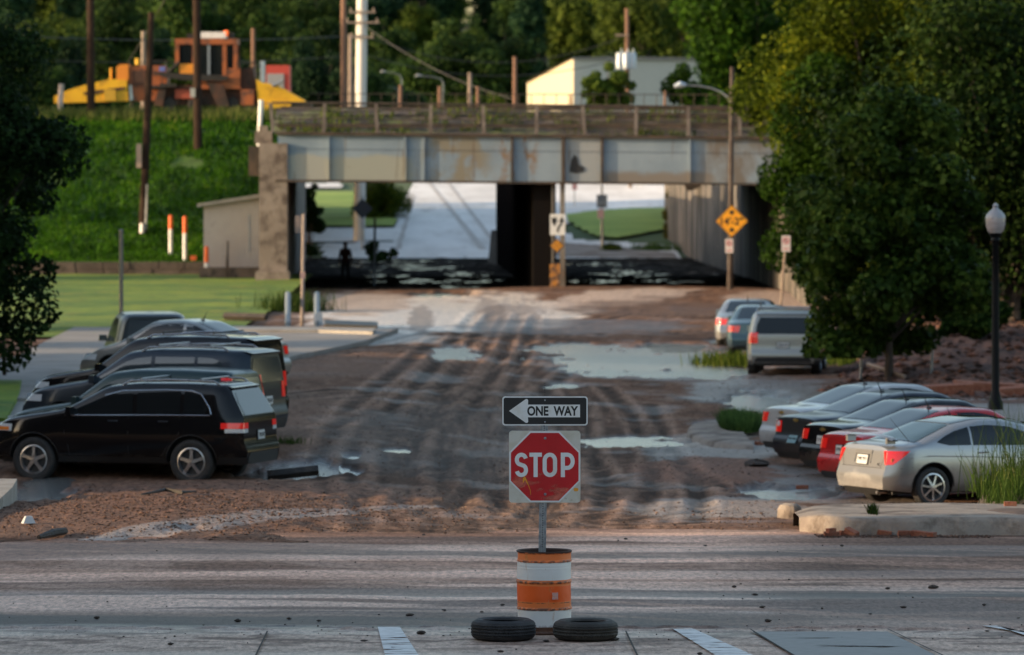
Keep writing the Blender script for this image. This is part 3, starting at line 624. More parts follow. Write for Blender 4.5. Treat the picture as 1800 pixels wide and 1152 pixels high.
# right abutment and long retaining wall, streaked
STRK = mat('streaked_concrete', (.32, .28, .24), .9, noise=(1.1, (.028, .025, .022), .36, .50), wear=[(.35, (.36, .28, .20), .60, .8)], bump=.5, bscale=4, stretch=(1, 1.6, .12))
b = MB(); b.add([(10.75, 178, -1), (10.75, 199, -1), (10.75-1.7, 296, -1), (10.75-1.7, 296, 3.9), (10.75, 199.2, 4.38), (10.75, 178, 3.0), (12.0, 178, -1), (12.0, 178, 3.0), (12.0, 199.2, 4.38), (11, 296, 3.9), (11, 296, -1)],
      [(0, 1, 4, 5), (1, 2, 3, 4), (5, 4, 8, 7), (4, 3, 9, 8), (6, 0, 5, 7), (2, 10, 9, 3)])
o = b.build('underpass_wall', STRK); tag(o, 'long black streaked concrete wall along the right of the underpass', 'wall')
b = MB()
for k in range(5): b.prism([(-.5, 0), (.9, 0), (.9, -.12), (-.2, -.6)], .07, c=(9.4, 262-k*1.2, 4.3))
b.box((9.4, 259.6, 4.32), (1.6, 6, .10)); o = b.build('pipe_bracket', RUSTD); tag(o, 'dark steel bracket rack jutting from the top of the underpass wall', 'bracket')
# concrete hut
HUTM = mat('hut_wall', (.36, .32, .295), .85, noise=(.8, (.44, .40, .37), .35, .7), wear=[(1.6, (.26, .22, .19), .58, .74)], bump=.3, bscale=10)
hut = thing('concrete_hut', 'small grey windowless hut with a sloping slab roof beside the bridge abutment', 'hut', (-11.25, 202.0, 0))
b = MB(); b.add([(-1.25, 0, .9), (1.37, 0, .9), (1.37, 0, 3.75), (-1.25, 0, 3.35), (-1.25, 2.4, .9), (1.37, 2.4, .9), (1.37, 2.4, 3.75), (-1.25, 2.4, 3.35)], [(0, 1, 2, 3), (5, 4, 7, 6), (4, 0, 3, 7), (1, 5, 6, 2), (3, 2, 6, 7)]); b.build('wall', HUTM, hut)
b = MB(); b.add([(-1.5, -.25, 3.33), (1.45, -.25, 3.78), (1.45, -.25, 3.93), (-1.5, -.25, 3.47), (-1.5, 2.6, 3.33), (1.45, 2.6, 3.78), (1.45, 2.6, 3.93), (-1.5, 2.6, 3.47)], [(0, 1, 2, 3), (5, 4, 7, 6), (4, 0, 3, 7), (1, 5, 6, 2), (3, 2, 6, 7), (0, 4, 5, 1)]); b.build('roof', CONC, hut)
b = MB(); b.box((0.1, .2, .45), (2.9, 2.6, .9)); b.build('plinth', OLDST, hut)
b = MB(); b.box((.60, -.012, 2.25), (.05, .02, 1.5)); b.build('conduit', GALV, hut)
for k in range(4):
    b = MB(); b.box((.55+.0*k, -.45-.22*(3-k), .10+.2*k), (1.9, .32, .2)); b.build('step', OLDST, hut)
for xx in (-.25, 1.2):
    b = MB(); b.tube([(xx, -1.2, .1), (xx, -1.2, 1.15), (xx, -.3, 1.95), (xx, -.3, .9)], .03, 6); b.tube([(xx, -1.2, .65), (xx, -.3, 1.45)], .025, 6); b.build('handrail', RUSTD, hut)
# ------------------------------------------------------------------ far side of the underpass
def fh(x, y):
    road = np.interp(y, [255, 268, 400, 470, 560, 760, 900, 2000], [.0, .05, 4.3, 6.5, 12, 25.5, 31, 36])
    side = 1.0*sst(9, 25, np.abs(x-(-6)))*sst(300, 420, y)
    h = road+side*1.2+3.5*(fbm(x*.006+3, y*.006, 3)-.5)*sst(430, 600, y)
    return h
FG = mat('hill_grass', (.03, .06, .012), .95, noise=(.05, (.05, .09, .02), .4, .6))
sheet('hill', lambda x, y: fh(x, y)-.10, -260, 260, 262, 1200, 150, 300, FG)
def sheet_on(name, poly, m, lift, seg=1.5):
    # poly in world xy, filled as a triangulated fan of a fine grid following the hill
    x0 = min(p[0] for p in poly); x1 = max(p[0] for p in poly); y0 = min(p[1] for p in poly); y1 = max(p[1] for p in poly)
    def inside(x, y):
        r = np.zeros(x.shape, bool); n = len(poly)
        for i in range(n):
            (ax, ay), (bx, by) = poly[i], poly[(i+1) % n]
            c = ((ay > y) != (by > y)) & (x < (bx-ax)*(y-ay)/(by-ay+1e-12)+ax); r ^= c
        return r
    return sheet(name, lambda x, y: fh(x, y)+lift, x0, x1, y0, y1, int((x1-x0)/.12)+2 if x1-x0 < 8 else int((x1-x0)/.35)+2, int((y1-y0)/seg)+2, m, mask=inside)
def GF(px, py):
    lo, hi = 205., 395.
    for _ in range(40):
        y = (lo+hi)/2; q = YH+(CH-float(fh(np.array([0.]), np.array([y]))[0]))*F/y
        if q > py: lo = y
        else: hi = y
    return ((px-900)*y/F, y)
sheet_on('far_road', [GF(px, py) for px, py in ((575, 455), (560, 430), (690, 425), (696, 385), (712, 350), (735, 316), (1300, 316), (1260, 376), (1010, 376), (990, 400), (1010, 422), (1180, 432), (1205, 455))], FARC, .03)
sheet_on('far_road', [GF(px, py) for px, py in ((400, 402), (712, 402), (700, 424), (400, 428))], FARC, .034)
sheet_on('far_road', [GF(px, py) for px, py in ((400, 327), (600, 322), (600, 330), (400, 336))], FARC, .034)
for q in (((752, 322), (757, 322), (856, 440), (842, 440)), ((786, 322), (790, 322), (868, 420), (858, 420)), ((726, 345), (730, 345), (704, 440), (694, 440))):
    sheet_on('tyre_track', [GF(px, py) for px, py in q], mat('track_grey', (.40, .36, .33), .85, noise=(2, (.58, .54, .5), .45, .6)), .045, .8)
sheet_on('far_lawn', [GF(px, py) for px, py in ((400, 338), (700, 338), (692, 398), (400, 398))], LAWNB, .06)
sheet_on('far_lawn', [GF(px, py) for px, py in ((995, 378), (1050, 372), (1110, 369), (1260, 368), (1250, 398), (1160, 406), (1085, 420), (1045, 416), (1005, 395))], LAWNB, .08, .8)
sheet_on('far_mud', [GF(px, py) for px, py in ((930, 444), (930, 452), (1190, 455), (1185, 446), (1050, 432), (990, 428))], mat('thin_silt', (.16, .115, .09), .9, noise=(.6, (.30, .26, .23), .4, .6)), .045, .6)
# warehouse
WHW = mat('warehouse_cladding', (.48, .465, .44), .6, noise=(.3, (.50, .48, .45), .4, .6)); WHY = mat('warehouse_cladding_sun_tint', (.46, .41, .30), .6)  # end cladding is yellower: low sun's tint mixed into its colour
wh = thing('warehouse', 'long pale ribbed metal warehouse with a sunlit cream end wall', 'warehouse', (0, 0, 0))
Yw = 440; s_ = F/Yw
def wx(px): return (px-900)/s_
def wz(py): return CH-(py-YH)/s_
A = Vector((wx(927), Yw+9, 0)); B = Vector((wx(1008), Yw, 0)); C = Vector((wx(1235), Yw+5, 0))
b = MB(); z0 = 6.2
b.add([(A.x, A.y, z0), (B.x, B.y, z0), (B.x, B.y, wz(101)), (A.x, A.y, wz(143))], [(0, 1, 2, 3)])
b.add([(A.x-.0, A.y, z0), (A.x, A.y, wz(143)), (A.x+6, A.y+18, wz(143)), (A.x+6, A.y+18, z0)], [(0, 1, 2, 3)])
b.build('end_wall', WHY, wh)
b = MB(); pts = []
n = 46
for k in range(n+1):
    t = k/n; p = B.lerp(C, t); pts.append(p)
for k in range(n):
    p, q = pts[k], pts[k+1]; o1 = .0; m1 = p.lerp(q, .25); m2 = p.lerp(q, .35)
    for a_, b_, oo in ((p, m1, 0), (m1, m2, -.22), (m2, q, 0)):
        b.add([(a_.x, a_.y+oo, z0), (b_.x, b_.y+oo, z0), (b_.x, b_.y+oo, wz(103)-.1), (a_.x, a_.y+oo, wz(103)-.1)], [(0, 1, 2, 3)])
b.build('wall', WHW, wh)
b = MB(); b.add([(B.x-.15, B.y-.3, wz(101)), (C.x, C.y-.3, wz(100)), (C.x+5, C.y+20, wz(92)), (B.x+5, B.y+20, wz(92)), (A.x-.2, A.y-.3, wz(142)), (A.x+6, A.y+20, wz(140))], [(0, 1, 2, 3), (4, 0, 3, 5)])
b.add([(B.x-.15, B.y-.3, wz(105)), (C.x, C.y-.3, wz(104)), (C.x, C.y-.3, wz(100)), (B.x-.15, B.y-.3, wz(101))], [(0, 1, 2, 3)]); b.build('roof', mat('dull_roof', (.19, .17, .16), .6), wh)
# red framed shed beyond the rail machine
sh = thing('red_framed_shed', 'small shed with a red frame and grey shutter behind the yellow plough', 'shed', (P(488, 170, 33).x, F/33, 0))
b = MB(); z1 = P(488, 185, 33).z; z2 = P(488, 115, 33).z; b.box((0, 1, (z1+z2)/2-.3), (1.25, 2, z2-z1+.6)); b.build('wall', mat('red_paint', (.42, .05, .035), .6), sh)
b = MB(); b.box((-.12, -.02, (z1+z2)/2-.5), (.9, .06, z2-z1+.1)); b.build('shutter', mat('grey_shutter', (.27, .27, .28), .6), sh)
# house glimpsed on the hill
hs = thing('hillside_house', 'white gabled house glimpsed between hill trees', 'house', (P(826, 60, 11.5).x, F/11.5, 0))
b = MB(); zt = P(0, 38, 11.5).z; b.prism([(-2.4, zt-9), (2.4, zt-9), (2.4, zt-2.0), (0, zt), (-2.4, zt-2.0)], 6, c=(0, 3, 0)); b.build('wall', mat('house_white', (.55, .50, .46), .7), hs)
b = MB(); b.add([(-2.8, -.4, zt-2.2), (0, -.4, zt+.15), (0, 6.4, zt+.15), (-2.8, 6.4, zt-2.2), (2.8, -.4, zt-2.2), (2.8, 6.4, zt-2.2)], [(0, 1, 2, 3), (1, 4, 5, 2)]); b.build('roof', mat('house_roof', (.16, .14, .13), .8), hs)
b = MB(); b.box((-1, -.03, zt-4), (.8, .05, 1.3)); b.build('window', GLASS, hs)
hs2 = thing('hillside_house', 'low roof of a house just above the warehouse among the trees', 'house', (P(1010, 95, 13).x, F/13, 0))
zt = P(0, 88, 13).z; b = MB(); b.box((0, 3, zt-3.5), (6.5, 6, 5)); b.build('wall', mat('house_grey', (.36, .35, .34), .7), hs2); b = MB(); b.add([(-3.8, -.5, zt-1), (3.8, -.5, zt-1), (2.8, 3, zt+.3), (-2.8, 3, zt+.3), (-3.8, 6.5, zt-1), (3.8, 6.5, zt-1)], [(0, 1, 2, 3), (3, 2, 5, 4)]); b.build('roof', mat('house_roof_b', (.25, .24, .24), .8), hs2)
# ------------------------------------------------------------------ vegetation
def unit(n):
    v = RNG.normal(size=(n, 3)); return v/np.linalg.norm(v, axis=1)[:, None]
def leaves(centers, radii, n, size, flat=.85, droop=0.0):
    """n small folded leaf faces spread through clumps; returns verts, quads"""
    centers = np.asarray(centers, float); radii = np.asarray(radii, float)
    wgt = radii**2; ci = RNG.choice(len(centers), n, p=wgt/wgt.sum())
    d = unit(n); r = radii[ci]*(.45+.6*RNG.random(n)**.6)
    p = centers[ci]+d*r[:, None]*np.array([1, 1, flat])
    nrm = d*.6+unit(n)*.8; nrm[:, 2] += .3; nrm /= np.linalg.norm(nrm, axis=1)[:, None]
    a = np.cross(nrm, unit(n)); a /= np.linalg.norm(a, axis=1)[:, None]+1e-9; b_ = np.cross(nrm, a)
    s = size*(.6+.8*RNG.random(n))[:, None]
    if droop: p[:, 2] -= droop*RNG.random(n)*r
    v = np.stack([p-a*s*.5, p+b_*s*.34+nrm*s*.08, p+a*s*.5, p-b_*s*.34+nrm*s*.08], 1).reshape(-1, 3)
    return v, np.arange(n*4).reshape(n, 4)
BARK = mat('bark', (.055, .042, .034), .95, noise=(4, (.10, .08, .065), .4, .65), bump=1, bscale=18, stretch=(3, 3, .8))
def tree(name, label, cat, loc, H, trunk_h, rx, ry, rz, nclump, nleaf, leaf, lm, tr=.12, seed=0, group=None, shape='round', lean=0, csize=.30):
    rs = np.random.RandomState(seed)
    t = thing(name, label, cat, loc, 0, group)
    cz = H-rz; cs = []; rr = []
    for k in range(nclump):
        for _ in range(50):
            u = rs.normal(size=3); u /= np.linalg.norm(u); q = rs.rand()**.45
            p = u*q
            if shape == 'cone': wv = (1-.55*(p[2]+1)/2); p = np.array([p[0]*wv*1.2, p[1]*wv*1.2, p[2]])
            if shape == 'vase': wv = (.6+.5*(p[2]+1)/2); p = np.array([p[0]*wv, p[1]*wv, p[2]])
            if rs.rand() < .9: break
        if rs.rand() < .22: p = p*(1.05+.14*rs.rand())
        cs.append((p[0]*rx*.82, p[1]*ry*.82, cz+p[2]*rz*.85)); rr.append(min(rx, rz)*csize*(.45+1.0*rs.rand()))
    v, f = leaves(cs, rr, nleaf, leaf)
    v[:, 2] = np.maximum(v[:, 2], trunk_h*.75)
    fastmesh('crown', v, f, lm, t)
    b = MB(); lx = lean*H
    b.tube([(0, 0, -.4), (0, 0, .1), (lx*.2, 0, trunk_h*.6), (lx*.5, 0, trunk_h), (lx*.8, 0, cz), (lx, 0, H-rz*.35)], [tr*1.5, tr*1.15, tr, tr*.9, tr*.55, tr*.15], 9)
    order = rs.permutation(nclump)[:min(nclump, 16)]
    for k in order:
        c = Vector(cs[k]); z0 = trunk_h*.85+(c.z-trunk_h)*.35*rs.rand(); z0 = max(trunk_h*.8, min(z0, c.z-.1)); a0 = Vector((lx*.5*z0/H, 0, z0))
        mid = a0.lerp(c, .5)+Vector((0, 0, .12*(c-a0).length)); b.tube([a0, mid, c], [tr*.42, tr*.27, tr*.06], 6)
    b.build('trunk', BARK, t, smooth=True)
    return t
L_OAK = leafmat('maple_leaf', (.012, .028, .005), (.066, .105, .016), (.15, .19, .036), .9)
L_OAK.node_tree.nodes['Principled BSDF'].inputs['Roughness'].default_value = .4
L_LOC = leafmat('locust_leaf', (.020, .036, .004), (.095, .130, .008), (.20, .21, .012), .45, .45)
L_DK = leafmat('dark_leaf', (.008, .020, .005), (.036, .072, .012), (.08, .125, .02), .5)
L_LEFT = leafmat('dense_leaf', (.005, .013, .004), (.020, .044, .011), (.06, .085, .018), .8)
L_MID = leafmat('mid_leaf', (.007, .020, .003), (.032, .078, .006), (.075, .14, .010), .4)
L_HILL = leafmat('hill_leaf', (.014, .033, .010), (.058, .105, .020), (.13, .175, .028), .12, .25)
L_HILL2 = leafmat('hill_leaf_yellow', (.028, .050, .010), (.105, .15, .020), (.20, .22, .028), .12, .25)
L_HILL3 = leafmat('hill_leaf_dark', (.009, .026, .013), (.026, .060, .022), (.06, .10, .028), .12, .2)
# street tree on the right
p = G(1563, 676, -.35)
tree('street_tree', 'leafy street tree with a thin straight trunk beside the silver SUV', 'tree', (p.x, p.y, -.35), 8.0, .9, 3.15, 3.0, 4.0, 110, 42000, .19, L_OAK, .105, 3, csize=.17, shape='cone')
tree('shade_tree', 'dark leafy tree behind the black globe lamp post at the right edge', 'tree', (13.9, 138, .2), 10.0, .6, 5.0, 3.5, 4.9, 110, 40000, .19, L_DK, .22, 11, csize=.26)
tree('locust_tree', 'tall feathery yellow green tree overhanging the right end of the bridge', 'tree', (12.9, 176, 0), 14.2, 1.0, 5.2, 4.5, 7.3, 130, 52000, .20, L_LOC, .2, 5, csize=.22)
tree('locust_tree', 'broad olive green tree between the bridge end and the right edge of the view', 'tree', (17.8, 168, 0), 15.0, 2.0, 5.4, 4.5, 7.2, 80, 34000, .21, L_LOC, .25, 8, csize=.24)
tree('dark_tree', 'darkest tall tree rising above the shade tree at the upper right', 'tree', (17.6, 152, 0), 14.0, 1.5, 5.6, 4.5, 7.0, 110, 40000, .21, L_DK, .28, 9, csize=.24)
tree('dark_tree', 'mid green tree in front of the right end of the underpass wall', 'tree', (10.95, 173, -.2), 9.4, .7, 2.6, 2.4, 4.6, 70, 26000, .17, L_MID, .10, 14, csize=.26)
tree('roadside_tree', 'bright green tree behind the curved street light on the bridge embankment', 'tree', (13.2, 268, 6.2), 9.8, 1, 5.2, 4, 5.2, 60, 22000, .28, L_MID, .2, 15, csize=.25)
# left edge
tree('dense_tree', 'large dark dense tree filling the left edge of the view', 'tree', (-12.3, 112, 0), 9.6, .5, 2.5, 3.2, 5.0, 100, 46000, .15, L_LEFT, .13, 21, csize=.25)
tree('dense_tree', 'taller dark tree standing behind the dense one at the left edge', 'tree', (-17.2, 150, 0), 11.5, 1.0, 4.0, 3.6, 5.4, 70, 30000, .17, L_LEFT, .2, 22, csize=.25)
# beyond the underpass
def at(px, py, s): v = P(px, py, s); return (v.x, v.y, v.z)
tree('roadside_shrub', 'yellow green bushy shrub beside the white pole beyond the underpass', 'shrub', at(668, 405, 27.5), 3.6, .2, 1.9, 1.5, 1.8, 34, 9000, .17, leafmat('shrub_leaf', (.05, .09, .01), (.14, .19, .02), (.25, .24, .03), .8, .4), .06, 31, csize=.33)
tree('roadside_shrub', 'dark shrub against the left wall inside the underpass opening', 'shrub', at(545, 455, 33), 4.3, .2, .9, 1.6, 2.4, 24, 6000, .17, L_DK, .05, 32, csize=.33)
tree('roadside_shrub', 'low dark bush behind the thin pole at the underpass mouth', 'shrub', at(665, 462, 35), 1.0, .1, 1.3, .8, .5, 14, 3000, .11, L_DK, .03, 33, csize=.5)
tree('roadside_shrub', 'narrow rusty green shrub at the far end of the streaked wall', 'shrub', at(1180, 442, 30), 4.0, .2, .5, .8, 2.0, 16, 4000, .14, leafmat('rusty_leaf', (.05, .05, .012), (.14, .12, .03), (.22, .13, .04), .8, .3), .05, 34, csize=.5)
tree('trackside_bush', 'spreading willowy bush growing in front of the warehouse', 'bush', at(1068, 192, 36), 2.35, .1, 1.55, 1.3, 1.25, 34, 9000, .15, L_HILL2, .05, 35, csize=.28)
tree('trackside_bush', 'rounded leafy bush to the right of the warehouse wall', 'bush', at(1205, 190, 36), 2.1, .1, 1.1, 1.3, 1.1, 20, 5000, .15, L_MID, .05, 36, csize=.36)
# wooded hill: seven kinds, copied
kinds = []
for i, (H_, rx, rz, lm, sh_, csz) in enumerate(((13, 5.2, 5.6, L_HILL, 'round', .30), (15, 4.8, 7, L_HILL, 'vase', .30), (12, 5.6, 5.2, L_HILL2, 'round', .28), (14, 3.6, 6.8, L_HILL3, 'cone', .33), (11, 5.0, 5.0, L_HILL3, 'round', .30), (16, 5.6, 7.4, L_HILL, 'round', .26), (13, 4.4, 6.2, L_HILL2, 'vase', .30))):
    kinds.append(tree('hill_tree', 'one of many leafy trees covering the hillside behind the railway', 'tree', (0, 500, 0), H_, 2.0, rx, rx, rz, 46, 11000, .44, lm, .25, 50+i, group='trees on the wooded hill', shape=sh_, csize=csz))
used = set(); rt = random.Random(5)
def put(kind, x, y, z, s):
    k = kind % 7
    if k in used: o = copy_tree(kinds[k])
    else: o = kinds[k]; used.add(k)
    o.location = (x, y, z); o.rotation_euler = (0, 0, rt.uniform(0, 6.28)); o.scale = (s, s, s*rt.uniform(.9, 1.15)); return o
rows = [(455, 3.8, .55), (480, 5, .8), (515, 6.2, .9), (555, 7.0, 1.0), (600, 7.6, 1.05), (650, 8.2, 1.1), (705, 8.8, 1.15), (765, 9.4, 1.2), (830, 10, 1.25)]
for y, sp, s in rows:
    hw = .118*y+6; x = -hw+rt.uniform(0, sp)
    while x < hw:
        yy = y+rt.uniform(-12, 12); px = 900+x*F/yy
        ok = True
        if y < 520 and 905 < px < 1240: ok = False
        if y < 470 and 560 < px < 780 and rt.random() < .5: ok = False
        if 560 < y < 770 and 790 < px < 870 and rt.random() < .9: ok = False
        if 650 < y < 690 and 960 < px < 1050: ok = False
        if ok: put(rt.randrange(7), x, yy, float(fh(np.array([x]), np.array([yy]))[0])-.3, s*rt.uniform(.72, 1.15))
        x += sp*rt.uniform(.75, 1.3)
# hedge-like dark bushes at the far edge of the yard
for k, px in enumerate(range(-20, 640, 46)):
    x = (px-900)*330/F; put((3, 4, 0)[k % 3], x, 330+rt.uniform(-8, 8), 6.2, rt.uniform(.35, .62))
# ---- grass blades and weeds (uncountable)
def blades(name, pts, hmin, hmax, wdt, m, label, lean=.35):
    n = len(pts); pts = np.asarray(pts, float); a = RNG.random(n)*6.283; h = hmin+(hmax-hmin)*RNG.random(n)**1.5
    d = np.stack([np.cos(a), np.sin(a), 0*a], 1); tip = pts+np.stack([np.cos(a+1)*lean*h*RNG.random(n), np.sin(a+1)*lean*h*RNG.random(n), h], 1)
    mid = (pts+tip)/2+np.stack([0*a, 0*a, h*.12], 1)
    v = np.stack([pts-d*wdt/2, pts+d*wdt/2, mid+d*wdt*.4, mid-d*wdt*.4, tip+d*wdt*.05, tip-d*wdt*.05], 1).reshape(-1, 3)
    i = np.arange(n)*6; f = np.concatenate([np.stack([i, i+1, i+2, i+3], 1), np.stack([i+3, i+2, i+4, i+5], 1)])
    o = fastmesh(name, v, f, m); tag(o, label, 'grass', kind='stuff'); return o
GB1 = leafmat('grass_blade', (.045, .075, .012), (.11, .15, .02), (.22, .20, .06), .8, .4)
n = 90000; x = RNG.uniform(-26, -9.8, n); y = RNG.uniform(206, 231, n); keep = fbm(x*.5, y*.35, 3) > .22; x, y = x[keep], y[keep]; z = emb_h(x, y)
blades('bank_grass', np.stack([x, y, z], 1), .06, .22, .05, leafmat('bank_blade', (.009, .032, .002), (.05, .145, .005), (.12, .17, .010), .5, .3), 'rough green grass and weeds growing on the railway bank')
n = 5000; x = RNG.uniform(-24, -9.5, n); y = RNG.uniform(225, 229.5, n); z = emb_h(x, y)
blades('tall_weeds', np.stack([x, y, z], 1), .12, .55, .04, leafmat('weed_blade', (.09, .11, .03), (.17, .19, .045), (.26, .25, .09), .5, .3), 'tall pale weeds along the top of the bank below the rail machine')
n = 2600; x = RNG.uniform(-9.4, 10.4, n); y = RNG.uniform(199.6, 203, n); keep = fbm(x*.45, y*.8, 3) > .5; x, y = x[keep], y[keep]
blades('deck_weeds', np.stack([x, y, bal(x, y)], 1), .1, .38, .06, GB1, 'weeds growing through the ballast on the bridge deck')
# long grass beside the silver coupe, 2 m tall seed stalks at the back
n = 11000; x = RNG.uniform(7.0, 13, n); y = RNG.uniform(72.8, 76.8, n); keep = RNG.random(n) < np.clip((x-6.9)/.9, .1, 1); x, y = x[keep], y[keep]
LG = leafmat('long_grass_blade', (.028, .055, .012), (.06, .105, .018), (.15, .15, .05), 1.5, .4)
blades('long_grass', np.stack([x, y, 0*x], 1), .18, .62, .018, LG, 'long green grass growing in the strip in front of the silver coupe', .6)
n = 420; x = RNG.normal(8.0, .42, n); y = RNG.uniform(73.6, 75.8, n)
blades('long_grass', np.stack([x, y, 0*x], 1), .7, 1.55, .014, LG, 'tall arching grass stalks rising in front of the door of the silver coupe', .55)
c0 = GB(1305, 772); n = 3800; a = RNG.random(n)*6.28; q = np.sqrt(RNG.random(n)); x = c0.x+.42*q*np.cos(a)+.05; y = c0.y+2.2+1.9*q*np.sin(a)
blades('grass_clump', np.stack([x, y, 0*x+c0.z+.10], 1), .15, .42, .02, leafmat('clump_blade', (.035, .07, .02), (.08, .14, .035), (.14, .2, .05), 1.5, .4), 'rounded green grass clump on the far kerb nose left of the white sedan', .8)
for i, (px, py, w_, h_, lb) in enumerate(((1210, 660, 60, .45, 'brown straw and grass caught under the parked silver cars'), (1500, 640, 90, .35, 'flattened brown grass between the street tree and the silver SUV'), (520, 548, 60, .85, 'scruffy brush around the two grey bollards'), (1075, 440, 16, .5, 'yellow weeds at the foot of the small sign beyond the bridge'), (1155, 440, 50, .55, 'green weeds at the end of the streaked wall'), (505, 780, 30, .18, 'small green weeds behind the black SUV'), (1537, 905, 8, .16, 'small green weed on top of the kerb island'), (1411, 925, 30, .05, 'thin green weeds along the nose of the kerb island'), (1785, 938, 22, .07, 'small weeds at the foot of the kerb at the right edge'))):
    if py < 500: q = Vector((*GF(px, py), 0)); q.z = float(fh(np.array([q.x]), np.array([q.y]))[0])
    else: q = GB(px, py)
    if i == 0: q = G(1285, 640, -.4)
    if i == 6: q = Vector((4.95, 68.4, .25))
    n = 900 if i < 5 else 260; ww = w_*q.y/F; x = RNG.normal(q.x, ww/2, n); y = RNG.normal(q.y, .8 if i < 5 else .15, n)
    blades('weeds', np.stack([x, y, 0*x+q.z-.02], 1), h_*.3, h_, .03 if i < 5 else .012, GB1 if i in (0, 1, 3) else LG, lb, .6)
# gravel and small stones on the mud (uncountable)
def stones(name, n, xs, ys, smin, smax, m, label, zf, dens=None):
    x = RNG.uniform(*xs, n); y = RNG.uniform(*ys, n)
    if dens is not None: k = RNG.random(n) < dens(x, y); x, y = x[k], y[k]
    n = len(x); z = zf(x, y); s = smin+(smax-smin)*RNG.random(n)**2.5
    base_ = np.array([(1, 0, 0), (0, 1, 0), (-1, 0, 0), (0, -1, 0), (0, 0, .7), (0, 0, -.7)], float)
    v = base_[None]*s[:, None, None]*(.6+.7*RNG.random((n, 6, 1))); a = RNG.random(n)*6.28; ca, sa = np.cos(a), np.sin(a)
    vx = v[:, :, 0]*ca[:, None]-v[:, :, 1]*sa[:, None]; vy = v[:, :, 0]*sa[:, None]+v[:, :, 1]*ca[:, None]
    v = np.stack([vx+x[:, None], vy+y[:, None], v[:, :, 2]*.6+z[:, None]+s[:, None]*.1], 2).reshape(-1, 3)
    t = np.array([(0, 1, 4), (1, 2, 4), (2, 3, 4), (3, 0, 4), (1, 0, 5), (2, 1, 5), (3, 2, 5), (0, 3, 5)])
    f = (np.arange(n)[:, None, None]*6+t[None]).reshape(-1, 3)
    o = fastmesh(name, v, f, m); tag(o, label, 'gravel', kind='stuff')
STONE = leafmat('mixed_stone', (.06, .042, .034), (.17, .095, .068), (.42, .27, .20), 2.0, 0.0)
mh = lambda x, y: mud_height(x, y)[0]
def bd(x, y):
    px, py = px_of(x, y, 0); return np.exp(-(((px-300)/420)**2+((py-895)/50)**2)**1.5)*.9+.06
stones('gravel', 42000, (-11, 4), (66.5, 84), .006, .038, STONE, 'reddish brown gravel washed up along the near left edge of the mud', mh, bd)
stones('bank_rubble', 9000, (7, 22), (108, 150), .02, .20, leafmat('rubble', (.04, .025, .02), (.14, .07, .05), (.34, .15, .10), 2, 0), 'reddish rubble and clods strewn over the torn bank right of the cars', bank_h)
stones('gravel', 46000, (-9, 9), (68, 150), .006, .030, leafmat('mud_crumb', (.10, .065, .048), (.20, .13, .095), (.34, .25, .19), 2, 0), 'stones scattered over the brown mud of the street', mh, lambda x, y: .25+.75*(fbm(x*.4, y*.2, 3) > .5))
stones('road_grit', 3000, (-7.5, 7.5), (50, 68), .004, .020, mat('grit', (.05, .038, .03), .9), 'dark grit and mud crumbs scattered over the road surface', lambda x, y: base(x, y), lambda x, y: .10+.9*(np.abs(y-53.6+.8*(fbm(x*.8, y*2)-.5)) < .9))
stones('gravel', 1500, (4.2, 6.6), (68.2, 69.1), .006, .03, STONE, 'rubble crumbs heaped below the kerb island among the bricks', base)

# ---- added unseen blocks and tree rows that block the low sun and darken reflections
SURR = mat('shade_block_brick', (.085, .055, .045), .9, noise=(.5, (.13, .09, .07), .4, .6))
def block(label, c, d):
    t = thing('shade_block', label, 'building', (c[0], c[1], 0)); b = MB(); b.box((0, 0, d[2]/2), d); b.build('wall', SURR, t)
    b = MB()
    for s_ in (1, -1):
        for z in np.arange(1.6, d[2]-1.5, 3.4):
            for k in range(int(d[1]/3.2)): b.box((s_*d[0]/2, -d[1]/2+1.8+k*3.2, z+.8), (.06, 1.3, 1.7))
            for k in range(int(d[0]/3.2)): b.box((-d[0]/2+1.8+k*3.2, s_*d[1]/2, z+.8), (1.3, .06, 1.7))
    b.build('window', GLASS, t)['kind'] = 'stuff'
block('added unseen brick block at the near left, shading the street', (-38, 24, 0), (22, 70, 20))
block('added unseen brick block along the left, shading the street further up', (-40, 99, 0), (20, 46, 15))
block('added unseen brick block far left, hiding the low sky from car reflections', (-112, 48, 0), (14, 70, 15)); block('added unseen brick block behind the viewer, darkening reflections', (0, -62, 0), (70, 16, 14))
block('added unseen brick block at the near right, darkening reflections', (34, 18, 0), (22, 60, 15))
dt = [o for o in COL.objects if o.name.startswith('dense_tree')][0]
for k, (x, y) in enumerate(((-27, 133), (-31, 146),  (-34, 198), (-30, 212), (-33, 226), (-27, 238))):  # added unseen row, breaks up the low sun on lawn and bank
    o = copy_tree(dt); o.location = (x, y, 0 if y < 205 else 5); o.rotation_euler = (0, 0, k*1.1); o.scale = (1.1, 1.1, 1.0+.1*(k % 3)); o['label'] = 'tree of an added unseen row dappling the sun on the lawn'; o['group'] = 'added shade trees left of the lawn'

tree('dark_tree', 'dark low branching tree at the right edge below the shade tree', 'tree', (15.4, 146, .2), 7.5, .4, 4.0, 3.2, 3.7, 70, 26000, .19, L_DK, .2, 41, csize=.24)
for k, (x, y) in enumerate(((24, 100), (27, 112), (23, 124), (28, 137), (26, 150), (31, 163), (22, 88), (30, 120))):  # added unseen row, hides bright low sky from the car bodies
    o = copy_tree(dt); o.location = (x, y, 0); o.rotation_euler = (0, 0, k*1.7); o.scale = (1.15, 1.15, 1.05+.1*(k % 3)); o['label'] = 'tree of an added unseen row darkening reflections in the parked cars'; o['group'] = 'added unseen trees right of the parked cars'

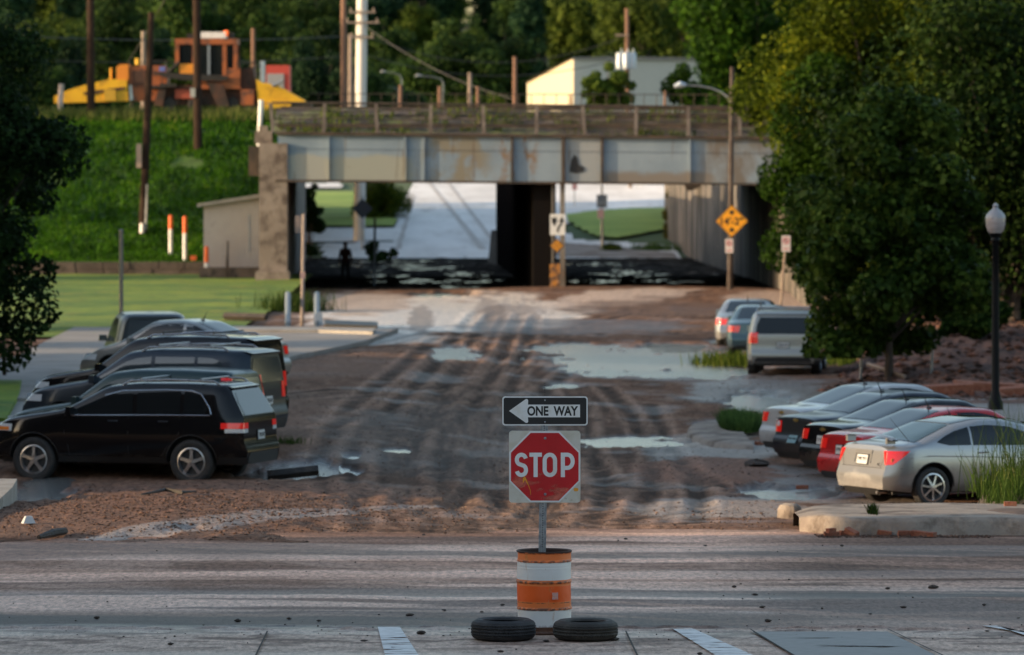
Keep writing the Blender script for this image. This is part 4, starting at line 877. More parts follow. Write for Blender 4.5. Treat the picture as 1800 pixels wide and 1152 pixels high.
for k, (x, y, h, r) in enumerate(((10.6, 139, 2.2, 1.5), (12.6, 143, 2.6, 1.7), (14.6, 139, 2.0, 1.5), (12.0, 131, 1.5, 1.1), (17.2, 150, 2.8, 2.0))):
    tree('understory_shrub', ('dark shrub just right of the street tree trunk', 'tallest dark shrub beneath the shade tree', 'dark shrub behind the lamp post', 'low dark shrub on the torn bank in front of the others', 'dark shrub at the far right edge')[k], 'shrub', (x, y, .35), h, .15, r, r*.8, h*.5, 26, 6500, .17, L_DK, .06, 61+k, csize=.4, group='dark shrubs under the right hand trees')
# ------------------------------------------------------------------ vehicles
def paint(name, col, metal=.35, rough=.28, dirt=(.10, .072, .052)):
    m = mat(name, col, rough, metal, coat=.8, spec=.3); n = m.node_tree; b = n.nodes['Principled BSDF']
    b.inputs['Coat Roughness'].default_value = .025
    tc = n.nodes.new('ShaderNodeTexCoord'); sp = n.nodes.new('ShaderNodeSeparateXYZ'); n.links.new(tc.outputs['Object'], sp.inputs[0])
    t = n.nodes.new('ShaderNodeTexNoise'); t.inputs['Scale'].default_value = 3; t.inputs['Detail'].default_value = 8; n.links.new(tc.outputs['Object'], t.inputs['Vector'])
    s = n.nodes.new('ShaderNodeMath'); s.operation = 'MULTIPLY_ADD'; s.inputs[1].default_value = .55; n.links.new(t.outputs['Fac'], s.inputs[0]); n.links.new(sp.outputs[2], s.inputs[2])
    r = n.nodes.new('ShaderNodeMapRange'); r.inputs[1].default_value = .52; r.inputs[2].default_value = .80; r.inputs[3].default_value = .55; r.inputs[4].default_value = 0; n.links.new(s.outputs[0], r.inputs[0])
    mx = n.nodes.new('ShaderNodeMix'); mx.data_type = 'RGBA'; n.links.new(r.outputs[0], mx.inputs[0]); mx.inputs[6].default_value = (*col, 1); mx.inputs[7].default_value = (*dirt, 1)
    n.links.new(mx.outputs[2], b.inputs['Base Color'])
    r2 = n.nodes.new('ShaderNodeMapRange'); r2.inputs[1].default_value = 0; r2.inputs[2].default_value = .55; r2.inputs[3].default_value = rough; r2.inputs[4].default_value = .8; n.links.new(r.outputs[0], r2.inputs[0]); n.links.new(r2.outputs[0], b.inputs['Roughness'])
    r3 = n.nodes.new('ShaderNodeMapRange'); r3.inputs[1].default_value = 0; r3.inputs[2].default_value = .55; r3.inputs[3].default_value = .22 if sum(col) < .3 else .5; r3.inputs[4].default_value = 0; n.links.new(r.outputs[0], r3.inputs[0]); n.links.new(r3.outputs[0], b.inputs['Coat Weight'])
    return m
DARKT = mat('dark_trim', (.02, .02, .021), .55)
LAMPR = mat('tail_lamp_red', (.60, .012, .010), .15, coat=1, emit=((.6, .01, .005), .12))
class Car:
    def __init__(s, L, W, top, belt, rear, front, sill=.26, wr=(1.0, .33), wf=(3.6, .33), g=(.80, .72), tum=.20, pk=(2.3, 4.5)):
        s.L, s.W, s.top, s.belt, s.rear, s.front, s.sill, s.wr, s.wf, s.g, s.tum, s.pk = L, W, top, belt, rear, front, sill, wr, wf, g, tum, pk
        # smoothed profiles
        xs = np.linspace(0, L, 400)
        def sm(pts, k):
            y = np.interp(xs, [p[0] for p in pts], [p[1] for p in pts]); ker = np.hanning(k*2+1); ker /= ker.sum()
            yp = np.concatenate([np.full(k, y[0]), y, np.full(k, y[-1])]); return np.convolve(yp, ker, 'valid')
        s.xs = xs; s.ty = sm(top, 13); s.by = sm(belt, 12)
    def zc(s, x): return float(np.interp(x, s.xs, s.ty))
    def zb(s, x): return min(float(np.interp(x, s.xs, s.by)), s.zc(x)-.015)
    def half(s, x):
        h = s.W/2; a = min(max(x/.6, 0), 1); c = min(max((s.L-x)/.9, 0), 1)
        return h*(s.g[0]+(1-s.g[0])*(1-(1-a)**2.6))*(s.g[1]+(1-s.g[1])*(1-(1-c)**2.4))
    def y(s, x, z):
        h = s.half(x); zb = s.zb(x)
        if z <= zb:
            v = (z-s.sill)/(zb-s.sill); return h*(1-.20*(v-.55)**2-(.05*(1-v/.12) if v < .12 else 0))
        h *= 1-.20*.45**2; zc = s.zc(x); u = min((z-zb)/(zc-zb), 1); p = s.p(x)
        return (h-s.tum*(z-zb))*max(1-u**p, 0)**(1/p)
    def p(s, x): return s.pk[0]+s.pk[1]*min((s.zc(x)-s.zb(x))/.5, 1)
    def ztop(s, x, y):
        zb, zc, p = s.zb(x), s.zc(x), s.p(x); h = s.half(x)*(1-.20*.45**2); z = zc
        for _ in range(6):
            wy = h-s.tum*(z-zb); z = zb+(zc-zb)*max(1-min(abs(y)/wy, 1)**p, 0)**(1/p)
        return z
    def sx(s, x, z):
        D = .9; r = float(np.interp(z, [q[0] for q in s.rear], [q[1] for q in s.rear])); f = float(np.interp(z, [q[0] for q in s.front], [q[1] for q in s.front]))
        if x < D: x = x+r*(1-x/D)**1.6
        if s.L-x < D: x = x-f*(1-(s.L-x)/D)**1.6
        return x
    def zs(s, x):
        z = s.sill
        for xw, rw in (s.wr, s.wf):
            ra = rw+.07; d = abs(x-xw)
            if d < ra: z = max(z, rw+math.sqrt(ra*ra-d*d))
        e = max(0, .5-x)*.12+max(0, x-s.L+.6)*.06
        return z+e*(z < s.sill+.01)
    def stations(s):
        xs = set()
        for k in range(10): xs.add(.6*(k/10)**1.7); xs.add(s.L-.6*(k/10)**1.7)
        x = .6
        while x < s.L-.6: xs.add(x); x += .085
        for xw, rw in (s.wr, s.wf):
            ra = rw+.07
            for k in range(15): xs.add(xw-ra*math.cos(math.pi*k/14))
            xs.add(xw-ra-.002); xs.add(xw+ra+.002)
        xs = sorted(xs); o = [xs[0]]
        for x in xs[1:]:
            if x-o[-1] > .0015: o.append(x)
        return o
    def body(s, pm, parent):
        NL, NU = 10, 14; rings = []
        for x in s.stations():
            zs_, zb, zc, p = s.zs(x), s.zb(x), s.zc(x), s.p(x); half = []
            for j in range(NL+1):
                z = zs_+(zb-zs_)*j/NL; half.append((s.y(x, z), z))
            h = s.half(x)*(1-.20*.45**2)
            for j in range(1, NU+1):
                th = math.pi/2*j/NU; z = zb+(zc-zb)*math.sin(th)**(2/p); yy = (h-s.tum*(z-zb))*max(math.cos(th), 0)**(2/p); half.append((yy, z))
            half[-1] = (0, zc)
            ring = [(s.sx(x, z), -y, z) for y, z in half]+[(s.sx(x, z), y, z) for y, z in half[-2::-1]]
            rings.append(ring)
        b = MB(); b.grid(rings); nr = len(rings[0])
        for ring in (rings[0], rings[-1]):
            k = nr//2; vs = ring; fs = [(j, j+1, nr-2-j, nr-1-j) for j in range(k-1)]+[(k-1, k, k+1)]; b.add(vs, fs)
        o = b.build('body', pm, parent, smooth=True, ang=38)
        b = MB(); b.box((s.L/2, 0, s.sill+.22), (s.L-.5, s.W-.52, .50)); b.box((s.L/2, 0, s.sill+.06), (s.L-1.0*1, s.W-.3, .10)) if 0 else None; b.build('underbody', DARKT, parent)
        # arch lips
        for xw, rw in (s.wr, s.wf):
            for sg in (-1, 1):
                m = MB(); rws = []
                for k in range(19):
                    a = math.pi*(k/18); x = xw-(rw+.07)*math.cos(a); z = rw+(rw+.07)*math.sin(a); z = max(z, s.sill); x2 = xw-(rw+.085)*math.cos(a); z2 = max(rw+(rw+.085)*math.sin(a), s.sill)
                    rws.append([(s.sx(x, z), sg*(s.y(x, z)-.22), z), (s.sx(x, z), sg*(s.y(x, z)+.004), z), (s.sx(x2, z2), sg*(s.y(x2, z2)+.004), z2)])
                m.grid(rws); m.build('wheel_arch', DARKT, parent, smooth=True)
        return o
    def side(s, name, xb, lo, hi, m, parent, sg, nx=16, nz=6, off=.004):
        """panel on the side between curves lo(x), hi(x)"""
        rows = []
        for i in range(nx+1):
            x = xb[0]+(xb[1]-xb[0])*i/nx; l, h_ = np.interp(x, [q[0] for q in lo], [q[1] for q in lo]), np.interp(x, [q[0] for q in hi], [q[1] for q in hi])
            rows.append([(s.sx(x, z), sg*(s.y(x, z)+off), z) for z in (l+(h_-l)*j/nz for j in range(nz+1))])
        b = MB(); b.grid(rows); return b.build(name, m, parent, smooth=True)
    def line(s, name, pts, m, parent, sg, w=.012, off=.007):
        b = MB(); b.tube([(s.sx(x, z), sg*(s.y(x, z)+off-.004), z) for x, z in pts], w, 5); return b.build(name, m, parent, smooth=True)
    def topp(s, name, x0, x1, yf0, yf1, m, parent, off=.006, nx=12, ny=12):
        """panel on the top surface (screens); yf = half width at x0, x1"""
        rows = []
        for i in range(nx+1):
            t = i/nx; x = x0+(x1-x0)*t; hw = yf0+(yf1-yf0)*t; r = []
            for j in range(ny+1):
                y = hw*(2*j/ny-1); z = s.ztop(x, y); e = .02; dz = (s.ztop(x+e, y)-s.ztop(x-e, y))/(2*e); nn = math.hypot(1, dz)
                r.append((s.sx(x, z)-dz/nn*off, y, z+off/nn))
            rows.append(r)
        b = MB(); b.grid(rows); return b.build(name, m, parent, smooth=True)
    def rearp(s, name, poly_rows, m, parent, off=.006, end='rear', ny=10):
        """poly_rows: list of (z, yl, yr) on the rear (or front) face"""
        rows = []
        for z, a, c in poly_rows:
            x = s.sx(0, z)-off if end == 'rear' else s.sx(s.L, z)+off
            rows.append([(x, a+(c-a)*j/ny, z) for j in range(ny+1)])
        b = MB(); b.grid(rows); return b.build(name, m, parent, smooth=True)
    def wrap(s, name, z0, z1, yin, xout, m, parent, sg, off=.008, end='rear', slope=0.0, taper=0.0):
        """lamp wrapping the corner: from |y|=yin on the end face round to xout along the side"""
        rows = []; nz = 6
        for j in range(nz+1):
            t = j/nz; z = z0+(z1-z0)*t; r = []; y0 = s.y(0 if end == 'rear' else s.L, z); yi = yin+(taper*(1-t))
            for k in range(5):
                y = yi+(y0-yi)*k/4
                x = s.sx(0, z)-off if end == 'rear' else s.sx(s.L, z)+off
                r.append((x, sg*y, z))
            xo = xout+slope*t
            for k in range(1, 9):
                xx = xo*(k/8)**1.5
                if end == 'rear': r.append((s.sx(xx, z)-off*(1-k/8), sg*(s.y(xx, z)+off), z))
                else: r.append((s.sx(s.L-xx, z)+off*(1-k/8), sg*(s.y(s.L-xx, z)+off), z))
            rows.append(r)
        b = MB(); b.grid(rows); return b.build(name, m, parent, smooth=True, ang=60)
def wheel(parent, x, y, r, w, rimr, spokes, sg, rimm=None):
    e = thing('wheel', None, None, (x, y, r)); e.parent = parent
    b = MB(); prof = [(rimr, -.40*w), (rimr+.02, -.47*w), (r-.03, -.5*w), (r-.008, -.42*w), (r, -.3*w), (r, .3*w), (r-.008, .42*w), (r-.03, .5*w), (rimr+.02, .47*w), (rimr, .40*w)]
    b.lathe(prof, 36, axis='y'); b.build('tyre', RUBBER, e, smooth=True, ang=50)
    b = MB(); o_ = sg*.44*w
    b.lathe([(rimr+.006, o_), (rimr-.018, o_+sg*.006), (rimr-.03, o_-sg*.03), (rimr-.04, -sg*.3*w)], 32, axis='y')
    for k in range(spokes):
        a = 2*math.pi*k/spokes+.3; ca, sa = math.cos(a), math.sin(a); wd = .055 if spokes <= 5 else .032
        pts = []
        for rr_, ww, hh in ((.035, wd*1.25, .012), (rimr*.55, wd*.9, .0), (rimr-.02, wd*1.2, -.004)):
            for q in (-1, 1): pts.append((ca*rr_-sa*ww/2*q, o_+sg*(hh-.012), sa*rr_+ca*ww/2*q))
        back = [(p[0], p[1]-sg*.04, p[2]) for p in pts]
        b.add(pts+back, [(0, 2, 3, 1), (2, 4, 5, 3), (0, 6, 8, 2), (2, 8, 10, 4), (1, 3, 9, 7), (3, 5, 11, 9)])
    b.lathe([(.0, o_+sg*.006), (.035, o_+sg*.004), (.045, o_-sg*.02)], 12, axis='y')
    b.build('rim', rimm or ALLOY, e, smooth=True, ang=40)
    b = MB(); b.lathe([(0, o_-sg*.06), (rimr-.03, o_-sg*.06)], 24, axis='y'); b.build('brake_disc', DARKT, e)
    return e
def mirror(c, parent, x, z, sg, pm):
    b = MB(); y = sg*(c.y(x, z)+.10); b.box((c.sx(x, z), y, z+.03), (.10, .20, .14), taper=.85); b.box((c.sx(x, z)+.01, sg*(c.y(x, z)+.01), z-.02), (.06, .08, .05)); b.build('wing_mirror', pm, parent)
def glassgroup(c, wins, parent, gm=None, chrome=None, sides=(-1, 1)):
    for sg in sides:
        for nm, xb, lo, hi in wins: c.side(nm, xb, lo, hi, gm or GLASS, parent, sg)
        if chrome:
            for ch in chrome: c.line('window_trim', ch, CHROME, parent, sg, .010)
def place(t, c, local, world, ang):
    """put car-local point (x,y) on world (x,y); heading angle ang in degrees"""
    a = R(ang); x, y = local; wx_ = world[0]-(x*math.cos(a)-y*math.sin(a)); wy_ = world[1]-(x*math.sin(a)+y*math.cos(a)); t.location = (wx_, wy_, world[2]); t.rotation_euler = (0, 0, a)
def seams(c, parent, xs_, sill, sides=(-1, 1)):
    SM = DARKT
    for sg in sides:
        for x0, x1 in xs_:
            zt = c.zb(x1)-.01; c.line('door_seam', [(x0, sill), (x0+(x1-x0)*.3, sill+.15), (x1, sill+.4), (x1, zt)], SM, parent, sg, .004, .003)
def text_mesh(txt, w_, h_, name, m, parent, loc, rot=(math.pi/2, 0, 0), off=0.0, bold=.0, th=.002):
    cu = bpy.data.curves.new('lettering', 'FONT'); cu.body = txt; cu.align_x = 'CENTER'; cu.align_y = 'CENTER'; cu.extrude = th; cu.offset = bold; cu.size = 1; cu.resolution_u = 4
    o = bpy.data.objects.new('tmp', cu); COL.objects.link(o); bpy.context.view_layer.update()
    me = bpy.data.meshes.new_from_object(o.evaluated_get(bpy.context.evaluated_depsgraph_get())); bpy.data.objects.remove(o); bpy.data.curves.remove(cu)
    v = np.zeros(len(me.vertices)*3, np.float32); me.vertices.foreach_get('co', v); v = v.reshape(-1, 3)
    lo, hi = v.min(0), v.max(0); v[:, 0] = (v[:, 0]-(lo[0]+hi[0])/2)*w_/(hi[0]-lo[0]); v[:, 1] = (v[:, 1]-(lo[1]+hi[1])/2)*h_/(hi[1]-lo[1]); me.vertices.foreach_set('co', v.ravel())
    me.materials.clear(); me.materials.append(m); me.name = name; q = bpy.data.objects.new(name, me); COL.objects.link(q); q.parent = parent; q.location = loc; q.rotation_euler = rot
    return q
BLK = mat('lettering_black', (.015, .015, .015), .5)
def plate(c, parent, y, z, txt, pm=PLATE, w_=.31):
    x = c.sx(0, z)-.012; t = (c.sx(0, z+.07)-c.sx(0, z-.07))/.14; ang = math.atan(t)
    b = MB(); M = Matrix.Rotation(ang, 3, 'Y'); b.box((x, y, z), (.012, w_+.03, .175), 0, M=M); o = b.build('plate_frame', DARKT, parent)
    b = MB(); b.box((x-.007, y, z), (.006, w_, .15), 0, M=M); p = b.build('licence_plate', pm, parent)
    text_mesh(txt, w_*.8, .08, 'lettering', BLK, p, (x-.0115, y, z-.005), (math.pi/2, 0, -math.pi/2))
def badge(c, parent, y, z):
    x = c.sx(0, z)-.012; b = MB(); b.box((x, y, z), (.02, .16, .035)); b.box((x, y+.0, z), (.022, .06, .065)); b.build('badge', mat('brass_badge', (.65, .45, .15), .3, .9), parent)
def antenna(c, parent, x, y, m=DARKT, l=.22, tilt=.5, shark=False):
    z = c.ztop(x, y); b = MB()
    b.tube([(x, y, z-.01), (x-.02, y, z+.03), (x-.02-l*tilt, y, z+.03+l)], [.022, .014, .004], 6); b.box((x, y, z+.012), (.10, .05, .035), taper=.6); b.build('antenna', m, parent)
# --- generic shapes
def sedan(name, label, paintm, world, ang, lamp='block', platem=PLATE, txt='RTK 418', group=None, L=4.85, H=1.46, W=1.78, local=None, W2=None, lampz=(.74, .92), detail=True, spoiler=False, ant=True):
    k = L/4.85; kz = H/1.46
    top = [(0, .99), (.12, 1.03), (.75*k, 1.07), (.85*k, 1.09), (1.75*k, 1.40*kz), (2.25*k, 1.46*kz), (2.9*k, 1.43*kz), (3.75*k, 1.02), (4.5*k, .83), (4.75*k, .72), (L, .60)]
    belt = [(0, .93), (.5, .97), (1.5*k, .98), (3.6*k, .93), (4.3*k, .78), (L, .52)]
    c = Car(L, W, top, belt, [(.2, .10), (.35, .02), (.55, 0), (.66, .07), (.95, .10), (1.05, .13)], [(.2, .12), (.4, 0), (.6, .02), (.8, .15)], wr=(1.02*k, .325), wf=(3.88*k, .325), tum=.30)
    t = thing(name, label, 'car', (0, 0, 0), 0, group)
    c.body(paintm, t)
    wins = [('rear_side_window', (1.05*k, 1.98*k), [(0, 1.02), (1.05*k, 1.03), (3*k, 1.00)], [(1.05*k, 1.045), (1.45*k, 1.22*kz), (1.75*k, 1.33*kz), (1.98*k, 1.375*kz)]),
            ('front_side_window', (2.06*k, 3.35*k), [(0, 1.02), (3.3*k, .99)], [(2.06*k, 1.38*kz), (2.5*k, 1.375*kz), (2.9*k, 1.30*kz), (3.35*k, 1.03)])]
    glassgroup(c, wins, t)
    c.topp('rear_window', .88*k, 1.83*k, .62, .52, GLASS, t); c.topp('windshield', 2.85*k, 3.72*k, .54, .64, GLASS, t)
    y0 = c.half(0)
    for sg in (-1, 1):
        if lamp == 'round':
            c.wrap('tail_lamp', lampz[0]-.03, lampz[1], y0-.21, .10, LAMPR, t, sg)
            x = c.sx(0, .87)-.012; b = MB(); b.lathe([(0, -.012), (.05, -.010), (.055, 0)], 16, c=(x, sg*(y0-.10), .865), axis='x'); b.build('reverse_lamp', CLEARL, t)
        else: c.wrap('tail_lamp', lampz[0], lampz[1], y0-.24, .28, LAMPR, t, sg, taper=.05)
        c.wrap('headlamp', .60, .73, .5, .5, CLEARL, t, sg, end='front')
        mirror(c, t, 3.35*k, 1.0, sg, paintm)
        wheel(t, c.wr[0], sg*(W/2-.13), .325, .21, .215, 5, sg); wheel(t, c.wf[0], sg*(W/2-.13), .325, .21, .215, 5, sg)
        for xx in (1.55*k, 2.5*k):
            c.line('door_handle', [(xx, .88), (xx+.16, .885)], paintm, t, sg, .014, .014)
    seams(c, t, [(1.35*k, 1.15*k), (2.02*k, 2.02*k), (3.25*k, 3.3*k)], .33)
    c.rearp('bumper_valance', [(.24, -y0*.8, y0*.8), (.31, -y0*.85, y0*.85), (.36, -y0*.8, y0*.8)], DARKT, t)
    c.rearp('plate_recess', [(.66 if lamp != 'round' else .50, -.26, .26), (.70 if lamp != 'round' else .60, -.27, .27), (.80 if lamp != 'round' else .66, -.25, .25)], paintm, t)
    pz = .74 if lamp != 'round' else .60
    plate(c, t, 0, pz, txt, platem)
    if detail: badge(c, t, 0, .95 if lamp == 'round' else .93)
    c.line('bumper_seam', [(.0, .66), (.25, .67), (.6, .68)], DARKT, t, 1, .004, .003); c.line('bumper_seam', [(.0, .66), (.25, .67), (.6, .68)], DARKT, t, -1, .004, .003)
    c.rearp('boot_seam', [(.665, -y0*.98, y0*.98), (.672, -y0*.98, y0*.98)], DARKT, t, off=.003)
    if ant: antenna(c, t, 1.95*k, 0, l=.18)
    if spoiler:
        b = MB(); b.tube([(.10, -.62, 1.08), (.06, -.55, 1.15), (.05, 0, 1.17), (.06, .55, 1.15), (.10, .62, 1.08)], .028, 6); b.build('spoiler', paintm, t, smooth=True)
    place(t, c, local or (0, -W/2*0), world, ang); return t, c
def suv(name, label, paintm, world, ang, L=4.85, H=1.75, W=1.92, local=(0, 0), sill=.32, wr=(.98, .37), wf=(3.88, .37), rails=None, lampf=None, chrome=False, glassx=None, rearx=.36, gm=None, wsm=None, group=None, spoilerx=True, hood=1.06, spokes=5, belt_=1.10, txt='TNB 604', rimr=.235, dpill=.35):
    k = L/4.85; Hh = H-.02
    top = [(0, Hh-.08), (.10, Hh-.03), (1.2*k, Hh), (2.1*k, Hh-.01), (2.62*k, Hh-.07), (3.42*k, hood+.06), (4.55*k, hood-.10), (4.76*k, hood-.22), (L, hood-.42)]
    belt = [(0, belt_+.03), (1*k, belt_+.01), (2.5*k, belt_-.01), (3.4*k, hood-.02), (4.4*k, hood-.20), (L, hood-.50)]
    c = Car(L, W, top, belt, [(.2, .12), (.35, .03), (.60, 0), (.72, .06), (belt_, .08), (Hh-.1, rearx), (Hh, rearx+.05)], [(.2, .12), (.45, 0), (.8, .03), (hood, .12)], sill=sill, wr=(wr[0]*k, wr[1]), wf=(wf[0]*k, wf[1]), g=(.86, .74), tum=.22, pk=(2.3, 6.5))
    t = thing(name, label, 'car', (0, 0, 0), 0, group)
    c.body(paintm, t); b0 = belt_+.045; hi = H-.175
    xr = dpill+rearx*.8
    wins = [('quarter_window', (xr, 1.15*k), [(xr, b0+.10), (xr+.16, b0+.005), (3, b0)], [(xr, b0+.12), (xr+.20, hi-.06), (xr+.35, hi-.015), (1.15*k, hi)]),
            ('rear_side_window', (1.22*k, 2.02*k), [(0, b0), (3, b0)], [(1.22*k, hi), (2.02*k, hi)]),
            ('front_side_window', (2.10*k, 3.24*k), [(0, b0), (3.2*k, b0-.02)], [(2.10*k, hi), (2.4*k, hi-.03), (2.62*k, hi-.10), (3.24*k, b0+.02)])]
    glassgroup(c, wins, t, gm, chrome=([[(xr, b0-.02), (2*k, b0-.03), (3.22*k, b0-.05)], [(xr-.02, b0-.0), (xr+.02, b0+.12), (xr+.2, hi-.04), (xr+.38, hi+.015), (1.5*k, hi+.025), (2.3*k, hi+.0), (2.62*k, hi-.08)]] if chrome else None))
    c.topp('windshield', 2.68*k, 3.38*k, .58, .70, wsm or gm or GLASS, t)
    y0 = c.half(0)
    yw = y0-.12
    c.rearp('rear_window', [(b0-.02, -yw+.0, yw-.0), (b0+.2, -yw+.03, yw-.03), (H-.19, -yw+.12, yw-.12)], gm or GLASS, t)
    for sg in (-1, 1):
        if lampf == 'tall': c.wrap('tail_lamp', .80, H-.16, y0-.10, .17, LAMPR, t, sg, slope=.05)
        elif lampf == 'mid': c.wrap('tail_lamp', .88, 1.16, y0-.18, .16, LAMPR, t, sg)
        else:
            c.wrap('tail_lamp', .97, 1.07, y0-.22, .42, LAMPR, t, sg); c.wrap('reverse_lamp', .90, .965, y0-.20, .34, CLEARL, t, sg)
        c.wrap('headlamp', hood-.34, hood-.22, .55, .48, CLEARL, t, sg, end='front'); c.wrap('turn_lamp', hood-.33, hood-.27, .74, .42, AMBER, t, sg, end='front', off=.012) if lampf == 'split' else None
        mirror(c, t, 3.22*k, b0-.0, sg, paintm)
        for xw in (c.wr, c.wf): wheel(t, xw[0], sg*(W/2-.14), xw[1], .25, rimr, spokes, sg)
        if rails:
            z = H-.0; pts = [(x, sg*(c.half(1.5)-.26), c.ztop(x, c.half(1.5)-.26)+h_) for x, h_ in ((.55, .0), (.65, .055), (1.5*k, .065), (2.2*k, .055), (2.35*k, 0))]
            MB().tube(pts, .018, 6).build('roof_rail', rails, t, smooth=True)
        for xx in (1.42*k, 2.35*k): c.line('door_handle', [(xx, b0-.14), (xx+.18, b0-.14)], paintm, t, sg, .016, .016)
        c.side('sill_cladding', (.0, L-.05), [(0, sill+.0), (L, sill+.0)], [(0, sill+.12), (c.wr[0]-.46, sill+.12), (c.wr[0]-.45, sill+.01), (c.wr[0]+.45, sill+.01), (c.wr[0]+.46, sill+.10), (c.wf[0]-.46, sill+.10), (c.wf[0]-.45, sill+.01), (c.wf[0]+.45, sill+.01), (c.wf[0]+.46, sill+.1), (L, sill+.1)], DARKT, t, sg, nx=70, nz=1, off=.008)
    seams(c, t, [(1.55*k, 1.22*k), (2.16*k, 2.16*k), (3.25*k, 3.35*k)], sill+.12)
    c.rearp('bumper_valance', [(sill, -y0*.85, y0*.85), (sill+.12, -y0*.9, y0*.9), (sill+.2, -y0*.8, y0*.8)], DARKT, t)
    c.rearp('bumper_seam', [(.70, -y0*.98, y0*.98), (.712, -y0*.98, y0*.98)], DARKT, t, off=.003)
    plate(c, t, 0, .84, txt)
    if spoilerx:
        b = MB(); x = c.sx(0, H-.07); rows = []
        for j in range(11):
            y = (y0-.16)*(2*j/10-1); rows.append([(x+.12, y, H-.06), (x-.07, y, H-.105), (x-.06, y, H-.13), (x+.05, y, H-.16)])
        b.grid(rows); b.build('roof_spoiler', paintm, t, smooth=True)
    if rails and txt: 
        for xx in (.9, 2.0*k):
            zz = c.ztop(xx, .3)+.06; MB().tube([(xx, -(c.half(1.5)-.26), zz), (xx, c.half(1.5)-.26, zz)], .014, 6).build('roof_bar', rails if rails != CHROME else DARKT, t)
    place(t, c, local, world, ang); return t, c
PBLACK = paint('black_paint', (.004, .004, .005), 0, .12); PGREEN = paint('dark_green_paint', (.02, .042, .045), .4); PNAVY = paint('dark_blue_paint', (.022, .032, .045), .4)
PSILV = paint('silver_paint', (.36, .36, .36), .75, .33); PSILV2 = paint('warm_silver_paint', (.33, .32, .30), .7, .33); PRED = paint('red_paint', (.45, .012, .015), .3, .25); PTEAL = paint('teal_paint', (.08, .13, .145), .5)
PGREY = paint('slate_paint', (.05, .06, .07), .5); PWHITE = paint('white_car_paint', (.36, .37, .38), .1); PNIGHT = paint('midnight_paint', (.010, .014, .024), .4)
GT = mat('teal_glass', (.015, .035, .04), .05, spec=.6)
def bl(px, py, s, dz=0): v = P(px, py, s); return (v.x, v.y, v.z+dz)
GL = 'vehicles parked at an angle along the left side'; GR = 'cars parked at an angle in the right hand row'; GK = 'silver and teal cars parked along the right kerb'
AL, AR = 161, 27
def rearspot(px, s, py_ground): v = P(px, py_ground, s); return (v.x, v.y, v.z)
# left row; world = rear wheel ground point (near side) or rear centre
suv('black_suv', 'nearest vehicle of the left row, glossy black SUV with chrome trimmed side windows', PBLACK, rearspot(336, 102.5, 853), 163, L=4.82, H=1.77, belt_=1.17, wr=(1.0, .39), wf=(3.93, .39), rimr=.25, sill=.36, local=(.98, .96), chrome=True, rails=ALLOY, lampf='split', group=GL, rearx=.36, hood=1.22)
suv('green_wagon', 'dark green wagon with tall red tail lamps just behind the nearest black SUV', PGREEN, rearspot(446, 100, 812), AL, L=4.5, H=1.66, W=1.85, local=(0, 0), lampf='tall', rearx=.16, group=GL, gm=GT, sill=.26, wr=(.98, .33), wf=(3.8, .33), hood=.98, belt_=1.0, spoilerx=False, rails=None)
suv('blue_suv', 'dark blue SUV with roof rack and green tinted windshield, third in the left row', PNAVY, rearspot(478, 98, 786), AL, L=4.6, H=1.80, local=(0, 0), lampf='mid', rails=ALLOY, rearx=.14, group=GL, wsm=WGLASS, gm=mat('blue_glass', (.02, .035, .045), .06, spec=1), hood=1.14, belt_=1.14)
suv('black_suv', 'black SUV with silver roof rails, fourth in the left row', PBLACK, rearspot(480, 94, 764), AL, L=4.65, H=1.88, W=2.0, local=(0, 0), lampf='mid', rails=CHROME, rearx=.12, group=GL, wsm=WGLASS, hood=1.18, belt_=1.18, wr=(1.0, .39), wf=(3.9, .39))
sedan('silver_sedan', 'muddy silver sedan with a beige front fender, fifth in the left row', PSILV2, rearspot(488, 81, 684), AL-4, group=GL, local=(0, 0), H=1.5, L=4.5, txt='WGD 120', detail=False)
suv('grey_jeep', 'slate grey upright off road vehicle at the far end of the left row', PGREY, rearspot(272, 76, 690), 99, L=4.2, H=1.86, W=1.87, local=(0, 0), lampf='mid', group=GL, gm=mat('slate_glass', (.05, .06, .07), .12, spec=1), rearx=.08, hood=1.12, spoilerx=False)
# right row: rear centre given at the scale of each car
def rr(pxl, s, py, half=.62): v = P(pxl, py, s); a = R(AR); return (v.x+half*math.sin(a), v.y-half*math.cos(a), v.z)
sedan('white_sedan', 'white sedan at the far end of the right hand row beside the grass clump', PWHITE, rr(1338, 91.5, 808), AR, group=GR, lamp='block', txt='PXR 552')
sedan('black_sedan', 'midnight black sedan with round tail lamps, second from the far end of the right row', PNIGHT, rr(1362, 94.5, 826), AR, group=GR, lamp='round', platem=PLATEB, txt='VHC 803', local=(0, 0))
sedan('black_sedan', 'black sedan between the round lamp black sedan and the red sedan', PBLACK, rr(1408, 97.5, 843), AR, group=GR, lamp='block', txt='SLD 291', L=4.6)
sedan('red_sedan', 'bright red sedan in the middle of the right row', PRED, rr(1440, 101.5, 863), AR, group=GR, lamp='block', txt='KTM 375', L=4.6, H=1.45, detail=False)
sedan('black_coupe', 'black car squeezed between the red sedan and the silver coupe', PBLACK, rr(1474, 105, 884), AR, group=GR, lamp='block', txt='NRB 486', L=4.6, H=1.42)
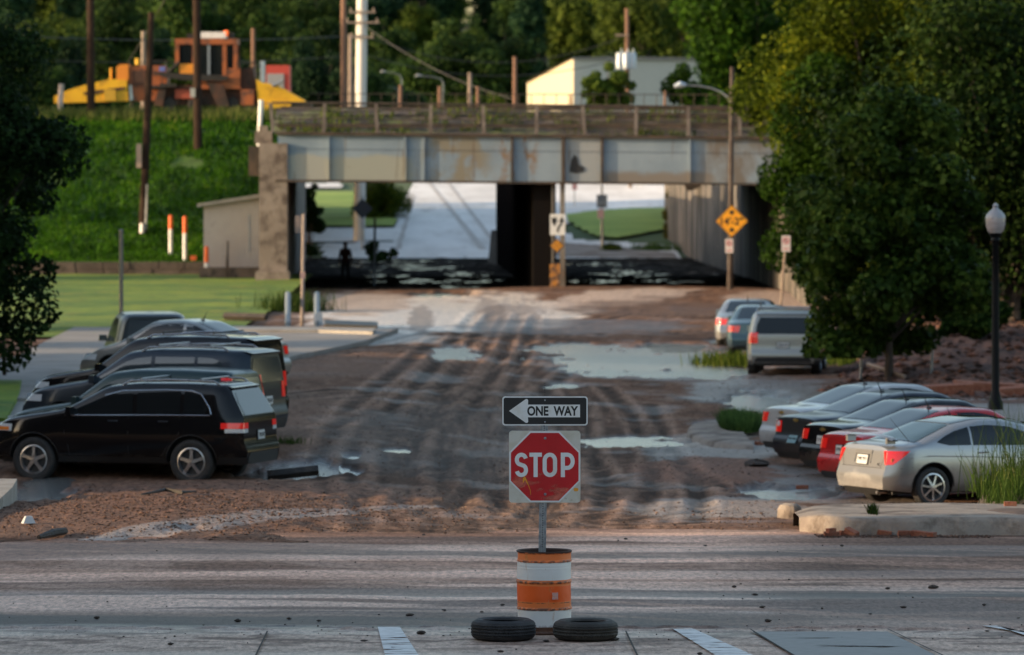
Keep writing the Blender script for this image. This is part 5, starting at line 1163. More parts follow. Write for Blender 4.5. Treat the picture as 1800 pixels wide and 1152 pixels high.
# silver coupe, nearest on the right
def coupe():
    L, W, H = 4.42, 1.755, 1.415
    top = [(0, .98), (.10, 1.02), (.45, 1.04), (.62, 1.06), (1.4, 1.33), (1.9, 1.405), (2.3, 1.40), (2.75, 1.32), (3.5, .98), (4.1, .82), (4.3, .72), (L, .58)]
    belt = [(0, .90), (.6, .96), (1.6, .95), (3.3, .89), (4.0, .76), (L, .50)]
    c = Car(L, W, top, belt, [(.18, .12), (.30, .03), (.50, 0), (.62, .05), (.90, .11), (1.0, .15)], [(.2, .12), (.4, 0), (.6, .02), (.8, .15)], sill=.24, wr=(.87, .325), wf=(3.57, .325), tum=.34)
    t = thing('silver_coupe', 'nearest car of the right row, silver coupe with rear spoiler and dark glass roof', 'car', (0, 0, 0), 0, GR)
    c.body(PSILV, t)
    glassgroup(c, [('quarter_window', (.98, 1.62), [(.98, 1.04), (1.2, .99), (1.7, .985)], [(.98, 1.055), (1.15, 1.14), (1.35, 1.215), (1.62, 1.275)]), ('front_side_window', (1.66, 3.12), [(1.6, .985), (3.1, .95)], [(1.66, 1.28), (2.0, 1.30), (2.4, 1.265), (2.75, 1.16), (3.12, .97)])], t)
    c.topp('rear_window', .60, 1.36, .66, .53, GT, t); c.topp('glass_roof', 1.39, 2.36, .53, .53, GLASS, t); c.topp('windshield', 2.42, 3.42, .54, .64, GLASS, t)
    y0 = c.half(0)
    for sg in (-1, 1):
        # swept triangular lamps
        rows = []
        for j in range(9):
            tt = j/8; z = .70+.22*tt; r = []; yi = y0-.12+.10*(1-tt); xo = .10+.30*tt
            for k in range(5):
                yy = yi+(c.y(0, z)-yi)*k/4; r.append((c.sx(0, z)-.008, sg*yy, z))
            for k in range(1, 9):
                xx = xo*(k/8)**1.4; r.append((c.sx(xx, z)-.008*(1-k/8), sg*(c.y(xx, z)+.008), z))
            rows.append(r)
        MB().grid(rows).build('tail_lamp', LAMPR, t, smooth=True, ang=60)
        b = MB(); zz = .77; xx = .10; b.lathe([(0, .0), (.035, 0), (.035, .01)], 14, c=(c.sx(xx, zz), sg*(c.y(xx, zz)+.004), zz), axis='y'); b.build('turn_lamp', AMBER, t)
        c.wrap('headlamp', .60, .73, .5, .5, CLEARL, t, sg, end='front')
        mirror(c, t, 3.05, .97, sg, PSILV)
        wheel(t, c.wr[0], sg*(W/2-.12), .325, .215, .225, 7, sg); wheel(t, c.wf[0], sg*(W/2-.12), .325, .215, .225, 7, sg)
        c.line('door_handle', [(1.75, .86), (1.93, .865)], PSILV, t, sg, .014, .014)
        c.line('bumper_seam', [(.02, .635), (.25, .64), (.46, .66)], DARKT, t, sg, .004, .003)
        c.line('body_crease', [(.40, .80), (.8, .83), (1.6, .80), (2.6, .76)], PSILV, t, sg, .010, .0)
    seams(c, t, [(1.62, 1.64), (3.0, 3.1)], .3)
    c.rearp('bumper_valance', [(.20, -y0*.7, y0*.7), (.26, -y0*.75, y0*.75), (.31, -y0*.7, y0*.7)], DARKT, t)
    c.rearp('boot_seam', [(.640, -.60, .60), (.647, -.60, .60)], DARKT, t, off=.003)
    for sg in (-1, 1): c.rearp('boot_seam', [(.64, sg*.55-.004, sg*.55+.004), (.90, sg*.66-.004, sg*.66+.004)], DARKT, t, off=.003)
    b = MB(); z = .87; M = Matrix.Rotation(math.atan((c.sx(0, .95)-c.sx(0, .80))/.15), 3, 'Y')
    b.box((c.sx(0, .87)-.006, 0, .88), (.02, .50, .07), M=M); b.box((c.sx(0, .80)-.004, -.24, .78), (.02, .02, .16), M=M); b.box((c.sx(0, .80)-.004, .24, .78), (.02, .02, .16), M=M); b.build('boot_garnish', PSILV2, t)
    plate(c, t, 0, .76, 'TBE 257')
    text_mesh('tC', .09, .05, 'lettering', CHROME, t, (c.sx(0, .69)-.008, -.50, .70), (math.pi/2, 0, -math.pi/2))
    # rear wing on two feet
    b = MB(); rows = []
    for j in range(17):
        u = 2*j/16-1; y = u*.70; e = abs(u)**4; zz = 1.155-.075*e
        rows.append([(.08+.10*e, y, zz), (.15+.08*e, y, zz+.022), (.30, y, zz+.006), (.30, y, zz-.012), (.15+.08*e, y, zz-.006), (.08+.10*e, y, zz)])
    b.grid(rows)
    for sg in (-1, 1): b.box((.22, sg*.60, 1.075), (.16, .05, .10))
    b.build('spoiler', PSILV, t, smooth=True)
    b = MB(); b.tube([(.60, -.55, 1.06), (.22, -.58, 1.45)], [.006, .003], 5); b.build('antenna', DARKT, t)
    b = MB(); b.tube([(.05, -.45, .25), (.35, -.45, .25)], .03, 8); b.build('exhaust', ALLOY, t)
    place(t, c, (.87, -.80), (P(1637, 892, 109).x, F/109, P(0, 892, 109).z), AR+1)
coupe()
# kerbside cars further up
suv('silver_suv', 'silver SUV with dark rear window parked under the leaning street tree', PSILV2, (P(1376, 664, 68).x, F/68, P(0, 664, 68).z), 84, L=4.8, H=1.74, W=1.93, local=(0, 0), lampf='mid', rails=ALLOY, rearx=.24, group=GK, hood=1.1, txt='UDM 374')
sedan('teal_sedan', 'teal car mostly hidden in front of the silver SUV', PTEAL, (P(1341, 640, 64).x, F/62.5, -.42), 84, group=GK, local=(0, 0), txt='MCA 199')
sedan('silver_sedan', 'silver sedan furthest up the right kerb with its red lamp showing', PSILV, (P(1308, 615, 59).x, F/59, P(0, 615, 59).z), 84, group=GK, local=(0, 0), txt='YFR 068', W=1.82)
# ------------------------------------------------------------------ foreground: drum, signs, tyres
BX, BY = (956.5-900)/164., F/164.
def drum_mat():
    m = mat('drum_paint', (.8, .2, .05), .5); n = m.node_tree; b = n.nodes['Principled BSDF']
    tc = n.nodes.new('ShaderNodeTexCoord'); sp = n.nodes.new('ShaderNodeSeparateXYZ'); n.links.new(tc.outputs['Object'], sp.inputs[0])
    r = n.nodes.new('ShaderNodeValToRGB'); r.color_ramp.interpolation = 'CONSTANT'; r.color_ramp.elements.remove(r.color_ramp.elements[0])
    ORL, ORD, WH_, RU = (.86, .21, .05), (.90, .125, .012), (.78, .78, .75), (.10, .045, .025)
    st = [(0, RU), (.075, WH_), (.255, ORL), (.345, ORD), (.515, ORL), (.575, WH_), (.765, ORL)]
    r.color_ramp.elements[0].position = 0; r.color_ramp.elements[0].color = (*RU, 1)
    for p, c in st[1:]: e = r.color_ramp.elements.new(p/1.0); e.color = (*c, 1)
    mz = n.nodes.new('ShaderNodeMath'); mz.operation = 'MULTIPLY'; mz.inputs[1].default_value = 1.0; n.links.new(sp.outputs[2], mz.inputs[0]); n.links.new(mz.outputs[0], r.inputs[0])
    last = r.outputs[0]
    def rust(last, sc, st_, lo, hi, col):
        mp = n.nodes.new('ShaderNodeMapping'); mp.inputs['Scale'].default_value = st_; n.links.new(tc.outputs['Object'], mp.inputs[0])
        t = n.nodes.new('ShaderNodeTexNoise'); t.inputs['Scale'].default_value = sc; t.inputs['Detail'].default_value = 9; t.inputs['Roughness'].default_value = .7; n.links.new(mp.outputs[0], t.inputs['Vector'])
        q = n.nodes.new('ShaderNodeValToRGB'); q.color_ramp.elements[0].position = lo; q.color_ramp.elements[1].position = hi; n.links.new(t.outputs['Fac'], q.inputs[0])
        x = n.nodes.new('ShaderNodeMix'); x.data_type = 'RGBA'; n.links.new(q.outputs[0], x.inputs[0]); n.links.new(last, x.inputs[6]); x.inputs[7].default_value = (*col, 1); return x.outputs[2], q.outputs[0]
    last, _ = rust(last, 9, (1, 1, .18), .60, .72, (.50, .24, .07)); last, _ = rust(last, 12, (1, 1, 1), .66, .70, (.16, .06, .025)); last, _ = rust(last, 4, (1, 1, .5), .62, .70, (.75, .42, .26))
    # rust on the rolling hoops
    hoops = [(.870, .012), (.775, .012), (.553, .013), (.268, .014), (.03, .05), (.335, .004)]
    acc = None
    for z, w_ in hoops:
        d = n.nodes.new('ShaderNodeMath'); d.operation = 'SUBTRACT'; n.links.new(sp.outputs[2], d.inputs[0]); d.inputs[1].default_value = z
        a = n.nodes.new('ShaderNodeMath'); a.operation = 'ABSOLUTE'; n.links.new(d.outputs[0], a.inputs[0])
        k = n.nodes.new('ShaderNodeMapRange'); k.inputs[1].default_value = w_*.5; k.inputs[2].default_value = w_*1.6; k.inputs[3].default_value = 1; k.inputs[4].default_value = 0; n.links.new(a.outputs[0], k.inputs[0])
        if acc is None: acc = k.outputs[0]
        else: mm = n.nodes.new('ShaderNodeMath'); mm.operation = 'MAXIMUM'; n.links.new(acc, mm.inputs[0]); n.links.new(k.outputs[0], mm.inputs[1]); acc = mm.outputs[0]
    t = n.nodes.new('ShaderNodeTexNoise'); t.inputs['Scale'].default_value = 22; t.inputs['Detail'].default_value = 6; n.links.new(tc.outputs['Object'], t.inputs['Vector'])
    q = n.nodes.new('ShaderNodeValToRGB'); q.color_ramp.elements[0].position = .40; q.color_ramp.elements[1].position = .58; n.links.new(t.outputs['Fac'], q.inputs[0])
    mu = n.nodes.new('ShaderNodeMath'); mu.operation = 'MULTIPLY'; n.links.new(acc, mu.inputs[0]); n.links.new(q.outputs[0], mu.inputs[1])
    x = n.nodes.new('ShaderNodeMix'); x.data_type = 'RGBA'; n.links.new(mu.outputs[0], x.inputs[0]); n.links.new(last, x.inputs[6]); x.inputs[7].default_value = (.13, .055, .028, 1)
    n.links.new(x.outputs[2], b.inputs['Base Color'])
    t3 = n.nodes.new('ShaderNodeTexNoise'); t3.inputs['Scale'].default_value = 5; n.links.new(tc.outputs['Object'], t3.inputs['Vector']); bp = n.nodes.new('ShaderNodeBump'); bp.inputs['Strength'].default_value = .35; bp.inputs['Distance'].default_value = .03; n.links.new(t3.outputs['Fac'], bp.inputs['Height']); n.links.new(bp.outputs[0], b.inputs['Normal'])
    return m
dr = thing('traffic_drum', 'rusty orange and white banded steel drum holding the sign post in the road', 'drum', (BX, BY, 0))
prof = []
for k in range(175):
    z = .88*k/174; r_ = .283+.006*math.sin(z*3.2)
    for hz, hw, hh in ((.870, .010, .010), (.775, .010, .008), (.553, .011, .010), (.268, .011, .010), (.012, .014, .010)):
        r_ += hh*math.exp(-((z-hz)/hw)**2)
    for hz in (.73, .70): r_ += .0015*math.exp(-((z-hz)/.008)**2)
    prof.append((r_, z))
b = MB(); b.lathe(prof, 64)
b.v = [(x*(1+.012*math.sin(3*math.atan2(y, x)+z*9)), y*(1+.01*math.cos(2*math.atan2(y, x)+z*5)), z) for x, y, z in b.v]
b.build('shell', drum_mat(), dr, smooth=True, ang=60)
b = MB(); b.lathe([(.275, .70), (.275, .872), (.293, .884), (.300, .878), (.296, .866)], 64); b.build('rim', mat('rust_rim', (.055, .03, .022), .8), dr, smooth=True)
b = MB(); b.lathe([(.272, .66), (0, .66)], 40); b.build('fill', DIRT, dr)
b = MB(); b.box((.115, -.293, .415), (.068, .004, .075), rz=R(22)); b.build('reflector', mat('faded_sticker', (.62, .38, .36), .5, noise=(60, (.75, .30, .16), .45, .6)), dr)
# sign assembly on a perforated U channel post
PX = (956-900)/164.; PY = BY+.02
sg_ = thing('stop_sign', 'red octagonal stop sign and one way sign on a steel post in the drum', 'sign', (PX, PY, 0))
M = Matrix.Rotation(R(.9), 3, 'Y')
def post_pt(x, y, z): return M @ Vector((x, y, z-.7))+Vector((-.02, 0, .7))
b = MB(); cs = [(-.040, .0), (-.040, -.004), (-.020, -.004), (-.016, -.028), (.016, -.028), (.020, -.004), (.040, -.004), (.040, .0), (.017, .0), (.013, -.024), (-.013, -.024), (-.017, .0)]
zs_ = [.3+.01*k for k in range(230)]
b.grid([[post_pt(x, y, z) for x, y in cs+cs[:1]] for z in (.30, 1.0, 1.6, 2.27)]); b.build('post', GALV, sg_)
b = MB()
for k in range(70): p_ = post_pt(0, -.0295, .92+k*.0254); b.box(p_, (.010, .002, .010))
b.build('post_hole', BLACK, sg_)['kind'] = 'stuff'
def zc_(py): return CH-(py-YH)/164.
def sp(px, py, y): return ((px-900)/164.-PX, y, zc_(py))
BOARD = mat('sign_board', (.70, .67, .58), .5, noise=(6, (.60, .55, .43), .42, .65), wear=[(14, (.34, .28, .18), .62, .74)])
def rrect(cx, cz, w_, h_, r_, n=6):
    o = []
    for qx, qz, a0 in ((1, 1, 0), (-1, 1, 90), (-1, -1, 180), (1, -1, 270)):
        for k in range(n+1): a = R(a0+90*k/n); o.append((cx+qx*(w_/2-r_)+r_*math.cos(a), cz+qz*(h_/2-r_)+r_*math.sin(a)))
    return o
cx, _, cz = sp(957.5, 820.5, 0)
b = MB(); b.prism(rrect(cx, cz, .765, .770, .035), .004, c=(0, -.036, 0)); b.build('backing_board', BOARD, sg_)
def octo(r_, rot=0): return [(cx+r_*math.cos(R(22.5+45*k)), cz+r_*math.sin(R(22.5+45*k))) for k in range(8)]
SREFL = mat('sign_white', (.86, .86, .84), .35, noise=(5, (.76, .74, .67), .5, .7)); SRED = mat('sign_red', (.62, .012, .020), .32, noise=(2.2, (.54, .010, .016), .4, .6), wear=[(3.5, (.62, .10, .07), .60, .70)])
k8 = 1/math.cos(R(22.5))
b = MB(); b.prism(octo(.380*k8), .003, c=(0, -.0415, 0)); b.build('sign_border', SREFL, sg_)
b = MB(); b.prism(octo(.362*k8), .003, c=(0, -.0440, 0)); b.build('sign_face', SRED, sg_)
# lower, brighter worn part of the face
LOWR = cutmat('scuffed_red', (.88, .22, .15), .46, .62, 6, .3)
low = [(cx-.355, cz-.07), (cx+.355, cz-.07), (cx+.355, cz-.147), (cx+.147, cz-.355), (cx-.147, cz-.355), (cx-.355, cz-.147)]
b = MB(); b.prism(low, .001, c=(0, -.0463, 0)); b.build('scuffed_patch', LOWR, sg_)
# lettering in strokes like highway letters
def stroke(b, pts, w_, y, closed=False):
    n = len(pts); P_ = [Vector((p[0], 0, p[1])) for p in pts]; L_, R__ = [], []
    for i in range(n):
        if closed: d = (P_[(i+1) % n]-P_[i-1]).normalized()
        else: d = (P_[min(i+1, n-1)]-P_[max(i-1, 0)]).normalized()
        nn = Vector((-d.z, 0, d.x)); q = 1.0
        L_.append(P_[i]+nn*w_/2*q); R__.append(P_[i]-nn*w_/2*q)
    vs = [(p.x, y, p.z) for p in L_]+[(p.x, y, p.z) for p in R__]
    fs = [(i, (i+1) % n, n+(i+1) % n, n+i) for i in range(n if closed else n-1)]; b.add(vs, fs)
def arc(cx_, cz_, rx, rz, a0, a1, n=10): return [(cx_+rx*math.cos(R(a0+(a1-a0)*k/n)), cz_+rz*math.sin(R(a0+(a1-a0)*k/n))) for k in range(n+1)]
def letter(b, ch, x, z, w_, h_, t, y):
    hw, hh = w_/2-t/2, h_/2-t/2
    if ch == 'S':
        q = hh/2; pts = arc(x, z+hh-q, hw, q, 15, 90, 6)+arc(x, z+hh-q, hw, q, 90, 180, 8)[1:]+arc(x, z+hh-q, hw, q, 180, 235, 4)[1:]
        pts += arc(x, z-hh+q, hw, q, 55, 0, 4)+arc(x, z-hh+q, hw, q, 0, -90, 8)[1:]+arc(x, z-hh+q, hw, q, -90, -165, 7)[1:]
        stroke(b, pts, t, y)
    elif ch == 'O': 
        st = hh*.45; stroke(b, arc(x, z+st, hw, hh-st, 0, 180, 12)+arc(x, z-st, hw, hh-st, 180, 360, 12), t, y, True)
    elif ch == 'T': stroke(b, [(x-w_/2, z+hh), (x+w_/2, z+hh)], t, y); stroke(b, [(x, z+hh), (x, z-h_/2)], t, y-.0002)
    elif ch == 'P':
        stroke(b, [(x-hw, z-h_/2), (x-hw, z+h_/2)], t, y); q = h_*.27; stroke(b, [(x-hw, z+hh), (x+hw-q*.8, z+hh)]+arc(x+hw-q*.8, z+hh-q, q*.8, q, 90, -90, 10)[1:]+[(x-hw, z+hh-2*q)], t, y-.0002)
b = MB(); lw, lh, lt = .158, .262, .044; zl = cz+.020
for ch, px, w_ in (('S', 916.5, .142), ('T', 941.5, .134), ('O', 966.5, .155), ('P', 998.0, .150)):
    letter(b, ch, (px-900)/164.-PX, zl, w_, lh, lt, -.0480)
b.build('lettering', SREFL, sg_, fix=False)
b = MB(); SH = mat('drip', (.85, .36, .02), .5)
b.prism([(cx-.235, cz-.125), (cx-.215, cz-.10), (cx-.20, cz-.125), (cx-.17, cz-.20), (cx-.152, cz-.25), (cx-.148, cz-.30), (cx-.152, cz-.30), (cx-.158, cz-.25), (cx-.178, cz-.20), (cx-.212, cz-.14), (cx-.226, cz-.17), (cx-.235, cz-.17)], .001, c=(0, -.0472, 0)); b.prism(rrect(cx+.335, cz-.245, .05, .035, .015), .001, c=(0, -.0395, 0)); b.build('paint_mark', SH, sg_)
b = MB()
for zz in (cz+.305, cz-.295): b.lathe([(0, -.058), (.012, -.056), (.016, -.048)], 12, c=(cx+.005, 0, zz), axis='y')
b.build('bolt', GALV, sg_)
ow = thing('one_way_sign', None, None, (0, 0, 0)); ow.parent = sg_; ow.name = 'one_way_plate'
ox, _, oz = sp(958, 722.5, 0); W_, H_ = .915, .312
b = MB(); b.prism(rrect(ox, oz, W_, H_, .03), .004, c=(0, -.036, 0)); b.build('sign_border', SREFL, ow)
b = MB(); b.prism(rrect(ox, oz, W_-.028, H_-.028, .022), .002, c=(0, -.0392, 0)); b.build('sign_face', mat('sign_black', (.018, .018, .02), .4), ow)
b = MB(); ar = []
ah = [(ox-.385, oz), (ox-.205, oz+.128), (ox-.190, oz+.128), (ox-.180, oz+.115), (ox-.183, oz+.068), (ox+.375, oz+.068), (ox+.375, oz-.068), (ox-.183, oz-.068), (ox-.180, oz-.115), (ox-.190, oz-.128), (ox-.205, oz-.128)]
b.prism(ah, .001, c=(0, -.0409, 0)); b.build('arrow', SREFL, ow)
text_mesh('ONE  WAY', .545, .105, 'lettering', BLK, ow, (ox+.082, -.0422, oz), bold=.035, th=.0004)
b = MB()
for zz in (oz+.115, oz-.118): b.lathe([(0, -.052), (.008, -.050), (.010, -.044)], 10, c=(ox+.0, 0, zz), axis='y')
b.build('bolt', GALV, ow)
sg_.rotation_euler = (0, 0, 0)
# loose tyres
def loose_tyre(label, px, py, r_, w_, seed, col):
    s = 160.; x = (px-900)/164.; z0 = -.004; y = BY-.72
    t = thing('loose_tyre', label, 'tyre', (x, y, z0), seed*1.3, 'worn tyres weighing down the drum')
    rb = mat('tyre_rubber', col, .7, noise=(7, tuple(c*2.2+.01 for c in col), .45, .75), bump=.2, bscale=30)
    b = MB(); n = 96; ri = r_*.60; prof = [(ri, .03), (ri+.012, .012), (r_*.80, .0), (r_*.93, .022), (r_*.99, .05), (r_, w_*.35), (r_, w_*.65), (r_*.99, w_-.05), (r_*.93, w_-.022), (r_*.80, w_), (ri+.012, w_-.012), (ri, w_-.03)]
    P2 = []
    for i, (a, h) in enumerate(prof):
        P2.append((a, h))
    pr = []
    zz = np.linspace(.05, w_-.05, 34); tread = []
    for z in zz:
        g = min(abs(z-w_*q) for q in (.27, .43, .58, .74)); tread.append((r_-(.010 if g < .006 else 0), z))
    prof = prof[:5]+tread+prof[7:]
    b.lathe(prof, 144)
    vs = []
    for v in b.v:
        rr_ = math.hypot(v[0], v[1]); a = math.atan2(v[1], v[0]); k = 1.0
        if rr_ > r_*.95 and .03 < v[2] < w_-.03:
            gv = (a*72/(2*math.pi)+(v[2]*14)) % 1; k = 1-(.006/r_ if gv < .35 else 0)
        vs.append((v[0]*k, v[1]*k, v[2]))
    b.v = vs; b.build('tread_and_wall', rb, t, smooth=True, ang=30)
    b = MB(); b.lathe([(ri, .03), (ri+.05, .06), (ri+.07, w_/2), (ri+.05, w_-.06), (ri, w_-.03)], 48); b.build('inner_liner', BLACK, t, smooth=True)
loose_tyre('blacker worn tyre lying flat in front of the left side of the drum', 885, 1100, .345, .215, 1, (.016, .016, .017))
loose_tyre('muddy brownish worn tyre lying flat in front of the right side of the drum', 1027.5, 1102, .345, .205, 3, (.030, .027, .022))
# bricks
def brick(label, px, py, rz, tilt=0, z=0.0, sc=1.0, off=0):
    p = G(px, py, z); b = MB(); rs = random.Random(px)
    if z < .1 and px > 1440: z += base1(p.x, p.y-.45)+.0
    b.box((0, 0, .032), (.20*sc, .095, .064)); b.v = [(v[0]+rs.uniform(-.008, .008), v[1]+rs.uniform(-.006, .006), v[2]+rs.uniform(-.004, .004)) for v in b.v]
    o = b.build('brick', BRICK); o.location = (p.x, p.y+off-(.45 if px > 1440 and z < .1 else 0), z); o.rotation_euler = (tilt*.6, tilt, rz); tag(o, label, 'brick', 'loose red bricks washed up by the kerb'); return o
for a in (('red brick lying flat, leftmost of the bricks below the kerb island', 1458, 926, .15), ('short brick resting behind the leftmost brick below the kerb', 1457, 922, .5, 0, .06, .6), ('tilted brick propped on edge against the kerb, second group from the left', 1493, 922, -.7, .35, .02), ('brick lying beside the tilted one and partly under it', 1484, 923, .3), ('small half buried brick in the middle of the rubble', 1528, 921, .2, 0, 0, .8), ('brick behind the rubble crumbs right of the half buried one', 1550, 923, -.2, .15), ('dull brown brick piece between two redder bricks', 1586, 924, .1, 0, 0, .9), ('larger red brick near the right end of the rubble', 1612, 925, -.25, .1, 0, 1.15), ('dark brick stub at the right end of the rubble line', 1633, 928, 1.2, 0, 0, .8), ('orange brick sitting alone on top of the sidewalk at the right edge', 1776, 890, .05, 0, .125, .9)):
    brick(*a)
p = GB(1410, 860); o = brick('red brick lying alone in the shallow puddle behind the silver coupe', 1410, 860, .1, 0, p.z)
p = GB(1335, 782); o = brick('single brick beside the grass clump by the white sedan', 1335, 782, .6, 0, p.z+.02)
# cracked kerb corner block
b = MB(); b.lathe([(0, -.1), (.17, -.1), (.17, .03), (.14, .09), (.08, .12), (0, .125)], 14); b.v = [(x*(1+.2*math.sin(5*y)), y*1.3, z) for x, y, z in b.v]; o = b.build('kerb_fragment', CURBW); p = G(1390, 898, 0); o.location = (p.x+.0, p.y+.1, -.02); o.rotation_euler = (0, .05, .35); tag(o, 'broken rounded kerb corner block split from the end of the kerb island', 'kerb block')
# mud clods on the road
def clod(x, y, s, z=0, first=[]):
    if len(first) < 4:
        rs = random.Random(len(first)+3); b = MB(); n = 10; rows = []
        for i in range(7):
            ph = math.pi*i/6; rows.append([(math.sin(ph)*math.cos(2*math.pi*j/n)*(1+.3*math.sin(3*j+i+len(first))), math.sin(ph)*math.sin(2*math.pi*j/n)*(1+.3*math.cos(2*j*i+1)), math.cos(ph)*.55*(1+.25*math.sin(j*2+len(first)))) for j in range(n)]+[])
            rows[-1].append(rows[-1][0])
        b.grid(rows); o = b.build('mud_clod', CLODM); first.append(o)
    else: o = first[rt.randrange(4)].copy(); COL.objects.link(o)
    s *= .48 if s < .15 else 1; o.location = (x, y, z+s*.25); o.scale = (s*rt.uniform(.8, 1.9), s, s*rt.uniform(.5, 1)); o.rotation_euler = (0, 0, rt.uniform(0, 6)); tag(o, 'small dark clod of mud lying on the road surface', 'mud clod', 'mud clods on the road'); return o
for px, py, s in ((418, 1072+20, .07), (740, 1114, .09), (508, 1088, .05), (720, 1082, .06), (780, 1073, .05), (782, 1074, .03), (847, 1076, .04), (883, 1064, .05), (1290, 1032, .05), (1327, 1046, .06), (1302, 1027, .03), (1640, 1034, .10), (1730, 1064, .05), (1588, 1068, .045), (1530, 1080, .04), (1240, 960, .05), (1100, 948, .05), (745, 941, .05), (880, 930, .07), (1260, 1010, .03), (1350, 1092, .06), (1510, 1108, .05), (170, 1087, .07), (880, 1146, .05), (1080, 1125, .08), (1400, 1117, .03), (1480, 1122, .03), (690, 1140, .05), (560, 1092, .05), (1230, 1150, .05), (1735, 1110, .04), (1445, 1070, .03), (1560, 1035, .05), (1480, 935+25, .05), (1340, 1068, .04), (640, 1127, .05), (300, 1133, .06), (960, 1128, .05), (1790, 1087, .03)):
    p = G(px, py); clod(p.x, p.y, s)
# sticks, planks and logs
def log(label, pts, r_, m, cat='log', name='log', sq=False):
    b = MB(); b.tube(pts, r_, 4 if sq else 7); o = b.build(name, m); tag(o, label, cat); return o
DK = mat('soaked_wood', (.025, .02, .017), .7, noise=(5, (.06, .045, .035), .45, .65), bump=1)
def gp(px, py, dz=.0): p = GB(px, py); p.z = zg(p.x, p.y)+dz; return p
log('dark soaked plank lying behind the rear of the black SUV', [gp(470, 803, .10), gp(560, 807, .10)], .09, DK, 'plank', 'plank', True)
log('long thin dark branch lying on the gravel at lower left', [gp(248, 893, .04), gp(290, 890, .07), (gp(318, 891, .05)), gp(345, 888, .04)], [.015, .03, .03, .012], DK, 'branch', 'branch')
log('short black charred log at the lower left edge of the gravel', [gp(68, 950, .06), gp(92, 946, .08), gp(114, 943, .06)], [.03, .06, .05], DK)
log('dark timber lying on the lawn beside the scruffy brush', [G(395, 556, .25), G(468, 558, .25)], .12, DK, 'timber', 'timber', True)
log('wet dark hose shaped log lying beside the kerbside silver cars', [gp(1250, 633, .06), gp(1285, 632, .08), gp(1312, 630, .05)], [.04, .06, .05], DK)
log('pale board caught in debris near the street tree', [G(1525, 640, .0), G(1590, 662, -.1)], .05, GREYWOOD, 'board', 'board', True)
b = MB(); p = gp(50, 932, .06); b.box(p, (.18, .12, .10), taper=.5, rz=.4); o = b.build('litter', PLATE); tag(o, 'crumpled pale litter on the gravel at the left edge', 'litter')
p = GB(1330, 828); o = clod(p.x, p.y, .17, zg(p.x, p.y)); o['label'] = 'large black clod of mud on the brown mound left of the red sedan'; del o['group']
# ------------------------------------------------------------------ poles, posts, signs
def pole(name, label, base_, top_, r0, r1, m, cat='pole', group=None, n=10):
    t = thing(name, label, cat, base_, 0, group); b = MB(); d = Vector(top_)-Vector(base_); b.tube([(0, 0, -.3), (0, 0, 0), d*.5, d], [r0, r0, (r0+r1)/2, r1], n); b.build('pole', m, t, smooth=True); return t, d
t, d = pole('utility_pole', 'brown wooden utility pole rising out of frame left of the rail machine', P(160, 207, 38.5), P(159, -60, 38.5), .19, .17, CREOSOTE)
t, d = pole('utility_pole', 'leaning dark wooden pole with a meter box, standing on the grassy bank', P(251, 410, 41.1), P(266, 22, 41.1), .19, .13, CREOSOTE)
b = MB(); v = P(245, 274, 41.1)-P(251, 410, 41.1); b.box((v.x, -.22, v.z), (.22, .18, 1.02)); b.build('meter_box', mat('meter_box', (.36, .27, .21), .7), t)
b = MB(); b.tube([(.14, -.16, .15), (.20, -.18, 2.1)], .045, 8); b.build('conduit', GALV, t); b = MB(); b.tube([(-.02, -.2, 0), (-.01, -.2, .42)], .10, 10); b.build('guard', WHITE, t)
t, d = pole('utility_pole', 'brown wooden utility pole in front of the cab of the rail machine', P(348, 258, 39.5), P(345, -60, 39.5), .19, .165, CREOSOTE)
b = MB(); b.box((-.22, -.15, P(0, 160, 40.5).z-t.location.z), (.22, .15, .40)); b.build('box', mat('pole_box', (.35, .36, .33), .6), t)
for lb, px, y0, y1, r_, s in (('weathered white topped marker post at the left end of the bank', 105, 196, 148, .12, 38), ('weathered white post standing at the left end of the bridge railing', 456, 252, 176, .10, 43), ('grey post on the bank below the yellow engine cover', 231, 178, 130, .07, 37)):
    pole('marker_post', lb, P(px, y0, s), P(px+3, y1, s), r_, r_, WHITE if px > 300 else mat('peeling_white', (.42, .33, .28), .8, noise=(4, (.60, .50, .45), .4, .6)), 'post')
for k, (px, pt, pm_, pb) in enumerate(((300, 380, 403, 447), (325, 382, 410, 458), (363, 435, 462, 498))):
    s = (41.65, 41.95, 43.5)[k]; B_ = P(px, pb, s); t = thing('marker_post', ('orange and white marker post, left one of the two standing on the bank', 'orange and white marker post, right one of the two standing on the bank', 'orange and white marker post standing in front of the hut plinth')[k], 'post', B_, 0, 'orange topped white marker posts')
    zt, zm = (pb-pt)/s, (pb-pm_)/s; b = MB(); b.tube([(0, 0, -.3), (0, 0, zm)], .085, 12); b.build('post', WHITE, t, smooth=True); b = MB(); b.tube([(0, 0, zm), (0, 0, zt)], .087, 12); b.lathe([(.087, zt), (.05, zt+.04), (0, zt+.05)], 12); b.build('orange_sleeve', mat('orange_sleeve', (.80, .13, .02), .5), t, smooth=True)
b = MB(); b.box(P(340, 454, 42), (.25, .2, .2)); o = b.build('orange_cap', mat('orange_scrap', (.55, .10, .02), .6)); tag(o, 'small orange cap lying in the grass by the hut', 'cap')
pole('steel_pole', 'plain grey steel pole rising from the lawn behind the far jeep', G(213, 580, .1), P(213, 404, 59), .065, .06, mat('dull_steel', (.15, .16, .16), .5, .4), 'pole')
pole('guy_post', 'thin dark post at the left edge under the dense tree', G(8, 662, .1), P(5, 560, 75), .05, .05, CREOSOTE, 'post')
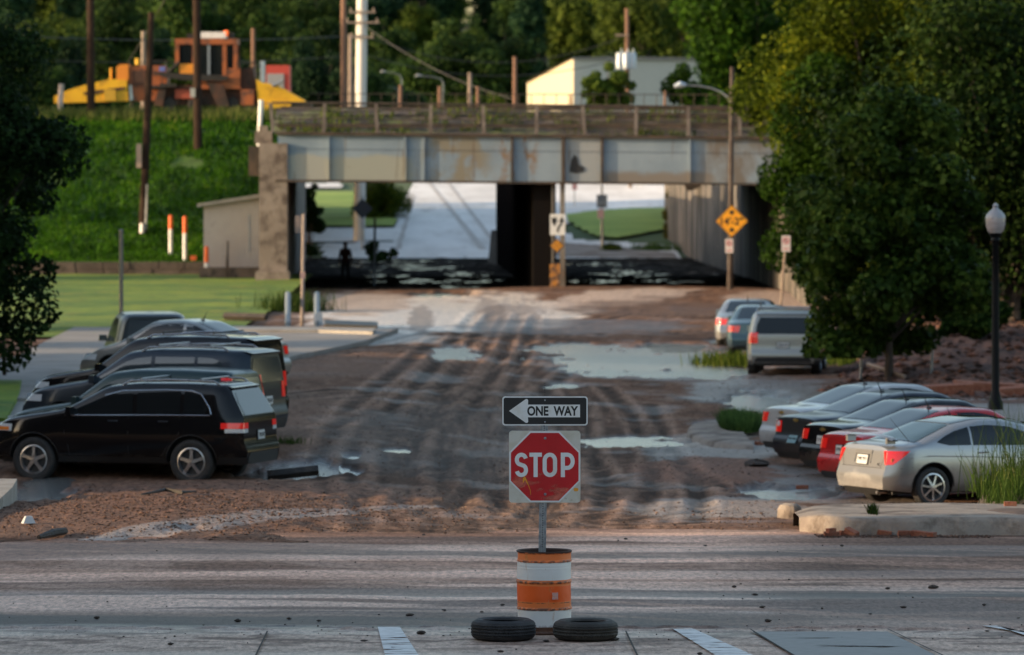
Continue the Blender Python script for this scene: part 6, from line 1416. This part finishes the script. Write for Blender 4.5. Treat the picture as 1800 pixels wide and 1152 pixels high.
# bollards and wooden sign post in the brush
for px, lb in ((506, 'grey steel bollard, left one of the pair in the scruffy brush'), (557, 'grey steel bollard, right one of the pair in the scruffy brush')):
    pole('bollard', lb, G(px, 570, .15), P(px, 517, 56), .09, .09, mat('bollard_grey', (.22, .25, .27), .5, .3), 'bollard', 'grey bollards in the brush')
t, d = pole('sign_post', 'wooden and steel sign post seen from behind between the two bollards', G(531, 566, .15), P(534, 378, 55), .06, .055, GREYWOOD, 'post')
b = MB(); b.box((d.x, -.03, d.z-.25), (.18, .10, .52)); b.build('sign_back', mat('faded_sign_back', (.32, .24, .20), .7), t); b = MB(); b.box((.02, -.09, 1.45), (.16, .06, .20)); b.build('tag', mat('pink_tag', (.55, .35, .30), .6), t)
b = MB(); b.box(G(562, 560, .30)+Vector((0, -.6, 0)), (.30, .2, .40), taper=.6); o = b.build('white_bag', PLATE); tag(o, 'white plastic bag at the foot of the right bollard', 'bag')
# streetlight on the right with the clearance sign
s = 45.0; t, d = pole('street_light', 'tall brown pole with curved lamp arm and yellow clearance sign at the bridge', P(1283, 512, s), P(1287, 118, s), .115, .085, mat('brown_steel', (.045, .033, .028), .7, noise=(2, (.08, .065, .058), .4, .6), spec=.2), 'street light')
def lc(px, py, y=0): v = P(px, py, s)-P(1283, 512, s); return (v.x, y, v.z)
b = MB(); b.tube([lc(1284, 186), lc(1280, 172), lc(1268, 162), lc(1250, 155), lc(1228, 151), lc(1205, 150)], [.045, .04, .035, .032, .03, .03], 7); b.build('arm', GALV, t, smooth=True)
b = MB(); c_ = lc(1194, 150); b.tube([lc(1207, 149.5), lc(1196, 149), lc(1185, 152)], [.05, .14, .07], 8); b.build('lamp_head', mat('lamp_head', (.45, .50, .55), .3, .3), t, smooth=True)
YEL = mat('sign_yellow', (.80, .36, .02), .4, noise=(3, (.72, .30, .02), .4, .6))
def diamond(cx_, cz_, r_, y, col, parent, name, th=.01):
    b = MB(); b.prism([(cx_, cz_-r_), (cx_+r_, cz_), (cx_, cz_+r_), (cx_-r_, cz_)], th, c=(0, y, 0)); return b.build(name, col, parent)
c_ = lc(1286, 389); cs_ = thing('clearance_sign', None, None); cs_.parent = t
diamond(c_[0], c_[2], .645, -.135, BLK, cs_, 'sign_edge'); diamond(c_[0], c_[2], .628, -.146, YEL, cs_, 'sign_face')
b = MB(); fr = [(c_[0], c_[2]-.59), (c_[0]+.59, c_[2]), (c_[0], c_[2]+.59), (c_[0]-.59, c_[2])]; stroke(b, fr, .022, -.1525, True); b.build('border_line', BLK, cs_, fix=False)
text_mesh("14'-2\"", .86, .30, 'lettering', BLK, cs_, (c_[0], -.154, c_[2]), bold=.02)
for q in (1, -1):
    b = MB(); z_ = c_[2]+q*.33; b.prism([(c_[0], z_-q*.10), (c_[0]+.14, z_+q*.05), (c_[0]+.05, z_+q*.05), (c_[0]+.05, z_+q*.10), (c_[0]-.05, z_+q*.10), (c_[0]-.05, z_+q*.05), (c_[0]-.14, z_+q*.05)][::q], .004, c=(0, -.154, 0)); b.build('arrow', BLK, cs_)
SGR = mat('sign_red_ink', (.50, .03, .03), .5); SGW = mat('small_sign_white', (.60, .55, .54), .5)
def nopark(parent, cx_, cz_, w_, h_, y, top=None):
    e = thing('no_parking_plate', None, None); e.parent = parent
    b = MB(); b.prism(rrect(cx_, cz_, w_, h_, .02), .006, c=(0, y, 0)); b.build('sign_face', SGW, e)
    zc2 = cz_+h_*.18; r_ = w_*.33; text_mesh('P', r_*.75, r_*1.15, 'lettering', BLK, e, (cx_, y-.0045, zc2), bold=.02, th=.0005)
    b = MB(); stroke(b, arc(cx_, zc2, r_, r_, 0, 345, 22), r_*.25, y-.0065, True); stroke(b, [(cx_-r_*.65, zc2+r_*.65), (cx_+r_*.65, zc2-r_*.65)], r_*.22, y-.0068); stroke(b, [(cx_-w_*.32, cz_-h_*.33), (cx_+w_*.32, cz_-h_*.33)], h_*.05, y-.0065); b.build('red_ring', SGR, e, fix=False)
c2 = lc(1281.5, 432.5); nopark(t, c2[0], c2[2], .31, .55, -.13)
# leaning no parking sign
s2 = 52.; B_ = P(1371, 560, s2); T_ = P(1382, 416, s2); t, d = pole('parking_sign', 'no parking sign on a leaning steel post beyond the silver cars', B_, T_, .04, .04, GREYWOOD, 'sign')
nopark(t, d.x-.01, d.z-.24, .30, .54, -.05)
# sign half hidden in the street tree, bare posts
s3 = 71.; B_ = P(1513, 662, s3); t, d = pole('parking_sign', 'no parking sign half hidden in the street tree crown left of its trunk', B_, P(1521, 478, s3), .035, .035, GALV, 'sign'); nopark(t, d.x, d.z-.2, .30, .46, -.05)
pole('steel_post', 'bare thin steel post on the torn red bank right of the street tree', P(1637, 668, 71), P(1640, 582, 71), .035, .032, GALV, 'post')
# globe lamp post
s4 = 84.; B_ = P(1750, 742, s4); lp = thing('lamp_post', 'black ornamental lamp post with a clear acorn globe at the right edge', 'lamp post', B_); z = lambda py: (742-py)/s4
LPB = mat('lamp_post_black', (.004, .004, .005), .5, spec=.15)
b = MB(); b.lathe([(.22, 0), (.22, .12), (.17, .16), (.16, .42), (.12, .48), (.10, .60), (.085, .64), (.075, z(500)), (.065, z(425)), (.10, z(422)), (.085, z(418)), (.13, z(414)), (.14, z(410))], 16); b.build('post', LPB, lp, smooth=True, ang=50)
GLOBE = mat('ribbed_globe', (.36, .31, .30), .25, noise=(6, (.44, .38, .37), .4, .6), spec=.8, coat=.5, stretch=(1, 1, 3))
b = MB(); b.lathe([(.12, z(411)), (.17, z(406)), (.205, z(396)), (.21, z(386)), (.20, z(380))], 24); b.build('globe', GLOBE, lp, smooth=True)
b = MB(); b.lathe([(.212, z(383)), (.19, z(378)), (.13, z(372)), (.07, z(368)), (.05, z(365)), (.065, z(362)), (.04, z(359)), (0, z(356))], 24); b.build('globe_cap', mat('cap_translucent', (.30, .29, .30), .3, spec=.8), lp, smooth=True)
# pier signs
s5 = 44.3; y5 = F/s5-.35
SWH = mat('road_sign_white', (.62, .62, .60), .5); e = thing('pier_sign', 'white square sign with two bold black curved arrows on the centre pier', 'sign', ((980-900)/s5, y5, 0))
zz = CH-(395-YH)/s5; b = MB(); b.prism(rrect(0, zz, .60, .84, .04), .01); b.build('sign_face', SWH, e)
b = MB(); stroke(b, [(.01, zz-.30), (.03, zz-.12), (.14, zz+.02), (.16, zz+.12)], .09, -.008); b.add([(.05, -.0085, zz+.12), (.27, -.0085, zz+.10), (.17, -.0085, zz+.33)], [(0, 1, 2)]); stroke(b, [(-.12, zz+.02), (-.13, zz+.14)], .09, -.008); b.add([(-.24, -.0085, zz+.12), (-.02, -.0085, zz+.14), (-.12, -.0085, zz-.08)], [(0, 1, 2)]); b.add([(-.24, -.0084, zz+.10), (-.02, -.0084, zz+.10), (-.03, -.0084, zz+.28), (-.23, -.0084, zz+.28)], [(0, 1, 2, 3)]); b.build('arrow', BLK, e, fix=False)
e = thing('object_marker', 'yellow diamond marker of nine reflectors below the white arrow sign', 'sign', ((979-900)/s5, y5, 0)); zz = CH-(432-YH)/s5
diamond(0, zz, .30, 0, mat('marker_dark', (.10, .05, .02), .6), e, 'sign_face')
b = MB(); k_ = .088
for i in (-1, 0, 1):
    for j in (-1, 0, 1): b.lathe([(0, -.02), (k_*.5, -.018), (k_*.54, -.008)], 8, c=((i-j)*k_*.95, 0, zz+(i+j)*k_*.95), axis='y')
b.build('reflector', YEL, e)
e = thing('hazard_panel', 'rusty peeling orange hazard panel fixed low on the centre pier', 'sign', ((975-900)/s5, y5, 0)); b = MB(); zz = CH-(487-YH)/s5; b.box((0, 0, zz), (.40, .03, 1.05)); b.build('panel', mat('peeling_orange', (.42, .17, .02), .7, noise=(4, (.08, .045, .03), .45, .55), wear=[(6, (.38, .33, .28), .58, .66)]), e)
# poles at the underpass mouth, person
pole('steel_post', 'thin grey steel post at the left side of the underpass mouth', P(658, 518, 42.5), P(659, 384, 42.5), .055, .05, mat('grey_blue_steel', (.12, .14, .16), .5, .4), 'post')
WPOLE = mat('white_pole', (.55, .52, .48), .5)
t, d = pole('white_pole', 'thick white steel pole rising beyond the bridge, seen under and over the girder', P(631, 440, 30.5), P(637, -60, 30.5), .34, .30, WPOLE, 'pole', n=16)
for py, w_ in ((22, 46), (40, 60), (66, 40)):
    v = P(637, py, 30.5)-Vector(t.location); b = MB(); b.box((v.x, -.3, v.z), (w_/30.5, .12, .10)); b.tube([(v.x-w_/70, -.3, v.z+.05), (v.x-w_/70, -.3, v.z+.25)], .05, 6); b.tube([(v.x+w_/70, -.3, v.z+.05), (v.x+w_/70, -.3, v.z+.25)], .05, 6); b.build('crossarm', GREYWOOD, t)
e = thing('diamond_sign', 'dark back of a diamond sign on a post beyond the underpass', 'sign', P(637, 440, 33)); b = MB(); b.tube([(0, 0, 0), (0, 0, 2.9)], .05, 8); b.build('post', GALV, e); zz = P(0, 367, 33).z-e.location.z; diamond(0, zz, .55, -.08, mat('sign_back', (.03, .035, .045), .6), e, 'sign_back', .02)
def person():
    s = 41.5; B_ = P(607, 500, s); hgt = 1.78
    t = thing('person', 'person in dark clothes standing in the underpass mouth', 'person', B_)
    me = bpy.data.meshes.new('body'); V = []; E = []; Rr = []
    def add(p, r_, par=None):
        V.append(p); Rr.append(r_)
        if par is not None: E.append((par, len(V)-1))
        return len(V)-1
    pel = add((0, 0, .95), (.15, .12)); a = add((0, 0, 1.12), (.145, .11), pel); ch = add((0, 0, 1.32), (.175, .12), a); sh = add((0, 0, 1.46), (.12, .09), ch); nk = add((0, 0, 1.53), (.055, .055), sh)
    for q in (-1, 1):
        so_ = add((q*.17, 0, 1.44), (.07, .07), sh); el = add((q*.25, .03, 1.16), (.05, .05), so_); wr_ = add((q*.25, -.05, .93), (.038, .038), el); hd = add((q*.245, -.08, .84), (.035, .022), wr_)
        for f_ in range(4): add((q*(.235+.0), -.055-.02*f_, .755+.006*abs(f_-1.5)), (.010, .010), hd)
        add((q*.215, -.10, .80), (.012, .012), hd)
        hip = add((q*.09, 0, .88), (.095, .10), pel); kn = add((q*.12, -.02, .49), (.062, .065), hip); an = add((q*.13, .02, .09), (.045, .05), kn); to = add((q*.145, -.14, .035), (.042, .03), an)
    h0 = add((0, -.01, 1.62), (.078, .09), nk); add((0, -.01, 1.72), (.075, .088), h0)
    me.from_pydata(V, E, []); o = bpy.data.objects.new('body', me); COL.objects.link(o); o.parent = t
    sk = o.modifiers.new('skin', 'SKIN'); 
    for i, r_ in enumerate(Rr): me.skin_vertices[0].data[i].radius = (r_[0]*1.15, r_[1]*1.15)
    me.skin_vertices[0].data[0].use_root = True
    ss = o.modifiers.new('sub', 'SUBSURF'); ss.levels = 2; ss.render_levels = 2
    dg = bpy.context.evaluated_depsgraph_get(); m2 = bpy.data.meshes.new_from_object(o.evaluated_get(dg)); o.modifiers.clear(); o.data = m2
    SKIN = mat('skin', (.22, .12, .08), .6); JK = mat('dark_maroon_jacket', (.045, .014, .012), .9); TR = mat('dark_trousers', (.012, .013, .016), .9); HR = mat('dark_hair', (.012, .010, .009), .8)
    m2.materials.clear(); [m2.materials.append(x) for x in (SKIN, JK, TR, HR)]
    for p in m2.polygons:
        c = p.center; p.material_index = 0 if (c.z > 1.53 or (abs(c.x) > .2 and c.z < .90)) else (1 if c.z > .93 else 2)
        if c.z < .10: p.material_index = 3
        p.use_smooth = True
    b = MB(); b.lathe([(.0, 1.825), (.05, 1.818), (.088, 1.78), (.096, 1.72), (.09, 1.66)], 16, c=(0, .012, 0)); b.build('hair', HR, t, smooth=True)
    b = MB(); b.prism([(-.012, 1.64), (.012, 1.64), (.006, 1.69), (-.006, 1.69)], .03, c=(0, -.105, 0)); b.build('nose', SKIN, t)
    for q in (-1, 1): b = MB(); b.box((q*.03, -.098, 1.70), (.022, .01, .010)); b.build('eye', BLACK, t)
    b = MB(); b.box((0, -.097, 1.605), (.045, .008, .010)); b.build('mouth', mat('lips', (.16, .06, .05), .6), t)
person()
# small signs beyond the underpass
def far_post(name, label, px, pb, pt, s, r_, m, cat='post'): return pole(name, label, P(px, pb, s), P(px, pt, s), r_, r_, m, cat)
t, d = far_post('road_sign', 'grey road sign above a small pink sign on a pole on the far lawn', 1058, 446, 325, 31.5, .06, GALV, 'sign')
v = P(1058, 354, 31.5)-Vector(t.location); b = MB(); b.prism(rrect(v.x, v.z, .60, .74, .03), .02, c=(0, -.08, 0)); b.build('sign_face', mat('grey_sign', (.30, .31, .32), .6), t)
b = MB()
for i, zz in enumerate((.26, .14, .02, -.16, -.27)): b.box((v.x, -.093, v.z+zz), (.42 if i < 3 else .40, .006, .05))
b.build('lettering', BLK, t)
v = P(1056, 376, 31.5)-Vector(t.location); b = MB(); b.prism(rrect(v.x, v.z, .36, .50, .04), .02, c=(0, -.08, 0)); b.build('sign_plate', mat('pink_sign', (.62, .36, .30), .6), t)
b = MB(); b.tube([(.10, -.05, -.2), (.02, -.05, 1.9)], .05, 6); b.build('brace', GREYWOOD, t)
t, d = far_post('road_sign', 'small reddish sign on a thin post at the far side of the lawn', 1010, 398, 324, 26, .04, GALV, 'sign'); b = MB(); b.box((0, -.06, d.z-.1), (.34, .02, .55)); b.build('sign_face', mat('pink_sign_b', (.62, .30, .26), .6), t)
far_post('utility_pole', 'orange brown pole base beyond the far lawn', 1108, 368, 300, 24, .14, GREYWOOD, 'pole')
t, d = far_post('guy_guard', 'pair of pale slanted guy wire guards beside the orange brown pole', 1120, 367, 322, 24, .05, WHITE, 'guard'); b = MB(); b.tube([(.65, 0, 0), (.30, 0, 1.9)], .05, 6); b.build('guard', WHITE, t)
t = thing('utility_cabinet', 'small green utility cabinet beyond the far lawn', 'cabinet', P(1136, 366, 24)); b = MB(); b.box((0, 0, .32), (.34, .34, .64)); b.lathe([(.17, .64), (.12, .78), (0, .82)], 12); b.build('cabinet', mat('cabinet_green', (.02, .13, .07), .5), t)
# skyline poles above the bridge
BP = mat('reddish_pole_wood', (.19, .105, .07), .9)  # plain reddish brown timber
for lb, px, pt, s, r_, m in (('reddish wooden utility pole just left of the thick white pole', 604, -60, 36, .16, BP), ('greyer wooden pole between the reddish pole and the white pole', 616, 60, 28, .16, GREYWOOD), ('short brown pole standing behind the bridge rail right of the white pole', 704, 150, 37, .10, BP), ('short brown pole behind the bridge rail below the pale street lamp', 773, 152, 37, .10, BP), ('grey brown pole in the dark gap of the hill trees', 826, 128, 30, .13, GREYWOOD), ('shorter brown pole just right of the grey brown one', 840, 152, 37, .09, BP), ('straight brown pole left of the warehouse end wall', 905, 100, 34, .12, BP), ('thin post behind the left half of the warehouse end wall fence', 1004, 165, 37, .06, BP), ('thin post at the right part of the warehouse front', 1169, 160, 37, .07, BP), ('weathered exhaust like pole behind the yellow engine cover', 252, 55, 34, .13, GREYWOOD), ('weathered pale pole behind the right side of the cab', 445, 50, 34, .12, BP)):
    pole('utility_pole', lb, P(px, 192, s), P(px, pt, s), r_, r_*.85, m)
t, d = pole('utility_pole', 'reddish pole carrying three grey transformers in front of the warehouse', P(1103, 190, 30), P(1102, 15, 30), .14, .11, BP)
for k, px in enumerate((1090, 1101, 1111)):
    v = P(px, 107, 30)-Vector(t.location); b = MB(); b.lathe([(0, -.48), (.23, -.48), (.24, -.40), (.24, .38), (.20, .46), (0, .50)], 14, c=(v.x, -.25-.1*(k == 1), v.z)); b.tube([(v.x+.08, -.3, v.z+.45), (v.x+.08, -.3, v.z+.7)], .04, 6); b.build('transformer', mat('transformer_grey', (.42, .47, .52), .4, .2), t, smooth=True)
v = P(1102, 62, 30)-Vector(t.location); b = MB(); b.box((v.x-.3, -.1, v.z), (.8, .1, .1)); b.build('crossarm', GREYWOOD, t)
def lamp(label, px, pb, pt, s, dx, flip=1):
    t = thing('street_light', label, 'street light', P(px, pb, s)); h_ = (pb-pt)/s; b = MB(); b.tube([(0, 0, 0), (0, 0, h_*.8), (-dx*.08, 0, h_*.93), (-dx*.45, 0, h_), (-dx*.85, 0, h_+.05)], [.06, .05, .04, .035, .03], 7); b.build('pole', mat('pale_steel', (.14, .16, .17), .4, .4), t, smooth=True); b = MB(); b.tube([(-dx*.8, 0, h_+.06), (-dx, 0, h_+.10), (-dx*1.1, 0, h_+.02)], [.03, .08, .04], 7); b.build('lamp_head', mat('lamp_head_far', (.3, .32, .34), .4), t, smooth=True)
lamp('pale far street light behind the bridge rail', 779, 188, 135, 30, 1.5); lamp('dim far street light right of the thick white pole', 706, 190, 128, 28, 1.2); lamp('low far street light with an arm toward the white pole', 700, 192, 152, 26, 2.0)
# wires
WIRE = mat('wire', (.05, .045, .04), .6)
def wire(label, a, b_, sag, r_=.022):
    a, b_ = Vector(a), Vector(b_); m = MB(); m.tube([a.lerp(b_, k/16)-Vector((0, 0, sag*4*(k/16)*(1-k/16))) for k in range(17)], r_, 5); o = m.build('power_line', WIRE); tag(o, label, 'power line'); return o
wire('power line running from the brown pole past the machine to the white pole', P(-40, 60, 38), P(640, 62, 31), .3); wire('lower power line crossing behind the rail machine', P(-40, 100, 36), P(604, 100, 35), .3); wire('power line from the white pole to the transformer pole', P(640, 62, 30.5), P(1102, 62, 30), 1.6); wire('lower power line from the white pole toward the warehouse', P(637, 95, 30.5), P(1102, 100, 30), 1.2); wire('short slanting wire above the yellow machine', P(300, -20, 38), P(225, 110, 34), .1)
wire('wire running from the white pole down to the far street light', P(640, 45, 30.5), P(905, 175, 33), .5)
# chain link fence rail behind the tracks
b = MB(); 
for k in range(34):
    x = (560+k*22-900)/37.; b.tube([(x, F/37, P(0, 196, 37).z), (x, F/37, P(0, 165, 37).z)], .02, 5)
b.tube([((545-900)/37., F/37, P(0, 165, 37).z), ((1295-900)/37., F/37, P(0, 167, 37).z)], .022, 5); o = b.build('rail_fence', RUSTD); tag(o, 'dark wire fence behind the tracks across the top of the bridge', 'fence')
# building glimpsed at the right edge
e = thing('lean_to_building', 'pale slatted building glimpsed under the trees at the right edge', 'building', P(1790, 520, 62)); b = MB()
for k in range(9): b.box((.55, .0+.02*(k % 2), .15+.155*k), (2.6, .1, .145))
b.build('wall', mat('slat_wall', (.30, .19, .12), .8, noise=(2, (.22, .13, .09), .4, .6)), e); b = MB(); b.box((-.35, .1, -.7), (.22, .22, 1.6)); b.box((1.2, .1, -.7), (.22, .22, 1.6)); b.build('support', mat('orange_timber', (.26, .10, .04), .8), e); b = MB(); b.box((.5, .3, .05), (2.9, .8, .12)); b.build('beam', mat('dark_beam', (.04, .03, .03), .8), e)
# ------------------------------------------------------------------ rail machine (ballast regulator)
sM = 37.0; OX, OY, OZ = 330, F/sM, 190
MO = thing('rail_machine', 'orange and yellow railway maintenance machine with cab and ploughs standing on the bank', 'rail machine', P(OX, OZ, sM))
def mp_(px, py): return ((px-OX)/sM, (OZ-py)/sM)
ORG = mat('machine_orange', (.36, .095, .022), .55, noise=(1.2, (.22, .065, .025), .4, .62), wear=[(2.5, (.06, .03, .02), .50, .66)]); YLW = mat('machine_yellow', (.72, .40, .01), .5, noise=(1.5, (.58, .30, .01), .4, .65), wear=[(3, (.16, .08, .02), .60, .74)]); RST = mat('machine_rust', (.09, .035, .02), .8, noise=(1.5, (.03, .018, .014), .4, .6)); MDK = mat('machine_black', (.018, .014, .012), .7)
def mpoly(name, pts, y0, y1, m): 
    b = MB(); b.prism([mp_(*p) for p in pts], y1-y0, c=(0, (y0+y1)/2, 0)); return b.build(name, m, MO)
mpoly('left_plough', [(98, 180), (98, 170), (112, 163), (145, 152), (195, 140), (225, 141), (228, 178), (98, 182)], -.9, 1.0, YLW)
mpoly('left_plough_rib', [(150, 163), (222, 153), (222, 158), (150, 168)], -.97, -.91, RST)
mpoly('engine_cover', [(207, 143), (207, 118), (214, 114), (228, 114), (228, 145)], -.8, .9, mat('machine_amber', (.66, .22, .02), .5))
mpoly('engine_housing', [(229, 178), (229, 117), (290, 115), (296, 122), (296, 150), (280, 178)], -.7, .95, ORG)
mpoly('cab', [(312, 128), (318, 113), (346, 113), (395, 133), (395, 158), (424, 158), (424, 122), (418, 122), (418, 79), (311, 79), (310, 70), (420, 68), (426, 122), (424, 158), (394, 158), (394, 135), (342, 130)], -.3, .9, ORG) if 0 else None
b = MB()
def bx(px0, px1, py0, py1, y0, y1): (a, c), (d_, e_) = mp_(px0, py1), mp_(px1, py0); b.box(((a+d_)/2, (y0+y1)/2, (c+e_)/2), (abs(d_-a), y1-y0, abs(e_-c)))
bx(310, 419, 69, 79, -.95, 1.0); bx(310, 317, 79, 114, -.9, -.8); bx(340, 346, 79, 132, -.9, -.8); bx(393, 400, 79, 158, -.9, -.8); bx(412, 419, 79, 122, -.9, -.8); bx(310, 317, 79, 114, .8, .9); bx(412, 419, 79, 122, .8, .9); bx(400, 424, 121, 157, -.88, .9); bx(346, 393, 133, 157, -.85, .9)
b.build('cab', ORG, MO)
mpoly('cab_door_panel', [(318, 113), (345, 113), (345, 131), (318, 131)], -.93, -.86, mat('machine_bright_orange', (.72, .26, .02), .5))
for nm, q in (('cab_window', (317, 340, 79, 113)), ('cab_window', (347, 368, 80, 133)), ('cab_window', (371, 393, 80, 133)), ('cab_window', (400, 412, 80, 121))):
    b = MB(); bx(q[0], q[1], q[2], q[3], -.86, -.84); b.build(nm, GLASS, MO)
b = MB(); bx(312, 418, 80, 130, .70, .74); b.build('cab_back', MDK, MO)
b = MB(); bx(367, 371, 80, 133, -.89, -.83); b.build('door_frame', GALV, MO)
b = MB(); bx(352, 398, 57, 68, -.6, .5); b.build('roof_unit', WHITE, MO)
v = mp_(398, 60); b = MB(); b.lathe([(.13, v[1]-.1), (.13, v[1]+.05), (.10, v[1]+.14), (0, v[1]+.16)], 12, c=(v[0], -.4, 0)); b.build('beacon', mat('beacon_orange', (.85, .14, .01), .3, emit=((1, .15, .01), .4)), MO)
b = MB(); bx(402, 412, 58, 70, -.5, -.2); b.build('roof_fitting', MDK, MO); b = MB(); bx(330, 346, 60, 68, -.6, -.3); b.build('roof_fitting', MDK, MO)
mpoly('boom', [(268, 127), (400, 134), (405, 139), (395, 143), (330, 142), (290, 137)], -1.15, -.98, MDK)
b = MB(); b.tube([(mp_(296, 130)[0], -.95, mp_(296, 130)[1]), (mp_(318, 110)[0], -.95, mp_(318, 110)[1])], .07, 6); b.build('hydraulic_arm', MDK, MO)
mpoly('chassis', [(285, 150), (440, 150), (450, 186), (270, 186)], -.55, .9, RST)
mpoly('side_box', [(310, 158), (350, 158), (350, 174), (310, 174)], -.85, -.56, mat('machine_red_box', (.32, .06, .03), .7))
mpoly('wing_blade', [(365, 145), (395, 150), (405, 188), (385, 190)], -1.0, -.75, RST); mpoly('wing_blade', [(285, 145), (296, 148), (288, 188), (272, 186)], -1.0, -.75, RST)
mpoly('rear_housing', [(424, 122), (445, 118), (452, 150), (452, 186), (424, 186)], -.6, .9, RST); mpoly('step_box', [(425, 158), (448, 158), (448, 185), (425, 185)], -.95, -.62, ORG)
mpoly('right_plough', [(452, 140), (462, 146), (488, 150), (538, 178), (536, 181), (455, 181)], -.9, 1.0, YLW); mpoly('plough_edge', [(462, 183), (514, 183), (508, 196), (462, 196)], -1.1, -.8, YLW); mpoly('broom', [(515, 184), (548, 182), (552, 200), (512, 200)], -.9, .9, MDK)
for px, pt, pb, m in ((462, 108, 146, WHITE), (243, 103, 114, YLW), (196, 120, 142, YLW)):
    a = mp_(px, pb); c_ = mp_(px, pt); b = MB(); b.tube([(a[0], -.4, a[1]), (c_[0], -.4, c_[1])], .12 if px != 196 else .05, 8); b.build('stack', m, MO)
for px in (300, 345, 412, 440):
    a = mp_(px, 184); b = MB(); b.lathe([(0, -.86), (.30, -.86), (.34, -.80), (.30, -.70), (0, -.70)], 20, c=(a[0], 0, a[1]), axis='y'); b.build('wheel', MDK, MO)
mpoly('engine_grille', [(235, 125), (262, 124), (262, 150), (235, 152)], -.74, -.705, RST)
mpoly('white_streak', [(229, 150), (233, 150), (236, 176), (230, 178)], -.74, -.705, WHITE)
mpoly('blue_decal', [(282, 118), (292, 118), (292, 126), (282, 126)], -.73, -.705, mat('decal_blue', (.12, .16, .45), .5))
mpoly('walkway', [(262, 152), (312, 148), (312, 153), (262, 157)], -1.1, -.7, MDK)
for q0, q1 in (((296, 118), (296, 150)), ((424, 112), (452, 112)), ((424, 104), (424, 122)), ((452, 112), (452, 140)), ((268, 115), (268, 108)), ((268, 108), (294, 108)), ((294, 108), (294, 116))):
    a, c_ = mp_(*q0), mp_(*q1); b = MB(); b.tube([(a[0], -.8, a[1]), (c_[0], -.8, c_[1])], .035, 5); b.build('guard_rail', MDK, MO)
b = MB(); a, c_ = mp_(480, 152), mp_(500, 143); b.tube([(a[0], -.95, a[1]), (c_[0], -.95, c_[1])], .08, 6); b.build('hydraulic_ram', GALV, MO)
mpoly('plough_bracket', [(186, 158), (206, 158), (206, 178), (186, 178)], -1.0, -.9, mat('machine_yellow_dull', (.48, .28, .02), .6))
for yy in (-.35, .35):
    pass
# brick row and slabs on the torn bank
for k, (px, py, w_, z_) in enumerate(((1600, 648, .9, .5), (1660, 655, 1.3, .4), (1740, 640, 1.6, .55), (1790, 665, 1.0, .3))):
    p = G(px, py, z_); b = MB(); b.box((0, 0, 0), (w_, .5, .30)); o = b.build('brick_wall_remnant', BRICK); o.location = (p.x, p.y, float(bank_h(np.array([p.x]), np.array([p.y]))[0])+.05); o.rotation_euler = (.05, .06*(-1)**k, .15*k-.2)
    tag(o, ('short broken brick wall piece just right of the street tree trunk', 'long broken brick wall piece left of the globe lamp post', 'brick wall piece crossing behind the globe lamp post', 'brick wall piece at the right edge of the torn bank')[k], 'brick wall')
